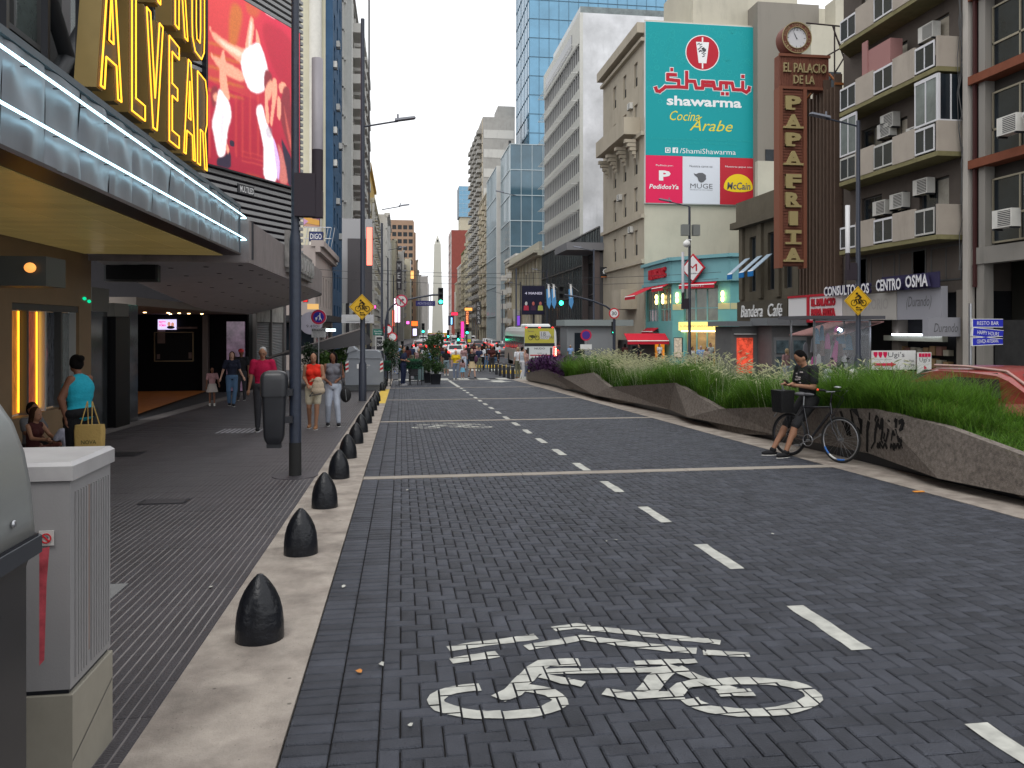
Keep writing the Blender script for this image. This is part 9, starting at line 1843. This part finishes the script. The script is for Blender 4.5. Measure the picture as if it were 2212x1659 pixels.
q = PY(196, 937, 10.75); t = thing('tote_bag', 'yellow beige tote bag printed NOVA hanging from her hand', 'bag', tuple(q)); m = MB(); loft(m, [[(q.x+x*s_, 10.72+y*s_, q.z+zz) for x, y in rrect(.17,.06,.03)] for s_, zz in ((.9,-.24),(1.0,-.18),(1.04,.05),(.98,.12))]); part('body', m, mat('tote_canvas', (.40,.27,.09), .85, var=.15, bump=.3), t)
for dx in (-.07, .07): m = MB(); m.path([(q.x+dx-.03,10.68,q.z+.1),(q.x+dx*.4-.0,10.72,q.z+.42),(q.x+dx+.03,10.78,q.z+.1)], .008, 6); part('handle', m, mat('tote_canvas', (.4,.27,.09)), t)
lettering('NOVA', Vector((q.x-.08, 10.66, q.z-.12)), UX, UZ, NY, .18, .05, mat('tote_print', (.03,.05,.02), .7), t, d=.006)
sit = J(hip=(0,0,.13), waist=(0,.02,.27), chest=(0,.04,.44), neck=(0,.06,.62), head=(0,.08,.74), sL=(-.14,.05,.57), sR=(.14,.05,.57), eL=(-.2,.16,.38), eR=(.2,.18,.38), wL=(-.1,.36,.34), wR=(.14,.38,.36), hL=(-.08,.02,.12), hR=(.08,.02,.12), kL=(-.16,.38,.22), kR=(.16,.38,.2), aL=(-.05,.66,.07), aR=(.1,.66,.07))
p_ = PY(82, 900, 13.3); person('girl with long dark hair sitting on the pavement against the wall', p_.x, 13.1, radians(-110), sit, 'tan', 'brown', 'long', cloth('maroon_top', (.05,.012,.012)), 'none', cloth('rose_leggings', (.18,.06,.05)), 'capri', None, 1.62, .85, True, vox=.014)
p_ = PY(44, 900, 13.4); person('second seated child half hidden by the silver container lid', p_.x, 13.7, radians(-120), sit, 'brown', 'black', 'short', cloth('grey_top', (.12,.12,.13)), 'short', cloth('dark_trousers', (.03,.03,.035)), 'knee', None, 1.7, .85, vox=.02)
p_ = PY(146, 930, 12.6); person('small seated child half behind the turquoise bloused woman', p_.x, 12.7, radians(60), sit, 'brown', 'black', 'bob', cloth('white_blue_top', (.3,.3,.36)), 'short', cloth('dark_trousers', (.03,.03,.035)), 'knee', None, 1.45, .85, vox=.02)
person('woman in a dark top and blue jeans walking past the lobby with a small girl', -5.06, 24.6, radians(200), J(eL=(-.24,-.02,1.13), wL=(-.33,.10,.92), eR=(.26,.0,1.14), wR=(.33,-.02,.90), kL=(-.09,.05,.5), aL=(-.04,.06,.085), kR=(.1,.02,.5), aR=(.06,-.12,.1), face=(.25,1,-.1)), 'fair', 'brown', 'long', cloth('navy_top', (.015,.018,.035)), 'short', cloth('blue_jeans', (.07,.13,.22)), 'long', cloth('shoe_black', (.015,.015,.017)), 1.64, 1.05, True, vox=.015)
person('little girl in pink top and pale skirt beside the woman in jeans', -5.72, 25.0, radians(190), J(wL=(-.30,.1,.95), eL=(-.25,0,1.15), kL=(-.09,.08,.5), aL=(-.10,.12,.085)), 'brown', 'black', 'bun', cloth('pink_tee', (.42,.24,.25)), 'short', cloth('pale_skirt', (.42,.38,.35)), 'skirt', cloth('shoe_white', (.55,.55,.5)), 1.16, 1.0, True, vox=.015)
p_ = PY(516, 740, 27); person('person in a red cap behind the woman in jeans', -5.35, 27.5, radians(185), J(), 'brown', 'black', 'short', cloth('black_tee', (.016,.016,.019)), 'short', cloth('dark_trousers', (.03,.03,.035)), 'long', cloth('shoe_black', (.015,.015,.017)), 1.72, 1.0, vox=.022)
m = MB(); c = Vector((-5.35, 27.45, GZ(27.5)+1.67)); m.ell(c, (.095,.11,.075)); m.ell(c+Vector((0,-.1,-.02)), (.07,.09,.012)); solo('red_cap', m, M_red, 'red baseball cap on the person behind the woman in jeans', 'cap')
navy = cloth('navy_work', (.018,.025,.06))
person('man in navy shirt and trousers standing with folded arms by the hedge rail', .06, 37.3, radians(240), J(eL=(-.23,.03,1.16), wL=(.02,.18,1.14), eR=(.23,.03,1.16), wR=(-.02,.20,1.10), face=(.3,1,0)), 'tan', 'black', 'short', navy, 'short', navy, 'long', cloth('shoe_grey', (.3,.3,.33)), 1.80, 1.1, vox=.015)
person('woman in a bright yellow top and grey jeans on the crossing', 2.98, 43.9, radians(185), J(eL=(-.23,.02,1.15), wL=(-.05,.18,1.1), kL=(-.1,.06,.5), kR=(.1,-.02,.5)), 'fair', 'grey', 'short', cloth('yellow_top', (.62,.42,.012)), 'short', cloth('grey_jeans', (.16,.19,.26)), 'long', cloth('shoe_white', (.55,.55,.5)), 1.63, 1.15, True, vox=.016)
person('little girl in a sky blue skirt beside the yellow topped woman', 3.42, 44.6, radians(20), J(), 'tan', 'brown', 'long', cloth('dusty_top', (.30,.18,.18)), 'short', cloth('sky_skirt', (.18,.42,.58)), 'skirt', cloth('shoe_white', (.55,.55,.5)), 1.12, 1.0, True, vox=.018)
person('woman in a black top and khaki skirt walking across with a backpack', 3.98, 45.1, radians(-160), J(kL=(-.09,.18,.5), aL=(-.09,.26,.1), kR=(.09,.0,.5), aR=(.09,-.25,.14)), 'fair', 'blond', 'short', cloth('black_top', (.014,.014,.016)), 'long', cloth('khaki_skirt', (.42,.33,.20)), 'skirt', cloth('shoe_black', (.015,.015,.017)), 1.70, 1.0, True, vox=.016)
m = MB(); c = Vector((4.22, 45.0, GZ(45)+1.12)); m.ell(c, (.12,.1,.2)); solo('backpack', m, cloth('plum_bag', (.07,.03,.06)), 'plum coloured backpack on the woman in the khaki skirt', 'bag')
person('long haired woman in blue shorts walking away over the crossing', 2.72, 48.6, radians(5), J(kL=(-.09,.1,.5)), 'tan', 'brown', 'long', cloth('black_top', (.014,.014,.016)), 'short', cloth('denim_shorts', (.20,.27,.30)), 'knee', cloth('shoe_white', (.55,.55,.5)), 1.66, 1.0, True, vox=.018)
def at_px(px, Y): return PY(px, 750, Y).x
person('man in a white T-shirt and khaki trousers standing at the far planter end', at_px(1119,44.6), 44.6, radians(30), J(), 'fair', 'blond', 'short', cloth('white_tee', (.60,.60,.63)), 'short', cloth('khaki_trousers', (.14,.14,.10)), 'long', cloth('shoe_tan', (.18,.11,.07)), 1.80, 1.08, vox=.016)
person('man in a grey tank top and white trousers beside the planter end', at_px(1128,43.6), 43.6, radians(-60), J(kL=(-.09,.14,.5)), 'fair', 'black', 'short', cloth('grey_tank', (.38,.42,.47)), 'none', cloth('white_trousers', (.50,.50,.52)), 'long', cloth('shoe_white', (.55,.55,.5)), 1.80, 1.0, vox=.016)
person('third person of the group by the planter end, face turned away', at_px(1136,45.4), 45.4, radians(120), J(), 'fair', 'brown', 'pony', cloth('pink_top', (.35,.22,.20)), 'short', cloth('grey_jeans', (.16,.19,.26)), 'long', cloth('shoe_white', (.55,.55,.5)), 1.66, 1.0, True, vox=.02)
Yc = 47.5
person('woman in a white tank top with hand on hip before the cafe', at_px(1496,Yc), Yc, radians(200), J(eL=(-.32,-.05,1.18), wL=(-.14,.02,1.0)), 'tan', 'black', 'pony', cloth('white_tank', (.62,.60,.60)), 'none', cloth('olive_skirt', (.12,.12,.08)), 'long', None, 1.66, 1.0, True, vox=.018, z=GZ(Yc)+.1)
person('grey haired man in a light blue shirt before the cafe', at_px(1514,Yc+.5), Yc+.5, radians(150), J(), 'fair', 'grey', 'short', cloth('light_blue_shirt', (.22,.34,.58)), 'short', cloth('dark_trousers', (.03,.03,.035)), 'long', None, 1.70, 1.05, vox=.018, z=GZ(Yc)+.1, glasses=True)
person('woman in a beige blouse with glasses before the cafe', at_px(1527,Yc-.2), Yc-.2, radians(185), J(), 'fair', 'brown', 'bob', cloth('beige_blouse', (.45,.36,.29)), 'long', cloth('dark_trousers', (.03,.03,.035)), 'long', None, 1.62, 1.0, True, vox=.018, z=GZ(Yc)+.1, glasses=True)
person('tall man in a pale patterned shirt at the cafe door', at_px(1535,Yc+2.5), Yc+2.5, radians(190), J(), 'tan', 'black', 'short', cloth('pale_pattern_shirt', (.33,.36,.34), var=.5), 'short', cloth('dark_trousers', (.03,.03,.035)), 'long', None, 1.84, 1.0, vox=.02, z=GZ(Yc)+.1)
person('man in a dark T-shirt with one hand out before the menu board', at_px(1559,Yc), Yc, radians(175), J(eL=(-.25,.05,1.14), wL=(-.30,.28,1.08)), 'brown', 'black', 'short', cloth('charcoal_tee', (.035,.04,.045)), 'short', cloth('dark_trousers', (.03,.03,.035)), 'long', None, 1.74, 1.1, vox=.018, z=GZ(Yc)+.1)
person('person in dark clothes leaning at the kiosk counter', at_px(1381,57), 57, radians(100), J(), 'tan', 'black', 'short', cloth('black_top', (.014,.014,.016)), 'short', cloth('dark_trousers', (.03,.03,.035)), 'long', None, 1.78, 1.1, vox=.022)
protos = []
spec = [('tan','black','short',cloth('black_tee', (.016,.016,.019)),cloth('blue_jeans', (.07,.13,.22)),False),('fair','brown','long',cloth('white_tee', (.6,.6,.63)),cloth('black_trousers', (.01,.01,.012)),True),('tan','black','short',cloth('navy_work', (.018,.025,.06)),cloth('khaki_trousers', (.14,.14,.10)),False),
        ('fair','blond','pony',cloth('dusty_top', (.3,.18,.18)),cloth('pale_jeans', (.42,.46,.54)),True),('brown','black','bob',cloth('maroon_top', (.05,.012,.012)),cloth('dark_trousers', (.03,.03,.035)),True),('tan','grey','short',cloth('light_blue_shirt', (.22,.34,.58)),cloth('grey_jeans', (.16,.19,.26)),False)]
names_c = [('black T-shirt','jeans'),('white T-shirt','black trousers'),('navy top','khaki trousers'),('dusty pink top','pale jeans'),('maroon top','dark trousers'),('light blue shirt','grey jeans')]
crowd = [(1035,53,2),(1041,54,1),(1050,56,0),(1062,52,4),(1068,53,0),(1056,60,5),(1030,58,3),(880,52,4),(905,50,3),(918,53,1),(930,49,5),(941,56,0),(953,60,4),(960,52,2),(1002,56,3),(1012,62,0),(1024,66,4),(890,60,2),(872,56,0),(1075,64,1),(866,64,5),(898,66,1),(915,62,2),(1350,58,4),(1425,60,1),(1440,62,0),(1700,31,3),(1260,64,2),(1232,62,5)]
first = {}
rg = random.Random(5)
for i, (px, Y, k) in enumerate(crowd):
    x = at_px(px, Y); rz = rg.choice([0, pi, .4, 2.8, 3.5, -.3])+rg.uniform(-.2,.2); place = 'left of the potted shrub' if px < 945 else 'on the traffic island' if px < 1090 else 'on the right pavement'
    pn = names[[c_ for c_ in sorted(crowd) if c_[2] == k].index((px, Y, k))]
    lab = f'{"woman" if spec[k][5] else "man"} in {names_c[k][0]} {place}, {pn} such from the left'
    if k not in first:
        s_ = spec[k]; w_ = J(kL=(-.09,.12,.5), aL=(-.09,.14,.085), aR=(.09,-.16,.1)) if k % 2 else J(eL=(-.23,.02,1.15), wL=(-.06,.2,1.12)); first[k], _ = person(lab, x, Y, rz, w_, s_[0], s_[1], s_[2], s_[3], 'short', s_[4], 'long', cloth('shoe_black', (.015,.015,.017)), rg.uniform(1.62,1.8), 1.03, s_[5], vox=.024, group='people down the street')
    else: dup(first[k], (x, Y, GZ(Y)), rz, lab)
bt = bicycle((-.9, 52, GZ(52)), (-.3, 51.2, GZ(52)), 0, 'dark bicycle of the rider in the red cap at the left of the crossing')
jr = J(hip=(0,0,.95), waist=(0,.06,1.1), chest=(0,.14,1.27), neck=(0,.22,1.44), head=(0,.27,1.56), sL=(-.17,.2,1.38), sR=(.17,.2,1.38), eL=(-.24,.38,1.2), eR=(.24,.38,1.2), wL=(-.22,.58,1.12), wR=(.22,.58,1.12), hL=(-.09,.02,.93), hR=(.09,.02,.93), kL=(-.1,.36,.68), kR=(.1,.32,.5), aL=(-.1,.22,.3), aR=(.1,.18,.16))
person('cyclist in a black vest and red cap riding across on the left', -.72, 51.75, radians(-143), jr, 'fair', None, 'short', cloth('black_top', (.014,.014,.016)), 'none', cloth('dark_trousers', (.03,.03,.035)), 'knee', cloth('shoe_black', (.015,.015,.017)), 1.7, 1.0, vox=.02)
for o in list(sc.objects):
    if 'wl' in o.keys(): del o['wl']
